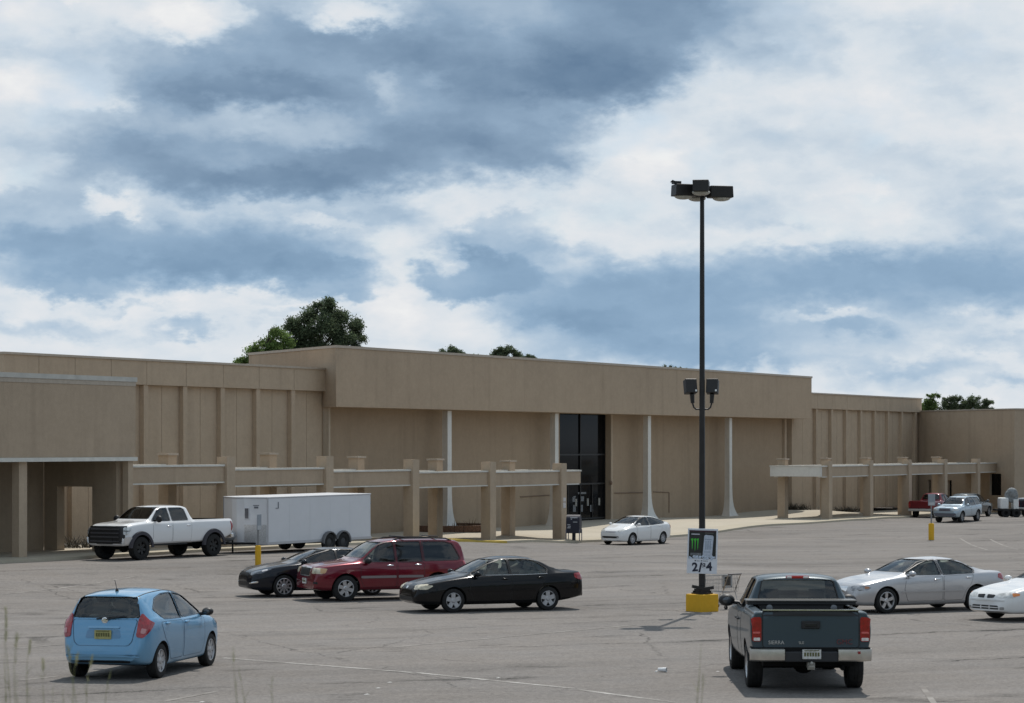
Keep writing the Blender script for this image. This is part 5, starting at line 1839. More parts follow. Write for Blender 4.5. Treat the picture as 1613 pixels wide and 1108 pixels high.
# --- white hatchback by the kerb
def white_hybrid():
    S = dict(W=1.725, ax=(1.35, -1.35), rw=.31, arch=.36, mid=0, ws_x=2.0, rw_x=-2.5, n=66,
             top=[(2.18, .50), (2.16, .66), (2.08, .76), (1.8, .88), (1.45, .985), (1.3, 1.03), (.8, 1.26), (.35, 1.43), (0, 1.485), (-.4, 1.49), (-.9, 1.45), (-1.5, 1.32), (-1.95, 1.19), (-2.12, 1.11), (-2.2, .95), (-2.25, .66), (-2.27, .5)],
             sh=[(2.18, .42), (2.06, .68), (1.7, .82), (1.2, .91), (0, .97), (-1.2, 1.03), (-1.8, 1.05), (-2.1, 1.0), (-2.22, .80), (-2.27, .45)],
             plan=[(2.18, .46), (2.12, .63), (1.95, .75), (1.6, .83), (1.2, .855), (-1.2, .8625), (-1.7, .84), (-2.0, .78), (-2.2, .70), (-2.27, .6)],
             wt=[(2.18, .34), (1.9, .58), (1.35, .69), (1.2, .69), (.4, .57), (-.2, .555), (-1.0, .54), (-1.9, .54), (-2.1, .62), (-2.27, .5)],
             bot=[(2.18, .24), (1.9, .18), (1.0, .17), (-1.2, .17), (-1.8, .24), (-2.27, .32)],
             cabin=(-1.95, 1.15, .42), ws=(.63, 1.09, .53, 1.42), rwin=(.56, 1.15, .48, 1.36),
             side=[[(1.02, 1.0), (1.0, 1.06), (.40, 1.36), (.10, 1.40), (-.15, 1.415), (-.15, 1.0)], [(-.23, 1.0), (-.23, 1.415), (-.8, 1.37), (-1.25, 1.28), (-1.62, 1.16), (-1.45, 1.07)]])
    P = MATS['paint_white']
    c = Car('hatchback_car', 'white fastback hatchback driving along the kerb in front of the entrance', S, P)
    c.body()
    c.windows([GLASS_D, GLASS_D], GLASS, GLASS_D)
    c.doors([[(1.0, .96), (1.02, .60), (.88, .28), (-.18, .28), (-.18, .96)], [(-.21, .96), (-.21, .28), (-.86, .28), (-.96, .55), (-1.14, .72), (-1.3, 1.0)]], [(0, .90), (-1.02, .95)], P, shut=mat('white_shutline', (.2, .2, .2)))
    for s in (1, -1):
        c.patch('headlight', [(2.10, s * .42, .74), (2.12, s * .46, .66), (1.95, s * .70, .72), (1.72, s * .79, .86), (1.9, s * .62, .84)], (1, s * .6, .3), mat('white_lamp', (.55, .55, .53)), off=.008)
        c.patch('taillight', [(-2.15, s * .62, 1.05), (-2.22, s * .62, .8), (-2.1, s * .74, .8), (-2.0, s * .74, 1.05)], (-1, s, 0), REDLENS, off=.01)
    c.front('lower_grille', [(-.52, .46), (-.50, .36), (.50, .36), (.52, .46)], TRIM, off=.006)
    c.front('grille', [(-.34, .70), (-.28, .655), (.28, .655), (.34, .70)], mat('grille_grey', (.30, .28, .30), rough=.4), off=.006)
    c.wheels('ten', HUBCAP, .19)
    c.mirrors(.92, 1.02, P, (.085, .10, .075))
    c.seats([(.3, 0), (-.7, 1)], SEATM, .35, .42)
    c.dash(1.1, 1.03)
    c.place(6.36, 114.85, 231.2)


# --- lifted white crew-cab pickup
def white_pickup():
    S = dict(W=2.03, ax=(1.95, -1.95), rw=.43, arch=.52, mid=.3, ws_x=1.8, rw_x=-1.3, tuck=.965, crown=.05, arch_in=.36, wheel_in=-.02, n=80,
             top=[(2.80, .92), (2.78, 1.18), (2.70, 1.30), (2.4, 1.37), (1.75, 1.42), (1.52, 1.45), (1.2, 1.68), (.85, 1.92), (.6, 1.975), (.1, 2.0), (-.55, 1.985), (-.74, 1.94), (-.90, 1.50), (-.93, 1.455), (-1.0, 1.44), (-2.0, 1.44), (-2.95, 1.44), (-3.03, 1.42), (-3.06, 1.36)],
             sh=[(2.80, .84), (2.68, 1.18), (2.2, 1.30), (1.5, 1.35), (-.8, 1.36), (-1.0, 1.37), (-3.0, 1.37), (-3.06, 1.3)],
             plan=[(2.80, .90), (2.72, .95), (2.5, .99), (2.0, 1.01), (-2.8, 1.01), (-3.0, .995), (-3.06, .975)],
             wt=[(2.80, .74), (2.7, .80), (1.7, .84), (1.5, .85), (.8, .71), (0, .70), (-.68, .70), (-.76, .71), (-.90, .88), (-1.0, .94), (-3.06, .93)],
             bot=[(2.80, .58), (2.7, .52), (1.0, .54), (-1.0, .56), (-2.6, .66), (-3.06, .80)],
             cabin=(-.76, 1.45, .70), ws=(.755, 1.50, .64, 1.915), rwin=(.70, 1.52, .60, 1.88), inset=.06,
             side=[[(1.28, 1.41), (1.26, 1.47), (.85, 1.82), (.65, 1.87), (.36, 1.885), (.36, 1.41)], [(.24, 1.41), (.24, 1.885), (-.42, 1.88), (-.55, 1.82), (-.60, 1.42)]],
             bed=(-2.98, -1.0, .82, .90), cat='pickup truck')
    P = paint('paint_truck_white', (.74, .74, .74), rough=.24, dusty=.05)
    c = Car('pickup_truck', 'lifted white crew-cab pickup with black tyres and black grille by the corner store', S, P)
    c.body()
    c.windows(GLASS_D, GLASS_D, GLASS_D)
    c.doors([[(1.32, 1.36), (1.32, .84), (1.30, .62), (.30, .62), (.30, 1.36)], [(.27, 1.36), (.27, .62), (-.72, .62), (-.76, 1.36)]], [(.48, 1.22), (-.58, 1.22)], CHROME, shut=mat('white_shutline', (.2, .2, .2)))
    # black wheel flares
    for x in S['ax']:
        for s in (1, -1):
            vs, fs = [], []
            nn = 18
            for i in range(nn + 1):
                an = R(2) + R(176) * i / nn
                for rad, yy in ((.50, 1.015), (.50, 1.07), (.62, 1.06), (.64, .99)):
                    vs.append((x + rad * math.cos(an), s * yy, S['rw'] + rad * math.sin(an)))
            for i in range(nn):
                for j in range(3):
                    fs.append((4 * i + j, 4 * i + j + 1, 4 * i + 5 + j, 4 * i + 4 + j))
            MB().add(vs, fs).build('fender_flare', mat('flare_black', (.03, .027, .035), rough=.6), c.root, smooth=True)
    g = c.front('grille', [(-.93, 1.245), (-.95, .62), (.95, .62), (.93, 1.245)], mat('grille_black', (.014, .014, .016), rough=.45), off=.03, thick=.04, rings=8)
    for z in (1.14, 1.0, .86, .70):
        c.front('grille_bar', [(-.72, z + .03), (-.72, z - .02), (.72, z - .02), (.72, z + .02)], mat('bar_black', (.075, .075, .08), rough=.3), off=.055, thick=.03, parent=g, rnd=0)
    for s in (1, -1):
        hl = c.patch('headlight', [(2.74, s * .90, 1.20), (2.76, s * .90, .94), (2.64, s * .985, .95), (2.46, s * 1.0, 1.18)], (.8, s, 0), LENS, off=.04, thick=.03)
        c.patch('lamp_divider', [(2.74, s * .90, 1.09), (2.76, s * .90, 1.06), (2.64, s * .985, 1.06), (2.5, s * 1.0, 1.09)], (.8, s, 0), TRIM, off=.05, thick=.02, parent=hl)
        c.patch('bumper', [(2.74, s * .90, .84), (2.74, s * .90, .60), (2.6, s * .98, .60), (2.45, s * 1.0, .66), (2.45, s * 1.0, .86), (2.6, s * .98, .88)], (.8, s, 0), mat('bumper_silver', (.60, .60, .60), rough=.25, metal=.5), off=.05, thick=.08)
        c.patch('taillight', [(-3.05, s * .84, 1.34), (-3.05, s * .84, .95), (-2.95, s * 1.0, .95), (-2.90, s * 1.0, 1.34)], (-1, s, 0), REDLENS, off=.01)
        MB().box(-.6, 1.2, s * .86 - .06, s * .86 + .06, .50, .56).build('side_step', TRIM, c.root, bevel=.02)
    c.front('bumper', [(-.42, .80), (-.42, .60), (.42, .60), (.42, .80)], TRIM, off=.05, thick=.08)
    MB().box(-3.16, -3.0, -.95, .95, .68, .86).build('bumper', CHROME, c.root, bevel=.03)
    mb = MB()
    mb.box(-2.7, 2.4, -.55, .55, .50, .68)
    for x in S['ax']:
        mb.tube([(x, -.9, .43), (x, .9, .43)], .07, 8)
        mb.ellipsoid((x, .1, .43), (.18, .2, .17))
    mb.build('chassis', DARK, c.root)
    c.wheels('six', mat('black_rim', (.012, .012, .012), rough=.35, metal=.3), .31, rim_frac=.56)
    c.mirrors(1.12, 1.46, TRIM, (.10, .14, .13))
    c.seats([(.5, 0), (-.3, 1)], SEATM, .42, .88)
    c.dash(1.35, 1.46, .8)
    c.place(-13.35, 84.0, 235.0)


# --- light silver-blue 4x4
def silver_suv():
    S = dict(W=1.875, ax=(1.395, -1.395), rw=.385, arch=.45, mid=0, ws_x=1.8, rw_x=-2.6, tuck=.965, arch_in=.32, n=56,
             top=[(2.30, .72), (2.28, .94), (2.18, 1.04), (1.8, 1.10), (1.3, 1.15), (1.1, 1.19), (.6, 1.52), (.3, 1.66), (0, 1.73), (-.6, 1.76), (-1.4, 1.76), (-2.0, 1.74), (-2.15, 1.66), (-2.32, 1.12), (-2.38, .8), (-2.40, .6)],
             sh=[(2.30, .64), (2.18, .94), (1.8, 1.02), (1.1, 1.08), (0, 1.10), (-2.0, 1.12), (-2.3, 1.0), (-2.4, .5)],
             plan=[(2.30, .76), (2.22, .85), (2.0, .91), (1.5, .9375), (-1.7, .9375), (-2.1, .90), (-2.40, .78)],
             wt=[(2.30, .6), (2.0, .72), (1.2, .76), (.2, .64), (-1.8, .62), (-2.15, .62), (-2.4, .68)],
             bot=[(2.30, .44), (2.0, .36), (-1.8, .38), (-2.40, .50)],
             cabin=(-2.15, 1.0, .6), ws=(.69, 1.225, .59, 1.65), rwin=(.62, 1.18, .55, 1.58),
             side=[[(.84, 1.12), (.36, 1.56), (-.06, 1.65), (-.06, 1.12)], [(-.16, 1.12), (-.16, 1.65), (-.86, 1.66), (-1.0, 1.13)], [(-1.12, 1.14), (-.98, 1.66), (-1.85, 1.62), (-2.05, 1.22), (-2.0, 1.16)]], cat='SUV')
    P = paint('paint_pale_blue', (.36, .44, .50), metal=.4, rough=.3, dusty=.06)
    c = Car('suv_car', 'light silver-blue 4x4 in front of the dark wagon and red pickup', S, P)
    c.body()
    c.windows(GLASS_D, GLASS, GLASS_D)
    c.doors([[(.95, 1.08), (.95, .48), (-.10, .48), (-.10, 1.08)], [(-.13, 1.08), (-.13, .48), (-.85, .48), (-1.0, .75), (-1.0, 1.08)]], [(.06, 1.0), (-.78, 1.0)], P, shut=mat('silver_shutline', (.10, .10, .10)))
    low = mat('cladding_grey', (.10, .10, .12), rough=.6)
    c.front('bumper', [(-.78, .66), (-.78, .46), (.78, .46), (.78, .66)], low, off=.03, thick=.05)
    c.front('grille', [(-.42, .98), (-.40, .80), (.40, .80), (.42, .98)], mat('grille_purple_grey', (.10, .09, .11), rough=.3), off=.008)
    for s in (1, -1):
        c.patch('headlight', [(2.24, s * .50, .98), (2.26, s * .50, .80), (2.08, s * .88, .82), (1.95, s * .91, .96)], (1, s * .7, 0), LENS, off=.01)
    c.wheels('six', mat('dull_alloy', (.2, .2, .2), rough=.4, metal=.5), .25)
    c.mirrors(.78, 1.14, P, (.09, .12, .09))
    c.seats([(.1, 0)], SEATM, .4, .66)
    c.dash(.95, 1.16)
    c.place(30.3, 151.0, 236.5)


# --- dark wagon behind it
def dark_wagon():
    S = dict(W=1.87, ax=(1.40, -1.40), rw=.37, arch=.43, mid=0, ws_x=1.8, rw_x=-2.6, tuck=.965, arch_in=.32, n=56,
             top=[(2.30, .66), (2.28, .86), (2.18, .98), (1.8, 1.05), (1.3, 1.12), (1.1, 1.16), (.6, 1.48), (.3, 1.64), (0, 1.72), (-.6, 1.75), (-1.4, 1.73), (-2.0, 1.66), (-2.15, 1.58), (-2.32, 1.10), (-2.38, .8), (-2.40, .6)],
             sh=[(2.30, .6), (2.18, .9), (1.8, .98), (1.1, 1.05), (0, 1.08), (-2.0, 1.10), (-2.3, 1.0), (-2.4, .5)],
             plan=[(2.30, .74), (2.22, .83), (2.0, .90), (1.5, .93), (-1.7, .935), (-2.1, .89), (-2.40, .78)],
             wt=[(2.30, .6), (2.0, .70), (1.2, .75), (.2, .63), (-1.8, .60), (-2.15, .60), (-2.4, .68)],
             bot=[(2.30, .40), (2.0, .32), (-1.8, .34), (-2.40, .46)],
             cabin=(-2.15, 1.0, .6), ws=(.69, 1.20, .58, 1.62), rwin=(.60, 1.16, .53, 1.52),
             side=[[(.84, 1.10), (.36, 1.54), (-.06, 1.62), (-.06, 1.10)], [(-.16, 1.10), (-.16, 1.63), (-.86, 1.63), (-1.0, 1.11)], [(-1.12, 1.12), (-.98, 1.62), (-1.85, 1.55), (-2.05, 1.22), (-2.0, 1.14)]], cat='SUV')
    P = paint('paint_dark_grey_green', (.06, .07, .072), metal=.3, rough=.25, dusty=.06)
    c = Car('wagon_car', 'dark grey-green wagon under the canopy behind the light 4x4', S, P)
    c.body()
    c.windows(GLASS_D, GLASS, GLASS_D)
    c.doors([[(.95, 1.05), (.95, .45), (-.10, .45), (-.10, 1.05)], [(-.13, 1.05), (-.13, .45), (-.85, .45), (-1.0, .75), (-1.0, 1.05)]], [(.06, .98), (-.78, .98)], P)
    for s in (1, -1):
        c.patch('taillight', [(-2.30, s * .66, 1.15), (-2.36, s * .66, .85), (-2.2, s * .86, .85), (-2.1, s * .86, 1.15)], (-1, s, 0), REDLENS, off=.01)
    c.wheels('six', mat('dull_alloy', (.2, .2, .2)), .235)
    c.mirrors(.78, 1.12, P, (.09, .12, .09))
    c.place(33.5, 162.3, 57.0)


# --- red pickup far off
def red_pickup():
    S = dict(W=1.90, ax=(1.6, -1.6), rw=.36, arch=.425, mid=.3, ws_x=1.5, rw_x=-1.2, tuck=.965, crown=.05, arch_in=.33, n=64,
             top=[(2.50, .70), (2.47, .92), (2.35, 1.02), (1.9, 1.08), (1.4, 1.14), (1.2, 1.17), (.9, 1.40), (.5, 1.63), (.3, 1.70), (-.2, 1.73), (-.6, 1.70), (-.72, 1.64), (-.88, 1.24), (-.92, 1.20), (-1.0, 1.19), (-2.0, 1.19), (-2.5, 1.19), (-2.58, 1.17), (-2.60, 1.12)],
             sh=[(2.50, .62), (2.35, .92), (1.9, 1.0), (1.1, 1.08), (-.8, 1.10), (-1.0, 1.12), (-2.55, 1.12), (-2.6, 1.06)],
             plan=[(2.50, .78), (2.4, .86), (2.2, .92), (1.8, .94), (-2.4, .945), (-2.56, .93), (-2.6, .90)],
             wt=[(2.50, .6), (2.2, .70), (1.3, .76), (.4, .62), (-.2, .61), (-.7, .61), (-.78, .66), (-.9, .82), (-1.0, .88), (-2.6, .86)],
             bot=[(2.50, .40), (2.2, .36), (1.0, .36), (-1.0, .38), (-2.2, .46), (-2.6, .58)],
             cabin=(-.75, 1.1, .6), ws=(.69, 1.215, .56, 1.63), rwin=(.62, 1.27, .53, 1.61),
             side=[[(1.0, 1.14), (.5, 1.54), (.28, 1.60), (-.02, 1.62), (-.02, 1.14)], [(-.12, 1.14), (-.12, 1.62), (-.52, 1.60), (-.66, 1.18)]],
             bed=(-2.52, -.98, .74, .72), cat='pickup truck')
    P = paint('paint_red', (.15, .007, .015), metal=.1, rough=.28, dusty=.08)
    c = Car('pickup_truck', 'dark red pickup with pale bumper parked by the canopy', S, P)
    c.body()
    c.windows(GLASS_D, GLASS, GLASS_D)
    c.doors([[(1.05, 1.08), (1.05, .46), (-.05, .46), (-.05, 1.08)], [(-.08, 1.08), (-.08, .46), (-.78, .46), (-.78, 1.08)]], [(.1, 1.0), (-.2, 1.0)], P)
    c.back('tailgate', [(-.72, 1.14), (-.72, .66), (.72, .66), (.72, 1.14)], P, off=.012, rim=.012)
    MB().box(-2.72, -2.58, -.90, .90, .46, .62).build('bumper', mat('pale_bumper', (.5, .5, .48), rough=.4, metal=.4), c.root, bevel=.02)
    for s in (1, -1):
        c.back('taillight', [(s * .75, 1.10), (s * .75, .72), (s * .90, .72), (s * .90, 1.10)], REDLENS, off=.02)
    c.wheels('five', mat('dull_alloy', (.2, .2, .2)), .23)
    c.mirrors(.86, 1.16, TRIM, (.09, .12, .09))
    c.place(30.1, 157.8, 55.0)


blue_hatchback()
slate_pickup()
black_sedan()
red_suv()
dark_sedan()
silver_sedan()
WS = white_sedan()
WS.place(13.75, 56.0, 210.0)
white_hybrid()
white_pickup()
silver_suv()
dark_wagon()
red_pickup()
# ------------------------------------------------------------------ box trailer
def box_trailer():
    a = R(232.5)
    f = Vector((math.cos(a), math.sin(a), 0))
    l = Vector((-f.y, f.x, 0))
    tc = Vector((-13.55, 84.0, 0))
    TW, TL, NOSE = 1.2, 6.15, .5
    # local x forward, origin under the tandem axles
    org = tc - f * (5.0 + 3.95) - l * .05
    z0 = ground_z(org.x, org.y)
    root = empty('box_trailer', (org.x, org.y, z0), (0, R(.4), a))
    tag(root, 'white enclosed box trailer with tandem wheels hitched behind the lifted white pickup', 'trailer')
    WT = paint('paint_trailer_white', (.64, .65, .67), rough=.42, dusty=.13)
    xf, xr = 3.95, 3.95 - TL
    zb, zt = .48, 2.24
    plan = [(xr, -TW), (xf, -TW), (xf + NOSE * .82, -.34), (xf + NOSE, 0), (xf + NOSE * .82, .34), (xf, TW), (xr, TW)]
    MB().prism(plan, zb, zt).build('body', WT, root, bevel=.02)
    seam = mat('trailer_seam', (.55, .56, .58), rough=.5)
    up = [(x * 1.0 + (.02 if x > 0 else -.02), y * 1.012) for x, y in plan]
    MB().prism(up, zt - .005, zt + .045).build('roof', mat('trailer_roof_edge', (.55, .55, .56), rough=.4, metal=.3), root, bevel=.01)
    MB().prism(up, zb - .07, zb + .03).build('bottom_rail', mat('rail_alu', (.45, .45, .46), rough=.4, metal=.4), root)
    for s in (1, -1):
        for k in range(6):
            x = xr + .1 + k * 1.2
            MB().box(x - .005, x + .005, min(s * TW, s * (TW + .002)), max(s * TW, s * (TW + .002)), zb + .03, zt - .005).build('panel_seam', seam, root)
        # corner trim and double fender
        MB().box(xf - .05, xf + .02, min(s * TW, s * (TW + .012)), max(s * TW, s * (TW + .012)), zb + .03, zt - .005).build('corner_trim', mat('rail_alu', (.45, .45, .46)), root)
        vs, fs = [], []
        out = []
        for i in range(9):
            an = math.pi * i / 8
            out.append((.42 + .43 * math.cos(an), .36 + .46 * math.sin(an)))
        out2 = [(-p[0], p[1]) for p in reversed(out)]
        prof = [p for p in out if p[0] >= 0.02] + [p for p in out2 if p[0] <= -.02]
        n = len(prof)
        for x, z in prof:
            vs += [(x, s * TW, z), (x, s * (TW + .14), z), (x * .93, s * (TW + .14), z - .05), (x * .93, s * TW, z - .05)]
        for i in range(n - 1):
            for j in range(3):
                fs.append((4 * i + j, 4 * i + j + 1, 4 * i + 5 + j, 4 * i + 4 + j))
        MB().add(vs, fs).build('fender', mat('fender_grey', (.13, .13, .135), rough=.5), root, smooth=True)
        vs = [(x * .96, s * (TW + .004), z - .03) for x, z in prof]
        MB().add(vs + [(prof[-1][0], s * (TW + .004), zb - .07), (prof[0][0], s * (TW + .004), zb - .07)], [tuple(range(n + 2))]).build('wheel_well', DARK, root)
        for x in (.42, -.42):
            tm = MB().lathe([(.18, -.09), (.32, -.10), (.36, -.07), (.36, .07), (.32, .10), (.18, .09)], 28, 'y').build('wheel', RUBBER, root, smooth=True)
            tm.location = (x, s * (TW + .0), .36)
            MB().lathe([(.19, .08), (.17, .05), (.08, .07), (.001, .07)], 20, 'y').build('rim', mat('grey_rim', (.05, .05, .05), rough=.5, metal=.4), tm, smooth=True).rotation_euler = (0, 0, 0 if s > 0 else math.pi)
    # side door outline, little logo plate on the nose, stone guard, jack, tongue
    nd = (Vector((xf + NOSE * .82, .34, 0)) - Vector((xf, TW, 0)))
    nl = nd.length
    na = math.atan2(nd.y, nd.x)
    Mn = Matrix.Translation((xf, TW, 0)) @ Matrix.Rotation(na, 4, 'Z')
    MB().box(.05, nl, -.0, .014, zb + .03, zb + .72, M=Mn).build('stone_guard', mat('checker_plate', (.46, .47, .48), rough=.35, metal=.6, noise=.25, nscale=22), root)
    mk = mat('decal_grey', (.12, .13, .15), rough=.5)
    mb = MB()
    mb.box(nl * .36, nl * .62, .0, .012, zt - .30, zt - .27, M=Mn)
    mb.box(nl * .40, nl * .58, .0, .012, zt - .40, zt - .33, M=Mn)
    mb.build('decal', mk, root)
    mb = MB()
    mb.box(xf - .62, xf - .59, TW + .008, TW + .022, zt - .42, zt - .16)
    mb.box(xf - .59, xf - .46, TW + .008, TW + .022, zt - .42, zt - .395)
    mb.build('decal', mk, root)
    for zz in (zb + .35, zt - .35):
        MB().tube([(xr - .03, TW - .05, zz - .05), (xr - .03, TW - .05, zz + .05)], .03, 6).build('hinge', mk, root)
    mb = MB()
    mb.tube([(xf + .2, .75, .46), (xf + NOSE + 1.15, .05, .50)], .045, 6)
    mb.tube([(xf + .2, -.75, .46), (xf + NOSE + 1.15, -.05, .50)], .045, 6)
    mb.tube([(xf + NOSE + .35, .12, .05), (xf + NOSE + .35, .12, .95)], .035, 8)
    mb.box(xf + NOSE + .27, xf + NOSE + .43, .04, .2, 0.0, .05)
    mb.box(xr + .1, xf, -.6, -.5, .36, .44)
    mb.box(xr + .1, xf, .5, .6, .36, .44)
    mb.tube([(.42, -1.1, .36), (.42, 1.1, .36)], .04, 6)
    mb.tube([(-.42, -1.1, .36), (-.42, 1.1, .36)], .04, 6)
    mb.build('tongue', DARK, root)
    # battery dome and spare on the tongue
    mb = MB()
    mb.ellipsoid((xf + NOSE + .45, -.02, .78), (.34, .30, .24), 16, 8)
    mb.build('propane_cover', mat('cover_grey', (.30, .31, .32), rough=.4, metal=.3), root, smooth=True)
    wf = MB().box(nl * .78, nl * 1.0, .0, .03, 1.40, 1.88, M=Mn).build('vent_frame', WT, root, bevel=.01)
    MB().box(nl * .81, nl * .97, .031, .036, 1.44, 1.84, M=Mn).build('vent_glass', mat('vent_dark', (.10, .10, .11), rough=.2), wf)


box_trailer()

# ------------------------------------------------------------------ lamp standard
POLE = Vector(((1106 - CX) / F_PX * 58.7, 58.7, 0))
POLE.z = ground_z(POLE.x, POLE.y)
STEEL = mat('dark_bronze_steel', (.022, .020, .019), rough=.5, metal=.3, noise=.25, nscale=3)
YEL = mat('yellow_block_paint', rough=.75, spec=.25, fn=concrete_fn((.62, .35, .025)))


def lamp_standard():
    root = empty('lamp_standard', POLE)
    tag(root, 'tall dark car park light pole with four box lamps on a yellow concrete base', 'street lamp')
    M = Matrix.Rotation(R(38), 4, 'Z')
    MB().box(-.31, .31, -.31, .31, -.1, .46, M=M).build('concrete_base', YEL, root, bevel=.03, bseg=2)
    mb = MB()
    mb.box(-.20, .20, -.20, .20, .462, .50, M=M)
    mb.box(-.15, .15, -.15, .15, .50, .60, M=M)
    b = mb.build('base_plate', STEEL, root)
    mb = MB()
    mb.box(-.27, .05, -.05, .05, -.02, .06, M=Matrix.Translation((-.02, -.15, .60)) @ Matrix.Rotation(R(12), 4, 'Y') @ Matrix.Rotation(R(10), 4, 'Z'))
    mb.box(-.05, .28, -.05, .05, -.02, .06, M=Matrix.Translation((.02, -.15, .58)) @ Matrix.Rotation(R(-9), 4, 'Y') @ Matrix.Rotation(R(-8), 4, 'Z'))
    mb.build('base_cover', STEEL, b)
    for sx in (-1, 1):
        for sy in (-1, 1):
            o = MB().lathe([(.022, 0), (.022, .05), (.001, .05)], 6).build('anchor_bolt', STEEL, b)
            o.matrix_local = M @ Matrix.Translation((sx * .16, sy * .16, .50))
    top = CAM_Z + (YH - 303) / F_PX * 58.7 - POLE.z
    prof = []
    mb = MB()
    M45 = Matrix.Rotation(R(25), 4, 'Z')
    n = 10
    vs, fs = [], []
    for i in range(n + 1):
        z = .5 + (top - .5) * i / n
        r = .122 - .045 * i / n
        ang = [(1, .3), (.3, 1), (-.3, 1), (-1, .3), (-1, -.3), (-.3, -1), (.3, -1), (1, -.3)]
        for a, c in ang:
            p = M45 @ Vector((a * r * .72, c * r * .72, z))
            vs.append((p.x + .012 * z * .0, p.y, z))
    for i in range(n):
        for j in range(8):
            k = (j + 1) % 8
            fs.append((8 * i + j, 8 * i + k, 8 * i + 8 + k, 8 * i + 8 + j))
    fs.append(tuple(8 * n + j for j in range(8)))
    mb.add(vs, fs)
    mb.build('pole', STEEL, root, smooth=True, angle=25)
    MB().box(-.10, .10, -.10, .10, top - .12, top + .10, M=M45).build('pole_head', STEEL, root)
    # four box lamps in a cross
    lens = mat('lamp_lens', (.42, .41, .36), rough=.35, noise=.2, nscale=12)
    for an, rz in ((196, 0), (262, .06), (12, -.02), (100, .02)):
        A = Matrix.Translation((0, 0, top + .02 + rz)) @ Matrix.Rotation(R(an), 4, 'Z')
        lm = MB().box(.10, .22, -.03, .03, -.04, .04, M=A).build('lamp_arm', STEEL, root)
        mb = MB()
        vs = []
        for x, y, z in ((.18, -.20, -.14), (.81, -.20, -.14), (.81, .20, -.14), (.18, .20, -.14), (.18, -.21, .16), (.79, -.21, .16), (.79, .21, .16), (.18, .21, .16)):
            vs.append(A @ Vector((x, y, z)))
        mb.add(vs, [(0, 3, 2, 1), (4, 5, 6, 7), (0, 1, 5, 4), (1, 2, 6, 5), (2, 3, 7, 6), (3, 0, 4, 7)])
        hd = mb.build('lamp_head', STEEL, root, bevel=.012)
        mb = MB()
        mb.ellipsoid(A @ Vector((.53, 0, -.148)), (.24, .17, .085), 14, 8)
        mb.build('lens', lens, hd, smooth=True)
        if an == 196:
            mb = MB()
            mb.box(.62, .84, -.05, .10, .17, .24, M=A)
            mb.add([A @ Vector(p) for p in ((.60, -.1, .171), (.62, .1, .171), (.86, .08, .27), (.88, -.06, .22))], [(0, 1, 2, 3)])
            mb.build('photocell', STEEL, hd)
    # two floodlights half way up, turned away
    zf = CAM_Z + (YH - 645) / F_PX * 58.7 - POLE.z
    wd = mat('flood_label', (.75, .75, .72), rough=.6)
    for s, yaw in ((-1, 62), (1, 38)):
        pts = [(s * .06, 0, zf), (s * .16, .0, zf), (s * .22, 0, zf + .05), (s * .25, .0, zf + .16)]
        pts2 = [(s * .25, 0, zf + .16), (s * .265, 0, zf + .40)]
        ar = MB().tube(pts, .022, 8).build('flood_bracket', STEEL, root, smooth=True)
        MB().tube(pts2, [.05, .062], 8).build('bracket_sleeve', STEEL, ar)
        A = Matrix.Translation((s * (.31 if s < 0 else .275), .02, zf + .60)) @ Matrix.Rotation(R(-14 * s), 4, 'Z') @ Matrix.Rotation(R(-14), 4, 'X')
        hd = MB().box(-.155, .155, -.11, .12, -.19, .19, M=A).build('floodlight', STEEL, root, bevel=.012)
        MB().box(.09, .135, -.117, -.111, -.16, -.11, M=A).build('label_plate', wd, hd)
        MB().box(-.14, .14, .122, .13, -.16, .16, M=A).build('flood_glass', lens, hd)


lamp_standard()


def text_mesh(body, size, m, extrude=.001, bold=False):
    cu = bpy.data.curves.new('tmp', 'FONT')
    cu.body = body
    cu.size = size
    cu.extrude = extrude
    cu.align_x = 'CENTER'
    if bold:
        cu.offset = size * .035
    o = bpy.data.objects.new('tmp', cu)
    COL.objects.link(o)
    me = bpy.data.meshes.new_from_object(o.evaluated_get(bpy.context.evaluated_depsgraph_get()))
    bpy.data.objects.remove(o)
    me.materials.clear()
    me.materials.append(m)
    me.name = 'price_text'
    return me


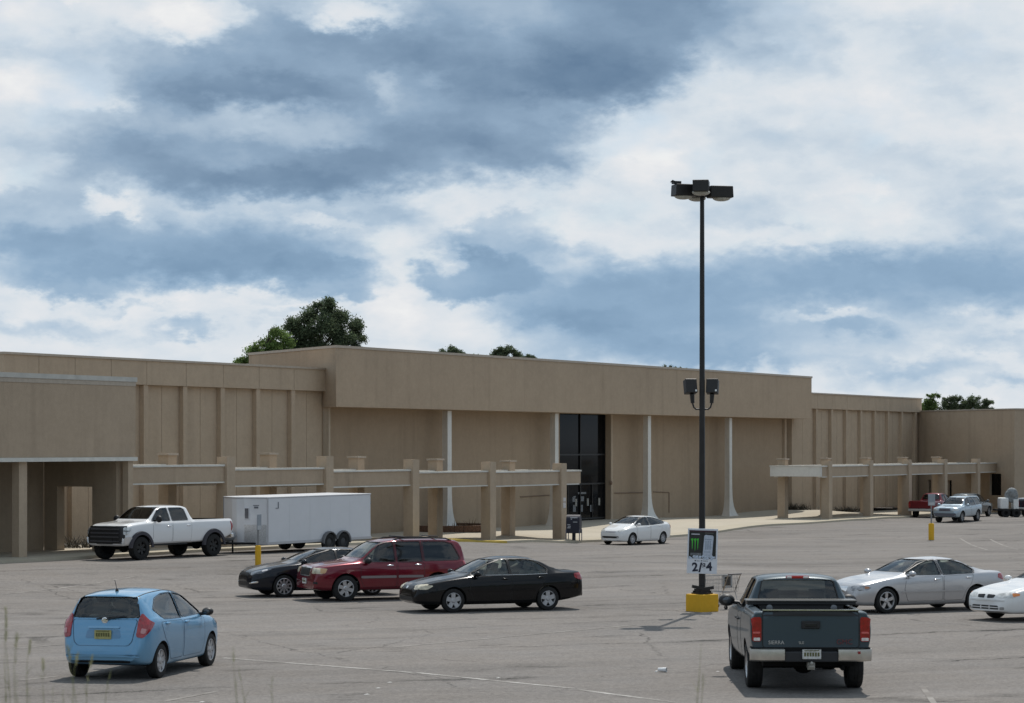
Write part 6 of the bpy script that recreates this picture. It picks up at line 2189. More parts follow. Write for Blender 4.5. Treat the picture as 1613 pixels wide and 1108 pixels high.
def price_sign():
    y = POLE.y - .20
    k = y / F_PX
    c = Vector(((1106.5 - CX) * k, y, CAM_Z + (YH - 868.5) * k))
    root = empty('price_sign', c, (0, R(1.8), R(4)))
    tag(root, 'white drinks price sign reading 2/$4 strapped to the light pole', 'sign')
    w, h = .80, 1.19
    MB().box(-w / 2, w / 2, 0, .02, -h / 2, h / 2).build('board', mat('sign_white', (.62, .64, .68), rough=.5, noise=.05), root, bevel=.006)

    def rect(name, x0, x1, z0, z1, m, d, parent=None):
        return MB().box(x0 - w / 2, x1 - w / 2, -d, -d + .002, h / 2 - z1, h / 2 - z0).build(name, m, parent or root)
    field = rect('picture_field', .035, .755, .05, .79, mat('sign_black', (.008, .010, .009), rough=.5), .003)
    rect('top_band', .035, .755, .05, .09, mat('sign_maroon', (.035, .008, .015), rough=.5), .0055, field)
    # ice
    mb = MB()
    rnd = random.Random(3)
    for i in range(46):
        x, z, s = rnd.uniform(.05, .74), rnd.uniform(.715, .80), rnd.uniform(.02, .045)
        an = rnd.uniform(0, 3)
        mb.add([(x - w / 2 + s * math.cos(an + q), -.0062 - .0001 * i, h / 2 - z + s * math.sin(an + q)) for q in (0, 1.4, 3.0, 4.6)], [(0, 1, 2, 3)])
    mb.build('ice', mat('sign_ice', (.45, .52, .62), rough=.5, noise=.5, nscale=25), field)

    def can(x0, x1, z0, z1, m, d, nm, tilt=0.0):
        mb = MB()
        e = (x1 - x0) * .10
        p = [(x0 + e, z0), (x1 - e, z0), (x1, z0 + e * 1.3), (x1, z1 - e), (x1 - e, z1), (x0 + e, z1), (x0, z1 - e), (x0, z0 + e * 1.3)]
        cx, cz = (x0 + x1) / 2, (z0 + z1) / 2
        q = []
        for x, z in p:
            dx, dz = x - cx, z - cz
            q.append((cx + dx * math.cos(tilt) - dz * math.sin(tilt) - w / 2, -d, h / 2 - (cz + dx * math.sin(tilt) + dz * math.cos(tilt))))
        mb.add(q, [tuple(range(8))])
        return mb.build(nm, m, field)
    can(.07, .37, .10, .74, mat('can_black', (.014, .016, .015), rough=.4), .0085, 'dark_can')
    can(.42, .67, .17, .75, mat('can_white', (.42, .47, .55), rough=.4, noise=.15, nscale=12), .0085, 'pale_can', .06)
    rect('can_rim', .09, .31, .14, .165, mat('can_silver', (.5, .5, .55), rough=.4), .0105, field)
    rect('can_rim', .45, .68, .10, .135, mat('can_dim', (.06, .06, .055), rough=.4), .0105, field)
    rect('can_foot', .08, .37, .645, .71, mat('can_grey', (.13, .14, .15), rough=.5, noise=.5, nscale=18), .0106, field)
    # three green claw strokes
    g = mat('claw_green', (.05, .42, .04), rough=.5)
    mb = MB()
    for k, x in enumerate((.115, .19, .262)):
        top = [(x - .035, .275), (x + .028, .26), (x + .028, .30), (x + .018, .42), (x + .016, .52 + .04 * (k == 1)), (x + .004, .56 + .04 * (k == 1)), (x - .003, .44), (x - .008, .33), (x - .03, .305)]
        mb.add([(px - w / 2, -.0108, h / 2 - pz) for px, pz in top], [tuple(range(len(top)))])
    mb.build('claw_mark', g, field)
    # pale grooves on the light can
    mb = MB()
    for k in range(3):
        x = .475 + k * .055
        mb.box(x - w / 2, x + .022 - w / 2, -.0112, -.0106, h / 2 - .55, h / 2 - .32)
    mb.box(.45 - w / 2, .63 - w / 2, -.0112, -.0106, h / 2 - .29, h / 2 - .27)
    mb.box(.44 - w / 2, .60 - w / 2, -.0112, -.0106, h / 2 - .62, h / 2 - .605)
    mb.build('can_print', mat('can_print_grey', (.22, .27, .34), rough=.5), field)
    ink = mat('sign_ink', (.012, .013, .03), rough=.6)
    # small line of print, too small to read in the photograph
    mb = MB()
    x = .20
    for k, wd in enumerate((.05, .03, .03, .02, .0, .04, .025, .025, .03, .03)):
        if wd:
            mb.box(x - w / 2, x + wd * .7 - w / 2, -.003, -.001, h / 2 - .865, h / 2 - (.835 if k in (0, 5) else .845))
        x += wd + .008
    mb.build('small_print', ink, root)
    for body, size, x, z, nm in (('2', .31, .22, 1.12, 'a'), ('/', .33, .365, 1.135, 'b'), ('$', .17, .455, 1.03, 'c'), ('4', .31, .595, 1.10, 'd')):
        me = text_mesh(body, size, ink, bold=True)
        obj('price_text', me, root, (x - w / 2, -.004, h / 2 - z), (R(90), R(-4), 0))
    for z in (.3, -.45):
        mb = MB()
        mb.box(-.13, .13, .02, .045, z - .02, z + .02)
        mb.build('strap', STEEL, root)


price_sign()


# ------------------------------------------------------------------ shopping cart
def cart():
    p = Vector(((1139 - CX) / F_PX * 59.9, 59.9, 0))
    p.z = ground_z(p.x, p.y)
    root = empty('shopping_cart', p, (0, 0, R(-48)))
    root.scale = (.93, .93, .95)
    tag(root, 'grey wire shopping cart with black child seat flap behind the yellow lamp base', 'shopping cart')
    wire = mat('cart_wire', (.30, .29, .28), rough=.35, metal=.7)
    # local x: handle end at +x
    fr = MB()
    for s in (-.26, .26):
        fr.tube([(-.42, s * .8, .14), (.36, s, .14), (.22, s, .50), (.44, s, .98)], .014, 6)
        fr.tube([(-.38, s * .8, .14), (-.30, s * .8, .40)], .012, 6)
    fr.tube([(-.42, -.21, .14), (-.42, .21, .14)], .014, 6)
    fr.tube([(.36, -.26, .14), (.36, .26, .14)], .014, 6)
    fr.build('frame', wire, root)
    bk = MB()

    def side(u, v, s):
        # u 0..1 front to back, v 0..1 bottom to top
        x0, x1 = -.50 - .06 * v, .34 + .06 * v
        zb, zt = .48 - .02 * (1 - u) * 0, .92 + .06 * u
        return Vector((x0 + (x1 - x0) * u, s * (.20 + .06 * u + .02 * v), zb + (zt - zb) * v))
    for s in (-1, 1):
        for i in range(15):
            bk.tube([side(i / 14, 0, s), side(i / 14, 1, s)], .0035, 4, caps=False)
        for v in (0, .25, .5, .75, 1):
            bk.tube([side(0, v, s), side(1, v, s)], .009 if v == 1 else .004, 4, caps=False)
    for i in range(9):
        t = i / 8
        bk.tube([side(0, 0, -1).lerp(side(0, 0, 1), t), side(0, 1, -1).lerp(side(0, 1, 1), t)], .0035, 4, caps=False)
        bk.tube([side(0, 0, -1).lerp(side(0, 0, 1), t), side(1, 0, -1).lerp(side(1, 0, 1), t)], .0035, 4, caps=False)
        bk.tube([side(1, 0, -1).lerp(side(1, 0, 1), t), side(1, 1, -1).lerp(side(1, 1, 1), t)], .0035, 4, caps=False)
    for v in (0, .33, .66, 1):
        bk.tube([side(0, v, -1), side(0, v, 1)], .005, 4, caps=False)
    bk.build('basket', wire, root)
    MB().tube([(.46, -.28, 1.0), (.46, .28, 1.0)], .02, 8).build('handle', mat('cart_handle', (.10, .09, .09), rough=.5), root)
    fl = MB().box(.155, .175, -.13, .13, .66, .92).build('child_flap', mat('flap_black', (.015, .013, .013), rough=.6), root, bevel=.01)
    mb = MB()
    mb.box(.15, .18, -.20, -.135, .60, .97)
    mb.box(.15, .18, .135, .20, .60, .97)
    mb.box(.15, .18, -.20, .20, .925, .97)
    mb.box(.15, .18, -.20, .20, .60, .655)
    mb.build('flap_frame', mat('flap_grey', (.34, .34, .34), rough=.6), fl)
    for x, y in ((-.40, -.20), (-.40, .20), (.34, -.25), (.34, .25)):
        w = MB().lathe([(.02, -.016), (.06, -.016), (.064, -.008), (.064, .008), (.06, .016), (.02, .016), (.001, .016)], 14, 'y').build('wheel', RUBBER, root)
        w.location = (x, y, .064)
        MB().box(-.012, .012, -.024, .024, -.01, .09).build('caster', wire, w)


def _fix():
    pass


cart()


# ------------------------------------------------------------------ sign posts set in yellow bollards
def sign_bollard(px, py, hb, rb, htop, sw, sh, yaw, label, dist=None):
    p = at(px, py)
    root = empty('sign_post', p, (0, 0, 0))
    tag(root, label, 'sign post', 'parking signs in yellow bollards')
    mb = MB().lathe([(rb, -.1), (rb, hb - .05), (rb * .8, hb), (.001, hb + .02)], 18)
    mb.build('bollard', YEL, root, smooth=True)
    grey = mat('sign_post_steel', (.22, .22, .22), rough=.5, metal=.4)
    MB().box(-.035, .035, -.025, .025, hb, htop - .03).build('post', grey, root)
    M = Matrix.Rotation(R(yaw), 4, 'Z')
    pan = MB().box(-sw / 2, sw / 2, -.05, -.035, htop - sh, htop, M=M).build('panel', mat('sign_back', (.27, .30, .33), rough=.45, metal=.3, noise=.1), root, bevel=.004)
    MB().box(-sw * .4, sw * .4, -.054, -.0505, htop - sh * .98, htop - sh * .72, M=M).build('band', mat('sign_band', (.42, .43, .44), rough=.5), pan)


sign_bollard(406.5, 891, .70, .105, 1.80, .36, .55, 72, 'yellow bollard with edge-on sign in front of the white trailer')
sign_bollard(1467, 851, .92, .155, 2.52, .40, .62, 10, 'yellow bollard with blue-grey sign in front of the light 4x4')


# ------------------------------------------------------------------ mail box
def mailbox():
    y = 114.6
    x = (904 - CX) / F_PX * y
    d = Vector((x, y, 0)) - O
    s, q = d.dot(U), d.dot(N)
    z = gz(s, q) + UP
    root = empty('mail_box', (x, y, z), (0, 0, R(-12)))
    tag(root, 'dark blue street mail box with rounded top beside the last canopy pillar', 'mail box')
    blue = mat('mail_blue', (.007, .009, .024), rough=.6)
    w, dp = .35, .33
    prof = [(-dp, .36), (dp, .36), (dp, .98)] + [(dp * math.cos(a), .98 + .33 * math.sin(a)) for a in np.linspace(.15, math.pi, 10)]
    n = len(prof)
    mb = MB()
    mb.add([(-w, py, pz) for py, pz in prof] + [(w, py, pz) for py, pz in prof], [tuple(range(n)), tuple(range(2 * n - 1, n - 1, -1))] + [(i, n + i, n + (i + 1) % n, (i + 1) % n) for i in range(n)])
    mb.build('body', blue, root)
    for sx in (-1, 1):
        for sy in (-1, 1):
            MB().box(sx * w - .02, sx * w + .02, sy * dp - .02, sy * dp + .02, -.03, .55).build('leg', mat('mail_leg', (.10, .11, .16), rough=.5), root)
    MB().box(-.08, .08, -.08, .08, -.02, .36).build('post', blue, root)
    lab = mat('mail_label', (.36, .38, .42), rough=.6)
    MB().box(-.12, .24, -dp - .03, -dp + .03, 1.14, 1.19).build('pull_down_door', lab, root)
    mb = MB()
    mb.box(.02, .24, -dp - .02, -dp - .004, .92, .96)
    mb.box(-.10, -.04, -dp - .012, -dp - .002, 1.06, 1.12)
    mb.build('door_strip', lab, root)
    mb = MB()
    mb.box(-.28, -.12, -dp - .012, -dp - .002, .62, .67)
    mb.box(-.25, -.10, -dp - .012, -dp - .002, .70, .74)
    mb.box(-.28, -.13, -dp - .012, -dp - .002, .78, .82)
    mb.build('sticker', lab, root)


mailbox()


# small notices on the last pillar
def pillar_notice():
    s = lp[-1]
    c = bp(s + .02, PQ + PW + .004)
    z0 = z_of(888, 795, PQ + PW)
    root = empty('paper_notice', (c.x, c.y, z0), (0, 0, BROT))
    tag(root, 'small pale paper notices taped to the last canopy pillar', 'notice')
    m = mat('notice_pale', (.55, .52, .50), rough=.8, noise=.3, nscale=20)
    MB().box(-.14, .14, -.012, 0, -.18, .10).build('sheet', m, root)
    MB().box(-.12, .14, -.012, 0, .16, .36).build('sheet', m, root)


pillar_notice()


# ------------------------------------------------------------------ far right: small utility trailer with a wrapped round load, and a dark pickup
def utility_trailer():
    y = 160.0
    p = Vector(((1588 - CX) / F_PX * y, y, 0))
    p.z = ground_z(p.x, p.y)
    root = empty('utility_trailer', p, (0, 0, R(0)))
    tag(root, 'small white utility trailer with a grey round bundle by the end store', 'trailer')
    wm = mat('white_tank', (.66, .66, .64), rough=.5, noise=.1)
    MB().box(-.95, 1.0, -.7, .7, .48, .60).build('deck', DARK, root)
    MB().box(-.72, -.10, -.68, .3, .60, 1.42).build('white_crate', wm, root, bevel=.12, bseg=3, smooth=True)
    MB().box(.25, .62, -.68, .2, .60, 1.30).build('white_crate', wm, root, bevel=.05, bseg=2)
    mb = MB().lathe([(.001, -.2), (.42, -.18), (.50, 0), (.42, .18), (.001, .2)], 18, 'y', M=Matrix.Translation((.16, -.3, 1.55)))
    mb.ellipsoid((.2, -.3, 1.72), (.42, .3, .42))
    mb.build('wrapped_bundle', mat('grey_wrap', (.20, .21, .21), rough=.8, noise=.35, nscale=6, bump=.6, bscale=9), root, smooth=True)
    for s in (-1, 1):
        w = MB().lathe([(.14, -.09), (.28, -.1), (.32, -.06), (.32, .06), (.28, .1), (.14, .09), (.001, .09)], 18, 'y').build('wheel', RUBBER, root, smooth=True)
        w.location = (-.30, s * .62, .32)
        w2 = MB().lathe([(.14, -.09), (.28, -.1), (.32, -.06), (.32, .06), (.28, .1), (.14, .09), (.001, .09)], 18, 'y').build('wheel', RUBBER, root, smooth=True)
        w2.location = (.45, s * .62, .32)
    mb = MB()
    mb.tube([(.9, -.3, .5), (1.9, 0, .5)], .04, 6)
    mb.tube([(.9, .3, .5), (1.9, 0, .5)], .04, 6)
    mb.build('tongue', DARK, root)


utility_trailer()


def far_pickup():
    S = dict(W=1.95, ax=(1.7, -1.7), rw=.38, arch=.45, mid=.3, ws_x=1.5, rw_x=-1.2, tuck=.965, crown=.05, arch_in=.33, n=50,
             top=[(2.6, .8), (2.5, 1.05), (2.0, 1.16), (1.2, 1.24), (.9, 1.48), (.5, 1.72), (-.2, 1.80), (-.7, 1.74), (-.88, 1.34), (-1.0, 1.29), (-2.6, 1.29), (-2.75, 1.2)],
             sh=[(2.6, .7), (2.3, 1.0), (1.1, 1.14), (-.8, 1.18), (-2.7, 1.2), (-2.75, 1.1)], plan=[(2.6, .85), (2.2, .95), (-2.6, .97), (-2.75, .92)],
             wt=[(2.6, .7), (1.3, .8), (.4, .66), (-.7, .66), (-.9, .86), (-2.75, .88)], bot=[(2.6, .45), (1.0, .4), (-1, .42), (-2.75, .62)],
             cabin=(-.75, 1.1, .6), ws=(.70, 1.25, .58, 1.70), rwin=(.64, 1.36, .56, 1.68), side=[[(1.0, 1.2), (.5, 1.62), (0, 1.68), (0, 1.2)], [(-.1, 1.2), (-.1, 1.68), (-.55, 1.66), (-.68, 1.24)]],
             bed=(-2.6, -1.02, .76, .78), cat='pickup truck')
    P = paint('paint_dark_truck', (.02, .022, .03), rough=.25, dusty=.06)
    c = Car('pickup_truck', 'dark pickup at the picture edge beside the small white trailer', S, P)
    c.body()
    c.windows(GLASS_D, GLASS, GLASS_D)
    c.back('tailgate', [(-.72, 1.2), (-.72, .7), (.72, .7), (.72, 1.2)], P, off=.012, rim=.012)
    MB().box(-2.85, -2.72, -.92, .92, .50, .68).build('bumper', MATS['pale_bumper'], c.root, bevel=.02)
    MB().box(-2.7, -1.1, -.9, .9, 1.24, 1.36).build('bed_cover', mat('bed_cover_pale', (.5, .52, .55), rough=.5), c.root, bevel=.03)
    for s in (1, -1):
        c.back('taillight', [(s * .75, 1.16), (s * .75, .76), (s * .92, .76), (s * .92, 1.16)], REDLENS, off=.02)
    c.wheels('five', MATS['dull_alloy'], .24)
    c.place(39.3, 163.5, 50)


far_pickup()


# ------------------------------------------------------------------ trees
def leaf_mat(name, c, var=.5):
    def fn(T, tc, b):
        n = T.noise(tc, .9, 4.0, .6)
        oi = T.node('ShaderNodeNewGeometry').outputs['Random Per Island']
        k = T.math('ADD', T.maprange(n, .3, .7, 1 - var, 1 + var), T.math('MULTIPLY', T.math('SUBTRACT', oi, .5), .5))
        cc = T.node('ShaderNodeVectorMath', operation='SCALE', ins={0: c, 'Scale': k}).outputs[0]
        b.id_data.links.new(cc, b.inputs['Base Color'])
        tl = T.node('ShaderNodeBsdfTranslucent', ins={0: T.node('ShaderNodeVectorMath', operation='SCALE', ins={0: cc, 'Scale': 1.25}).outputs[0]})
        mx = T.node('ShaderNodeMixShader', ins={0: .42, 1: b.outputs[0], 2: tl.outputs[0]})
        out = [n for n in b.id_data.nodes if n.type == 'OUTPUT_MATERIAL'][0]
        b.id_data.links.new(mx.outputs[0], out.inputs[0])
    return mat(name, rough=.75, spec=.15, fn=fn)


BARK = mat('bark', (.06, .045, .033), rough=.95, noise=.3, nscale=3)
PINE = leaf_mat('pine_needles', (.09, .118, .066))
BROAD = leaf_mat('broad_leaves', (.12, .175, .055))
DARKB = leaf_mat('dark_leaves', (.10, .128, .07))


def tree(name, label, x, y, clumps, m, leaf=.28, dens=1.0, trunk_r=.25, seed=1, group=None, limb=True, spiky=False):
    """clumps: (dx, z, dy, r) in metres, crown made of small leaf faces round each"""
    rnd = np.random.default_rng(seed)
    z0 = -1.7
    root = empty(name, (x, y, z0))
    tag(root, label, 'tree', group)
    zt = max(c[1] + c[3] * .3 for c in clumps) - z0
    mb = MB()
    n = 10
    pts = [(.15 * math.sin(i * .9 + seed), .15 * math.cos(i * 1.3), zt * i / n) for i in range(n + 1)]
    mb.tube(pts, [trunk_r * (1 - .85 * i / n) for i in range(n + 1)], 8)
    tr = mb.build('trunk', BARK, root, smooth=True)
    if limb:
        for c in clumps:
            h = max(.3 * zt, min(c[1] - z0 - abs(c[0]) * .5 - .6, zt * .95))
            b = (0, 0, h)
            e = (c[0], c[2], c[1] - z0)
            mid = tuple((b[i] + e[i]) / 2 + (.3 if i == 2 else 0) for i in range(3))
            MB().tube([b, mid, e], [trunk_r * .35, trunk_r * .22, trunk_r * .08], 5).build('limb', BARK, tr)
    V, Fc = [], []
    for (dx, z, dy, r) in clumps:
        k = int(520 * dens * r * r)
        sub = []
        # twig tufts inside the clump
        nt = max(5, int(9 * r * r))
        d = rnd.normal(size=(nt, 3))
        d /= np.linalg.norm(d, axis=1)[:, None]
        cen = d * (rnd.random(nt) ** .45)[:, None] * np.array([r, r, r * .78])
        w = rnd.integers(0, nt, k)
        tr_ = r * .48
        o = rnd.normal(size=(k, 3)) * tr_ * np.array([.62, .62, .5])
        P = cen[w] + o + np.array([dx, dy, z - z0])
        a = rnd.normal(size=(k, 3))
        a /= np.linalg.norm(a, axis=1)[:, None]
        b = np.cross(a, rnd.normal(size=(k, 3)))
        b /= np.linalg.norm(b, axis=1)[:, None]
        s = leaf * (.6 + .8 * rnd.random(k))[:, None]
        wd = .22 if spiky else .5
        q = np.stack([P - a * s * .5, P + b * s * wd * .5, P + a * s * .5, P - b * s * wd * .5], 1)
        base = len(V) * 4
        V.append(q.reshape(-1, 3))
    V = np.concatenate(V)
    nq = len(V) // 4
    me = bpy.data.meshes.new('crown')
    me.vertices.add(len(V))
    me.vertices.foreach_set('co', V.ravel())
    me.loops.add(nq * 4)
    me.loops.foreach_set('vertex_index', np.arange(nq * 4))
    me.polygons.add(nq)
    me.polygons.foreach_set('loop_start', np.arange(nq) * 4)
    me.polygons.foreach_set('loop_total', np.full(nq, 4))
    me.update(calc_edges=True)
    me.materials.append(m)
    obj('crown', me, root)
    return root


def px_clumps(lst, y, px0):
    """clumps given where they show, on a tree standing at depth y under column px0"""
    k = y / F_PX
    return [((px - px0) * k, CAM_Z + (YH - py) * k, dy, r * k) for px, py, r, dy in lst]


PT = [(470, 505, 17, 0), (492, 492, 17, .6), (512, 486, 15, -.5), (530, 500, 17, .4), (480, 525, 22, 1), (505, 518, 24, -.8), (530, 525, 22, .5), (552, 512, 15, 0), (563, 528, 13, .5),
      (548, 540, 17, -.6), (465, 540, 18, 0), (456, 518, 12, .4), (500, 545, 25, 0), (525, 555, 22, .6), (561, 547, 10, 0), (470, 560, 20, 0), (540, 568, 18, 0), (520, 480, 8, 0), (498, 479, 9, .3), (567, 515, 7, 0)]
tree('pine_tree', 'tall dark pine standing behind the left end of the store fascia', (508 - CX) / F_PX * 185, 185, px_clumps(PT, 185, 508), PINE, leaf=.17, dens=5.5, trunk_r=.32, seed=3, group='trees behind the store')
BT = [(440, 527, 14, 0), (425, 540, 14, .6), (408, 552, 15, -.4), (392, 562, 13, .2), (378, 572, 10, 0), (440, 545, 16, 0), (425, 560, 16, 0), (405, 570, 14, 0), (448, 560, 14, 0), (432, 524, 8, 0)]
tree('broadleaf_tree', 'mid green rounded tree just beside the tall dark pine', (420 - CX) / F_PX * 178, 178, px_clumps(BT, 178, 420), BROAD, leaf=.17, dens=6.5, trunk_r=.3, seed=5, group='trees behind the store')
P2 = [(700, 556, 8, 0), (712, 552, 8, 0), (724, 556, 8, 0), (694, 562, 7, 0), (716, 562, 10, 0), (728, 563, 6, 0), (706, 566, 9, 0)]
tree('pine_tree', 'small dark rounded tree top showing above the fascia near the pine', (712 - CX) / F_PX * 230, 230, px_clumps(P2, 230, 712), PINE, leaf=.17, dens=6.5, trunk_r=.22, seed=8, group='trees behind the store')
P3 = [(790, 553, 9, 0), (802, 552, 9, 0), (780, 560, 9, 0), (812, 560, 8, 0), (770, 563, 7, 0), (795, 565, 12, 0), (815, 568, 8, 0)]
tree('pine_tree', 'pointed dark tree top in the middle of the fascia skyline', (795 - CX) / F_PX * 235, 235, px_clumps(P3, 235, 795), PINE, leaf=.17, dens=6.5, trunk_r=.22, seed=9, group='trees behind the store')
P4 = [(830, 563, 7, 0), (839, 566, 6, 0), (824, 567, 6, 0)]
tree('pine_tree', 'low dark tree top beside the pointed one on the fascia skyline', (831 - CX) / F_PX * 240, 240, px_clumps(P4, 240, 831), PINE, leaf=.17, dens=6.5, trunk_r=.2, seed=10, group='trees behind the store')
P6 = [(745, 560, 3, 0), (752, 562, 4, 0), (741, 564, 3, 0)]
tree('broadleaf_tree', 'thin pale sprig of a tree between two dark tops on the fascia skyline', (747 - CX) / F_PX * 225, 225, px_clumps(P6, 225, 747), BROAD, leaf=.25, dens=1.2, trunk_r=.1, seed=14, group='trees behind the store')
P5 = [(1047, 579, 3.5, 0), (1056, 578, 3, 0), (1063, 580, 3.5, 0), (1072, 580, 3, 0), (1080, 582, 3, 0), (1060, 586, 6, 0), (1072, 586, 6, 0)]
tree('broadleaf_tree', 'sparse tree tips just left of the light pole above the fascia', (1062 - CX) / F_PX * 240, 240, px_clumps(P5, 240, 1062), DARKB, leaf=.18, dens=3.2, trunk_r=.2, seed=11, group='trees behind the store')
RT = [('broadleaf_tree', 'green tree nearest the ribbed wing in the row behind the end store', [(1462, 634, 9, 0), (1455, 640, 9, 0), (1472, 640, 10, 0), (1466, 624, 5, 0), (1478, 624, 5, 0), (1460, 648, 10, 0)], BROAD, 21),
      ('broadleaf_tree', 'open-crowned dark tree second in the row behind the end store', [(1490, 632, 7, 0), (1500, 628, 7, 0), (1508, 630, 6, 0), (1495, 640, 10, 0), (1507, 640, 9, 0), (1486, 642, 8, 0)], DARKB, 22),
      ('broadleaf_tree', 'purplish dark rounded tree third in the row behind the end store', [(1525, 632, 9, 0), (1533, 631, 8, 0), (1518, 638, 8, 0), (1530, 641, 10, 0), (1539, 640, 7, 0)], DARKB, 23),
      ('broadleaf_tree', 'last small spiky tree in the row behind the end store', [(1552, 634, 6, 0), (1559, 636, 6, 0), (1548, 641, 7, 0), (1557, 643, 7, 0)], DARKB, 24),
      ('broadleaf_tree', 'dark tree clump above the far store at the picture edge', [(1606, 664, 8, 0), (1614, 662, 9, 0), (1603, 670, 7, 0), (1612, 672, 8, 0), (1624, 664, 8, 0)], DARKB, 25)]
for nm, lb, lst, m, sd in RT:
    yy = 255 if sd != 25 else 270
    xm = sum(c[0] for c in lst) / len(lst)
    tree(nm, lb, (xm - CX) / F_PX * yy, yy, px_clumps(lst, yy, xm), m, leaf=.17, dens=5.5, trunk_r=.25, seed=sd, group='trees behind the end store')


# ------------------------------------------------------------------ dead shrubs by the wall, weeds on the bank, litter
def scrub(p, label, n, h, w, seed, col):
    rnd = random.Random(seed)
    mb = MB()
    for i in range(n):
        b = Vector((rnd.gauss(0, w * .4), rnd.gauss(0, w * .25), 0))
        t = b + Vector((rnd.gauss(0, w * .3), rnd.gauss(0, w * .3), h * rnd.uniform(.4, 1)))
        sd = Vector((rnd.uniform(-1, 1), rnd.uniform(-1, 1), 0)).normalized() * .035
        mb.add([b - sd, b + sd, t], [(0, 1, 2)])
    me = mb.mesh('dry_shrub', col)
    o = obj('dry_shrub', me)
    o.location = p
    tag(o, label, 'shrub')


brown = mat('dry_twig', (.060, .052, .038), rough=.95, noise=.5, nscale=7)
for px, q, lab, sd, n, h, w in ((128, 2.6, 'dry grey-brown shrub seen through the porch opening', 31, 150, .6, 1.6), (1336, .2, 'low dark scrub at the foot of the ribbed wing by the canopy end', 33, 160, .5, 1.4), (1250, -.6, 'dark dry shrub in the wall corner left of the end canopy', 34, 200, .6, 1.3)):
    s = s_at(px, q)
    scrub(bp(s, q, gz(s, q) + UP - .02), lab, n, h, w, sd, brown)

GRASSM = mat('weed_stem', (.26, .25, .11), rough=.8, noise=.35, nscale=9)
SEEDM = mat('weed_seed', (.42, .38, .23), rough=.9, noise=.3, nscale=20)


WEED_LABELS = ['pale grass stem closest to the picture edge, second tallest', 'tallest pale grass stem beside the picture edge', 'grass stem just right of the tallest one', 'fourth grass stem from the picture edge, with pale head',
               'lone grass stem between the edge clump and the hatchback', 'pale-headed stem in front of the hatchback left wheel', 'tallest pale-headed stem in front of the hatchback wheel', 'rightmost of three pale-headed stems before the hatchback wheel',
               'short stem without head in front of the hatchback bumper', 'short stem in the edge clump, without head', 'very short stem right of the edge clump', 'low stem before the shadow of the hatchback', 'lowest stem by the hatchback rear wheel']


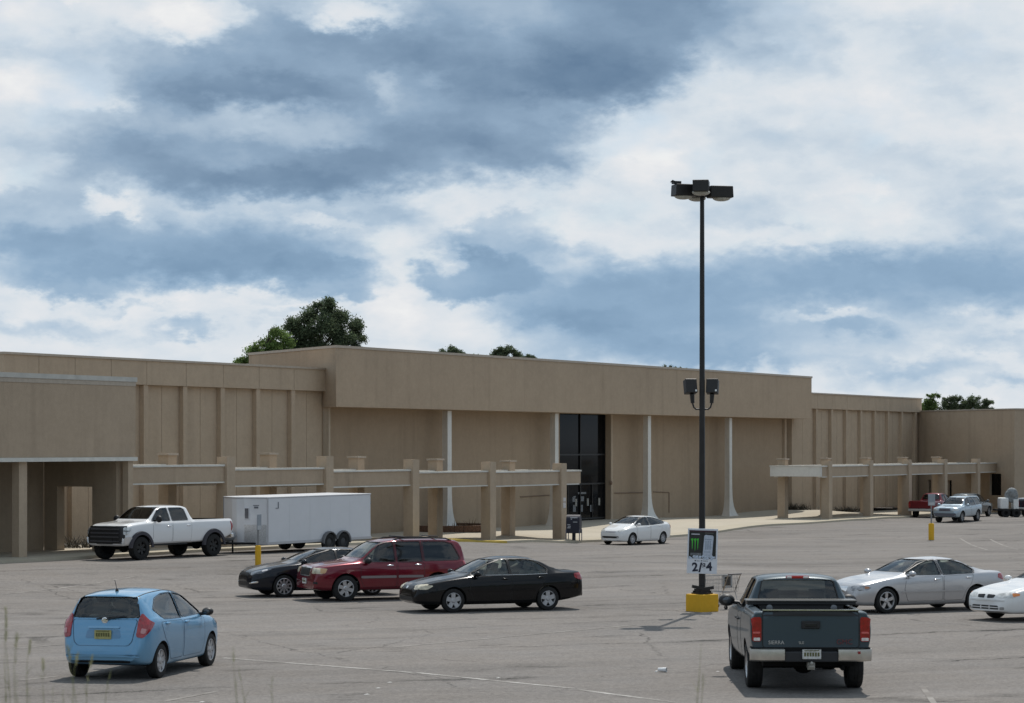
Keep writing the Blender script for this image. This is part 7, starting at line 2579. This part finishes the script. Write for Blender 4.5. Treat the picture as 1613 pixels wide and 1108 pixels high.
def weeds():
    rnd = random.Random(11)
    specs = []
    for px, top in ((8, 985), (14, 960), (22, 1000), (40, 1010), (70, 1040), (112, 1030), (122, 1020), (133, 1035), (163, 1060), (30, 1060), (56, 1075), (85, 1080), (100, 1085)):
        specs.append((px, top, 1))
    for px, top in ((374, 1018), (388, 1050), (430, 1065)):
        specs.append((px, top, 2))
    for px, top in ((1098, 1012), (1104, 1060)):
        specs.append((px, top, 2))
    for i, (px, top, kind) in enumerate(specs):
        y = rnd.uniform(10.5, 12.5)
        k = y / F_PX
        x = (px - CX) * k
        z0 = ground_z(x, y)
        zt = CAM_Z - (top - YH) * k
        lean = rnd.uniform(-.05, .05)
        mb = MB()
        n = 6
        pts = [(lean * (j / n) ** 2, .03 * math.sin(j), (zt - z0) * j / n) for j in range(n + 1)]
        mb.tube(pts, [.0026 - .0018 * j / n for j in range(n + 1)], 5)
        for j in range(3 if kind == 1 else 6):
            t = rnd.uniform(.2, .95)
            b = Vector((lean * t * t, 0, (zt - z0) * t))
            e = b + Vector((rnd.uniform(-.04, .04), rnd.uniform(-.04, .04), rnd.uniform(.02, .09)))
            sd = Vector((.0018, .0018, 0))
            mb.add([b - sd, b + sd, e], [(0, 1, 2)])
        o = mb.build('weed', GRASSM, None)
        o.location = (x, y, z0)
        lab = {1: 'tall thin grass stem with pale seed head on the bank by the blue hatchback', 2: 'bare thin weed stalk on the bank in the middle of the frame'}[kind]
        if px > 1000:
            lab = 'bare thin weed stalk on the bank below the price sign'
        hgt = 'tallest' if top < 990 else ('short' if top > 1055 else 'mid-height')
        if px < 400 and kind == 1:
            lab = WEED_LABELS[i]
        elif kind == 2 and px < 1000:
            lab = {374: 'bare weed stalk just beside the white painted line start, tallest of three', 388: 'thin weed stalk in the middle of three below the painted line', 430: 'short weed stalk farthest from the blue hatchback'}[px]
        else:
            lab = {1098: 'tall bent weed stalk below the price sign', 1104: 'short weed stalk beside the tall bent one below the price sign'}[px]
        tag(o, lab, 'weed', {1: 'grass stems by the blue hatchback', 2: 'weed stalks in the middle'}[kind] if px < 1000 else 'weed stalks below the sign')
        if kind == 1 and top < 1045:
            mb = MB()
            for j in range(26):
                t = rnd.uniform(.86, 1.0)
                b = Vector((lean * t * t, 0, (zt - z0) * t))
                d = Vector((rnd.uniform(-.012, .012), rnd.uniform(-.012, .012), .02))
                sd = Vector((.0025, 0, 0))
                mb.add([b - sd, b + sd, b + d], [(0, 1, 2)])
            mb.build('seed_head', SEEDM, o)
    # short turf along the bank
    mb = MB()
    for i in range(1500):
        y = rnd.uniform(9.0, 13.5)
        x = rnd.uniform(-4.2, 4.2)
        b = Vector((x, y, ground_z(x, y) - .01)) if i % 1 == 0 else None
        e = b + Vector((rnd.gauss(0, .05), rnd.gauss(0, .05), rnd.uniform(.06, .22)))
        sd = Vector((.004, .002, 0))
        mb.add([b - sd, b + sd, e], [(0, 1, 2)])
    o = mb.build('grass', GRASSM, None)
    tag(o, 'short dry grass on the bank', kind='stuff')


weeds()


def litter():
    p = at(1043, 1059)
    root = empty('paper_cup', p + Vector((0, 0, .045)), (0, 0, R(-25)))
    tag(root, 'crumpled white paper cup lying on the asphalt left of the slate pickup', 'litter')
    M = Matrix.Rotation(R(90), 4, 'Y')
    MB().lathe([(.001, -.075), (.032, -.075), (.045, .085), (.041, .085), (.03, -.06)], 14, M=M).build('cup', mat('paper_white', (.75, .75, .75), rough=.7), root, smooth=True)
    MB().box(-.13, -.09, -.03, .05, -.044, -.03).build('lid', MATS['paper_white'], root)
    rnd = random.Random(5)
    for i, (px, py, lab) in enumerate(((1131, 1059, 'tiny pale scrap near the pickup rear wheel'), (596, 1085, 'pale scrap near the painted line left of centre'), (614, 1076, 'white scrap beside the painted line'), (578, 1095, 'flat pale scrap at the lower edge'), (785, 1069, 'small white scrap near the painted line end'),
                                       (318, 1107, 'white scrap at the bottom edge below the hatchback'), (1270, 898, 'small white scrap above the pickup cab'), (727, 946, 'pale chip by the black sedan'))):
        p = at(px, py)
        s = rnd.uniform(.025, .055)
        mb = MB()
        mb.add([(-s, -s * .5, .006), (s * .8, -s * .6, .012), (s, s * .5, .006), (0, s * .6, .02), (-s * .9, s * .4, .006)], [(0, 1, 3), (1, 2, 3), (0, 3, 4)])
        o = mb.build('paper_scrap', mat('scrap_grey', (.42, .41, .39), rough=.8), None)
        o.location = p
        tag(o, lab, 'litter', 'scraps of litter on the asphalt')


litter()
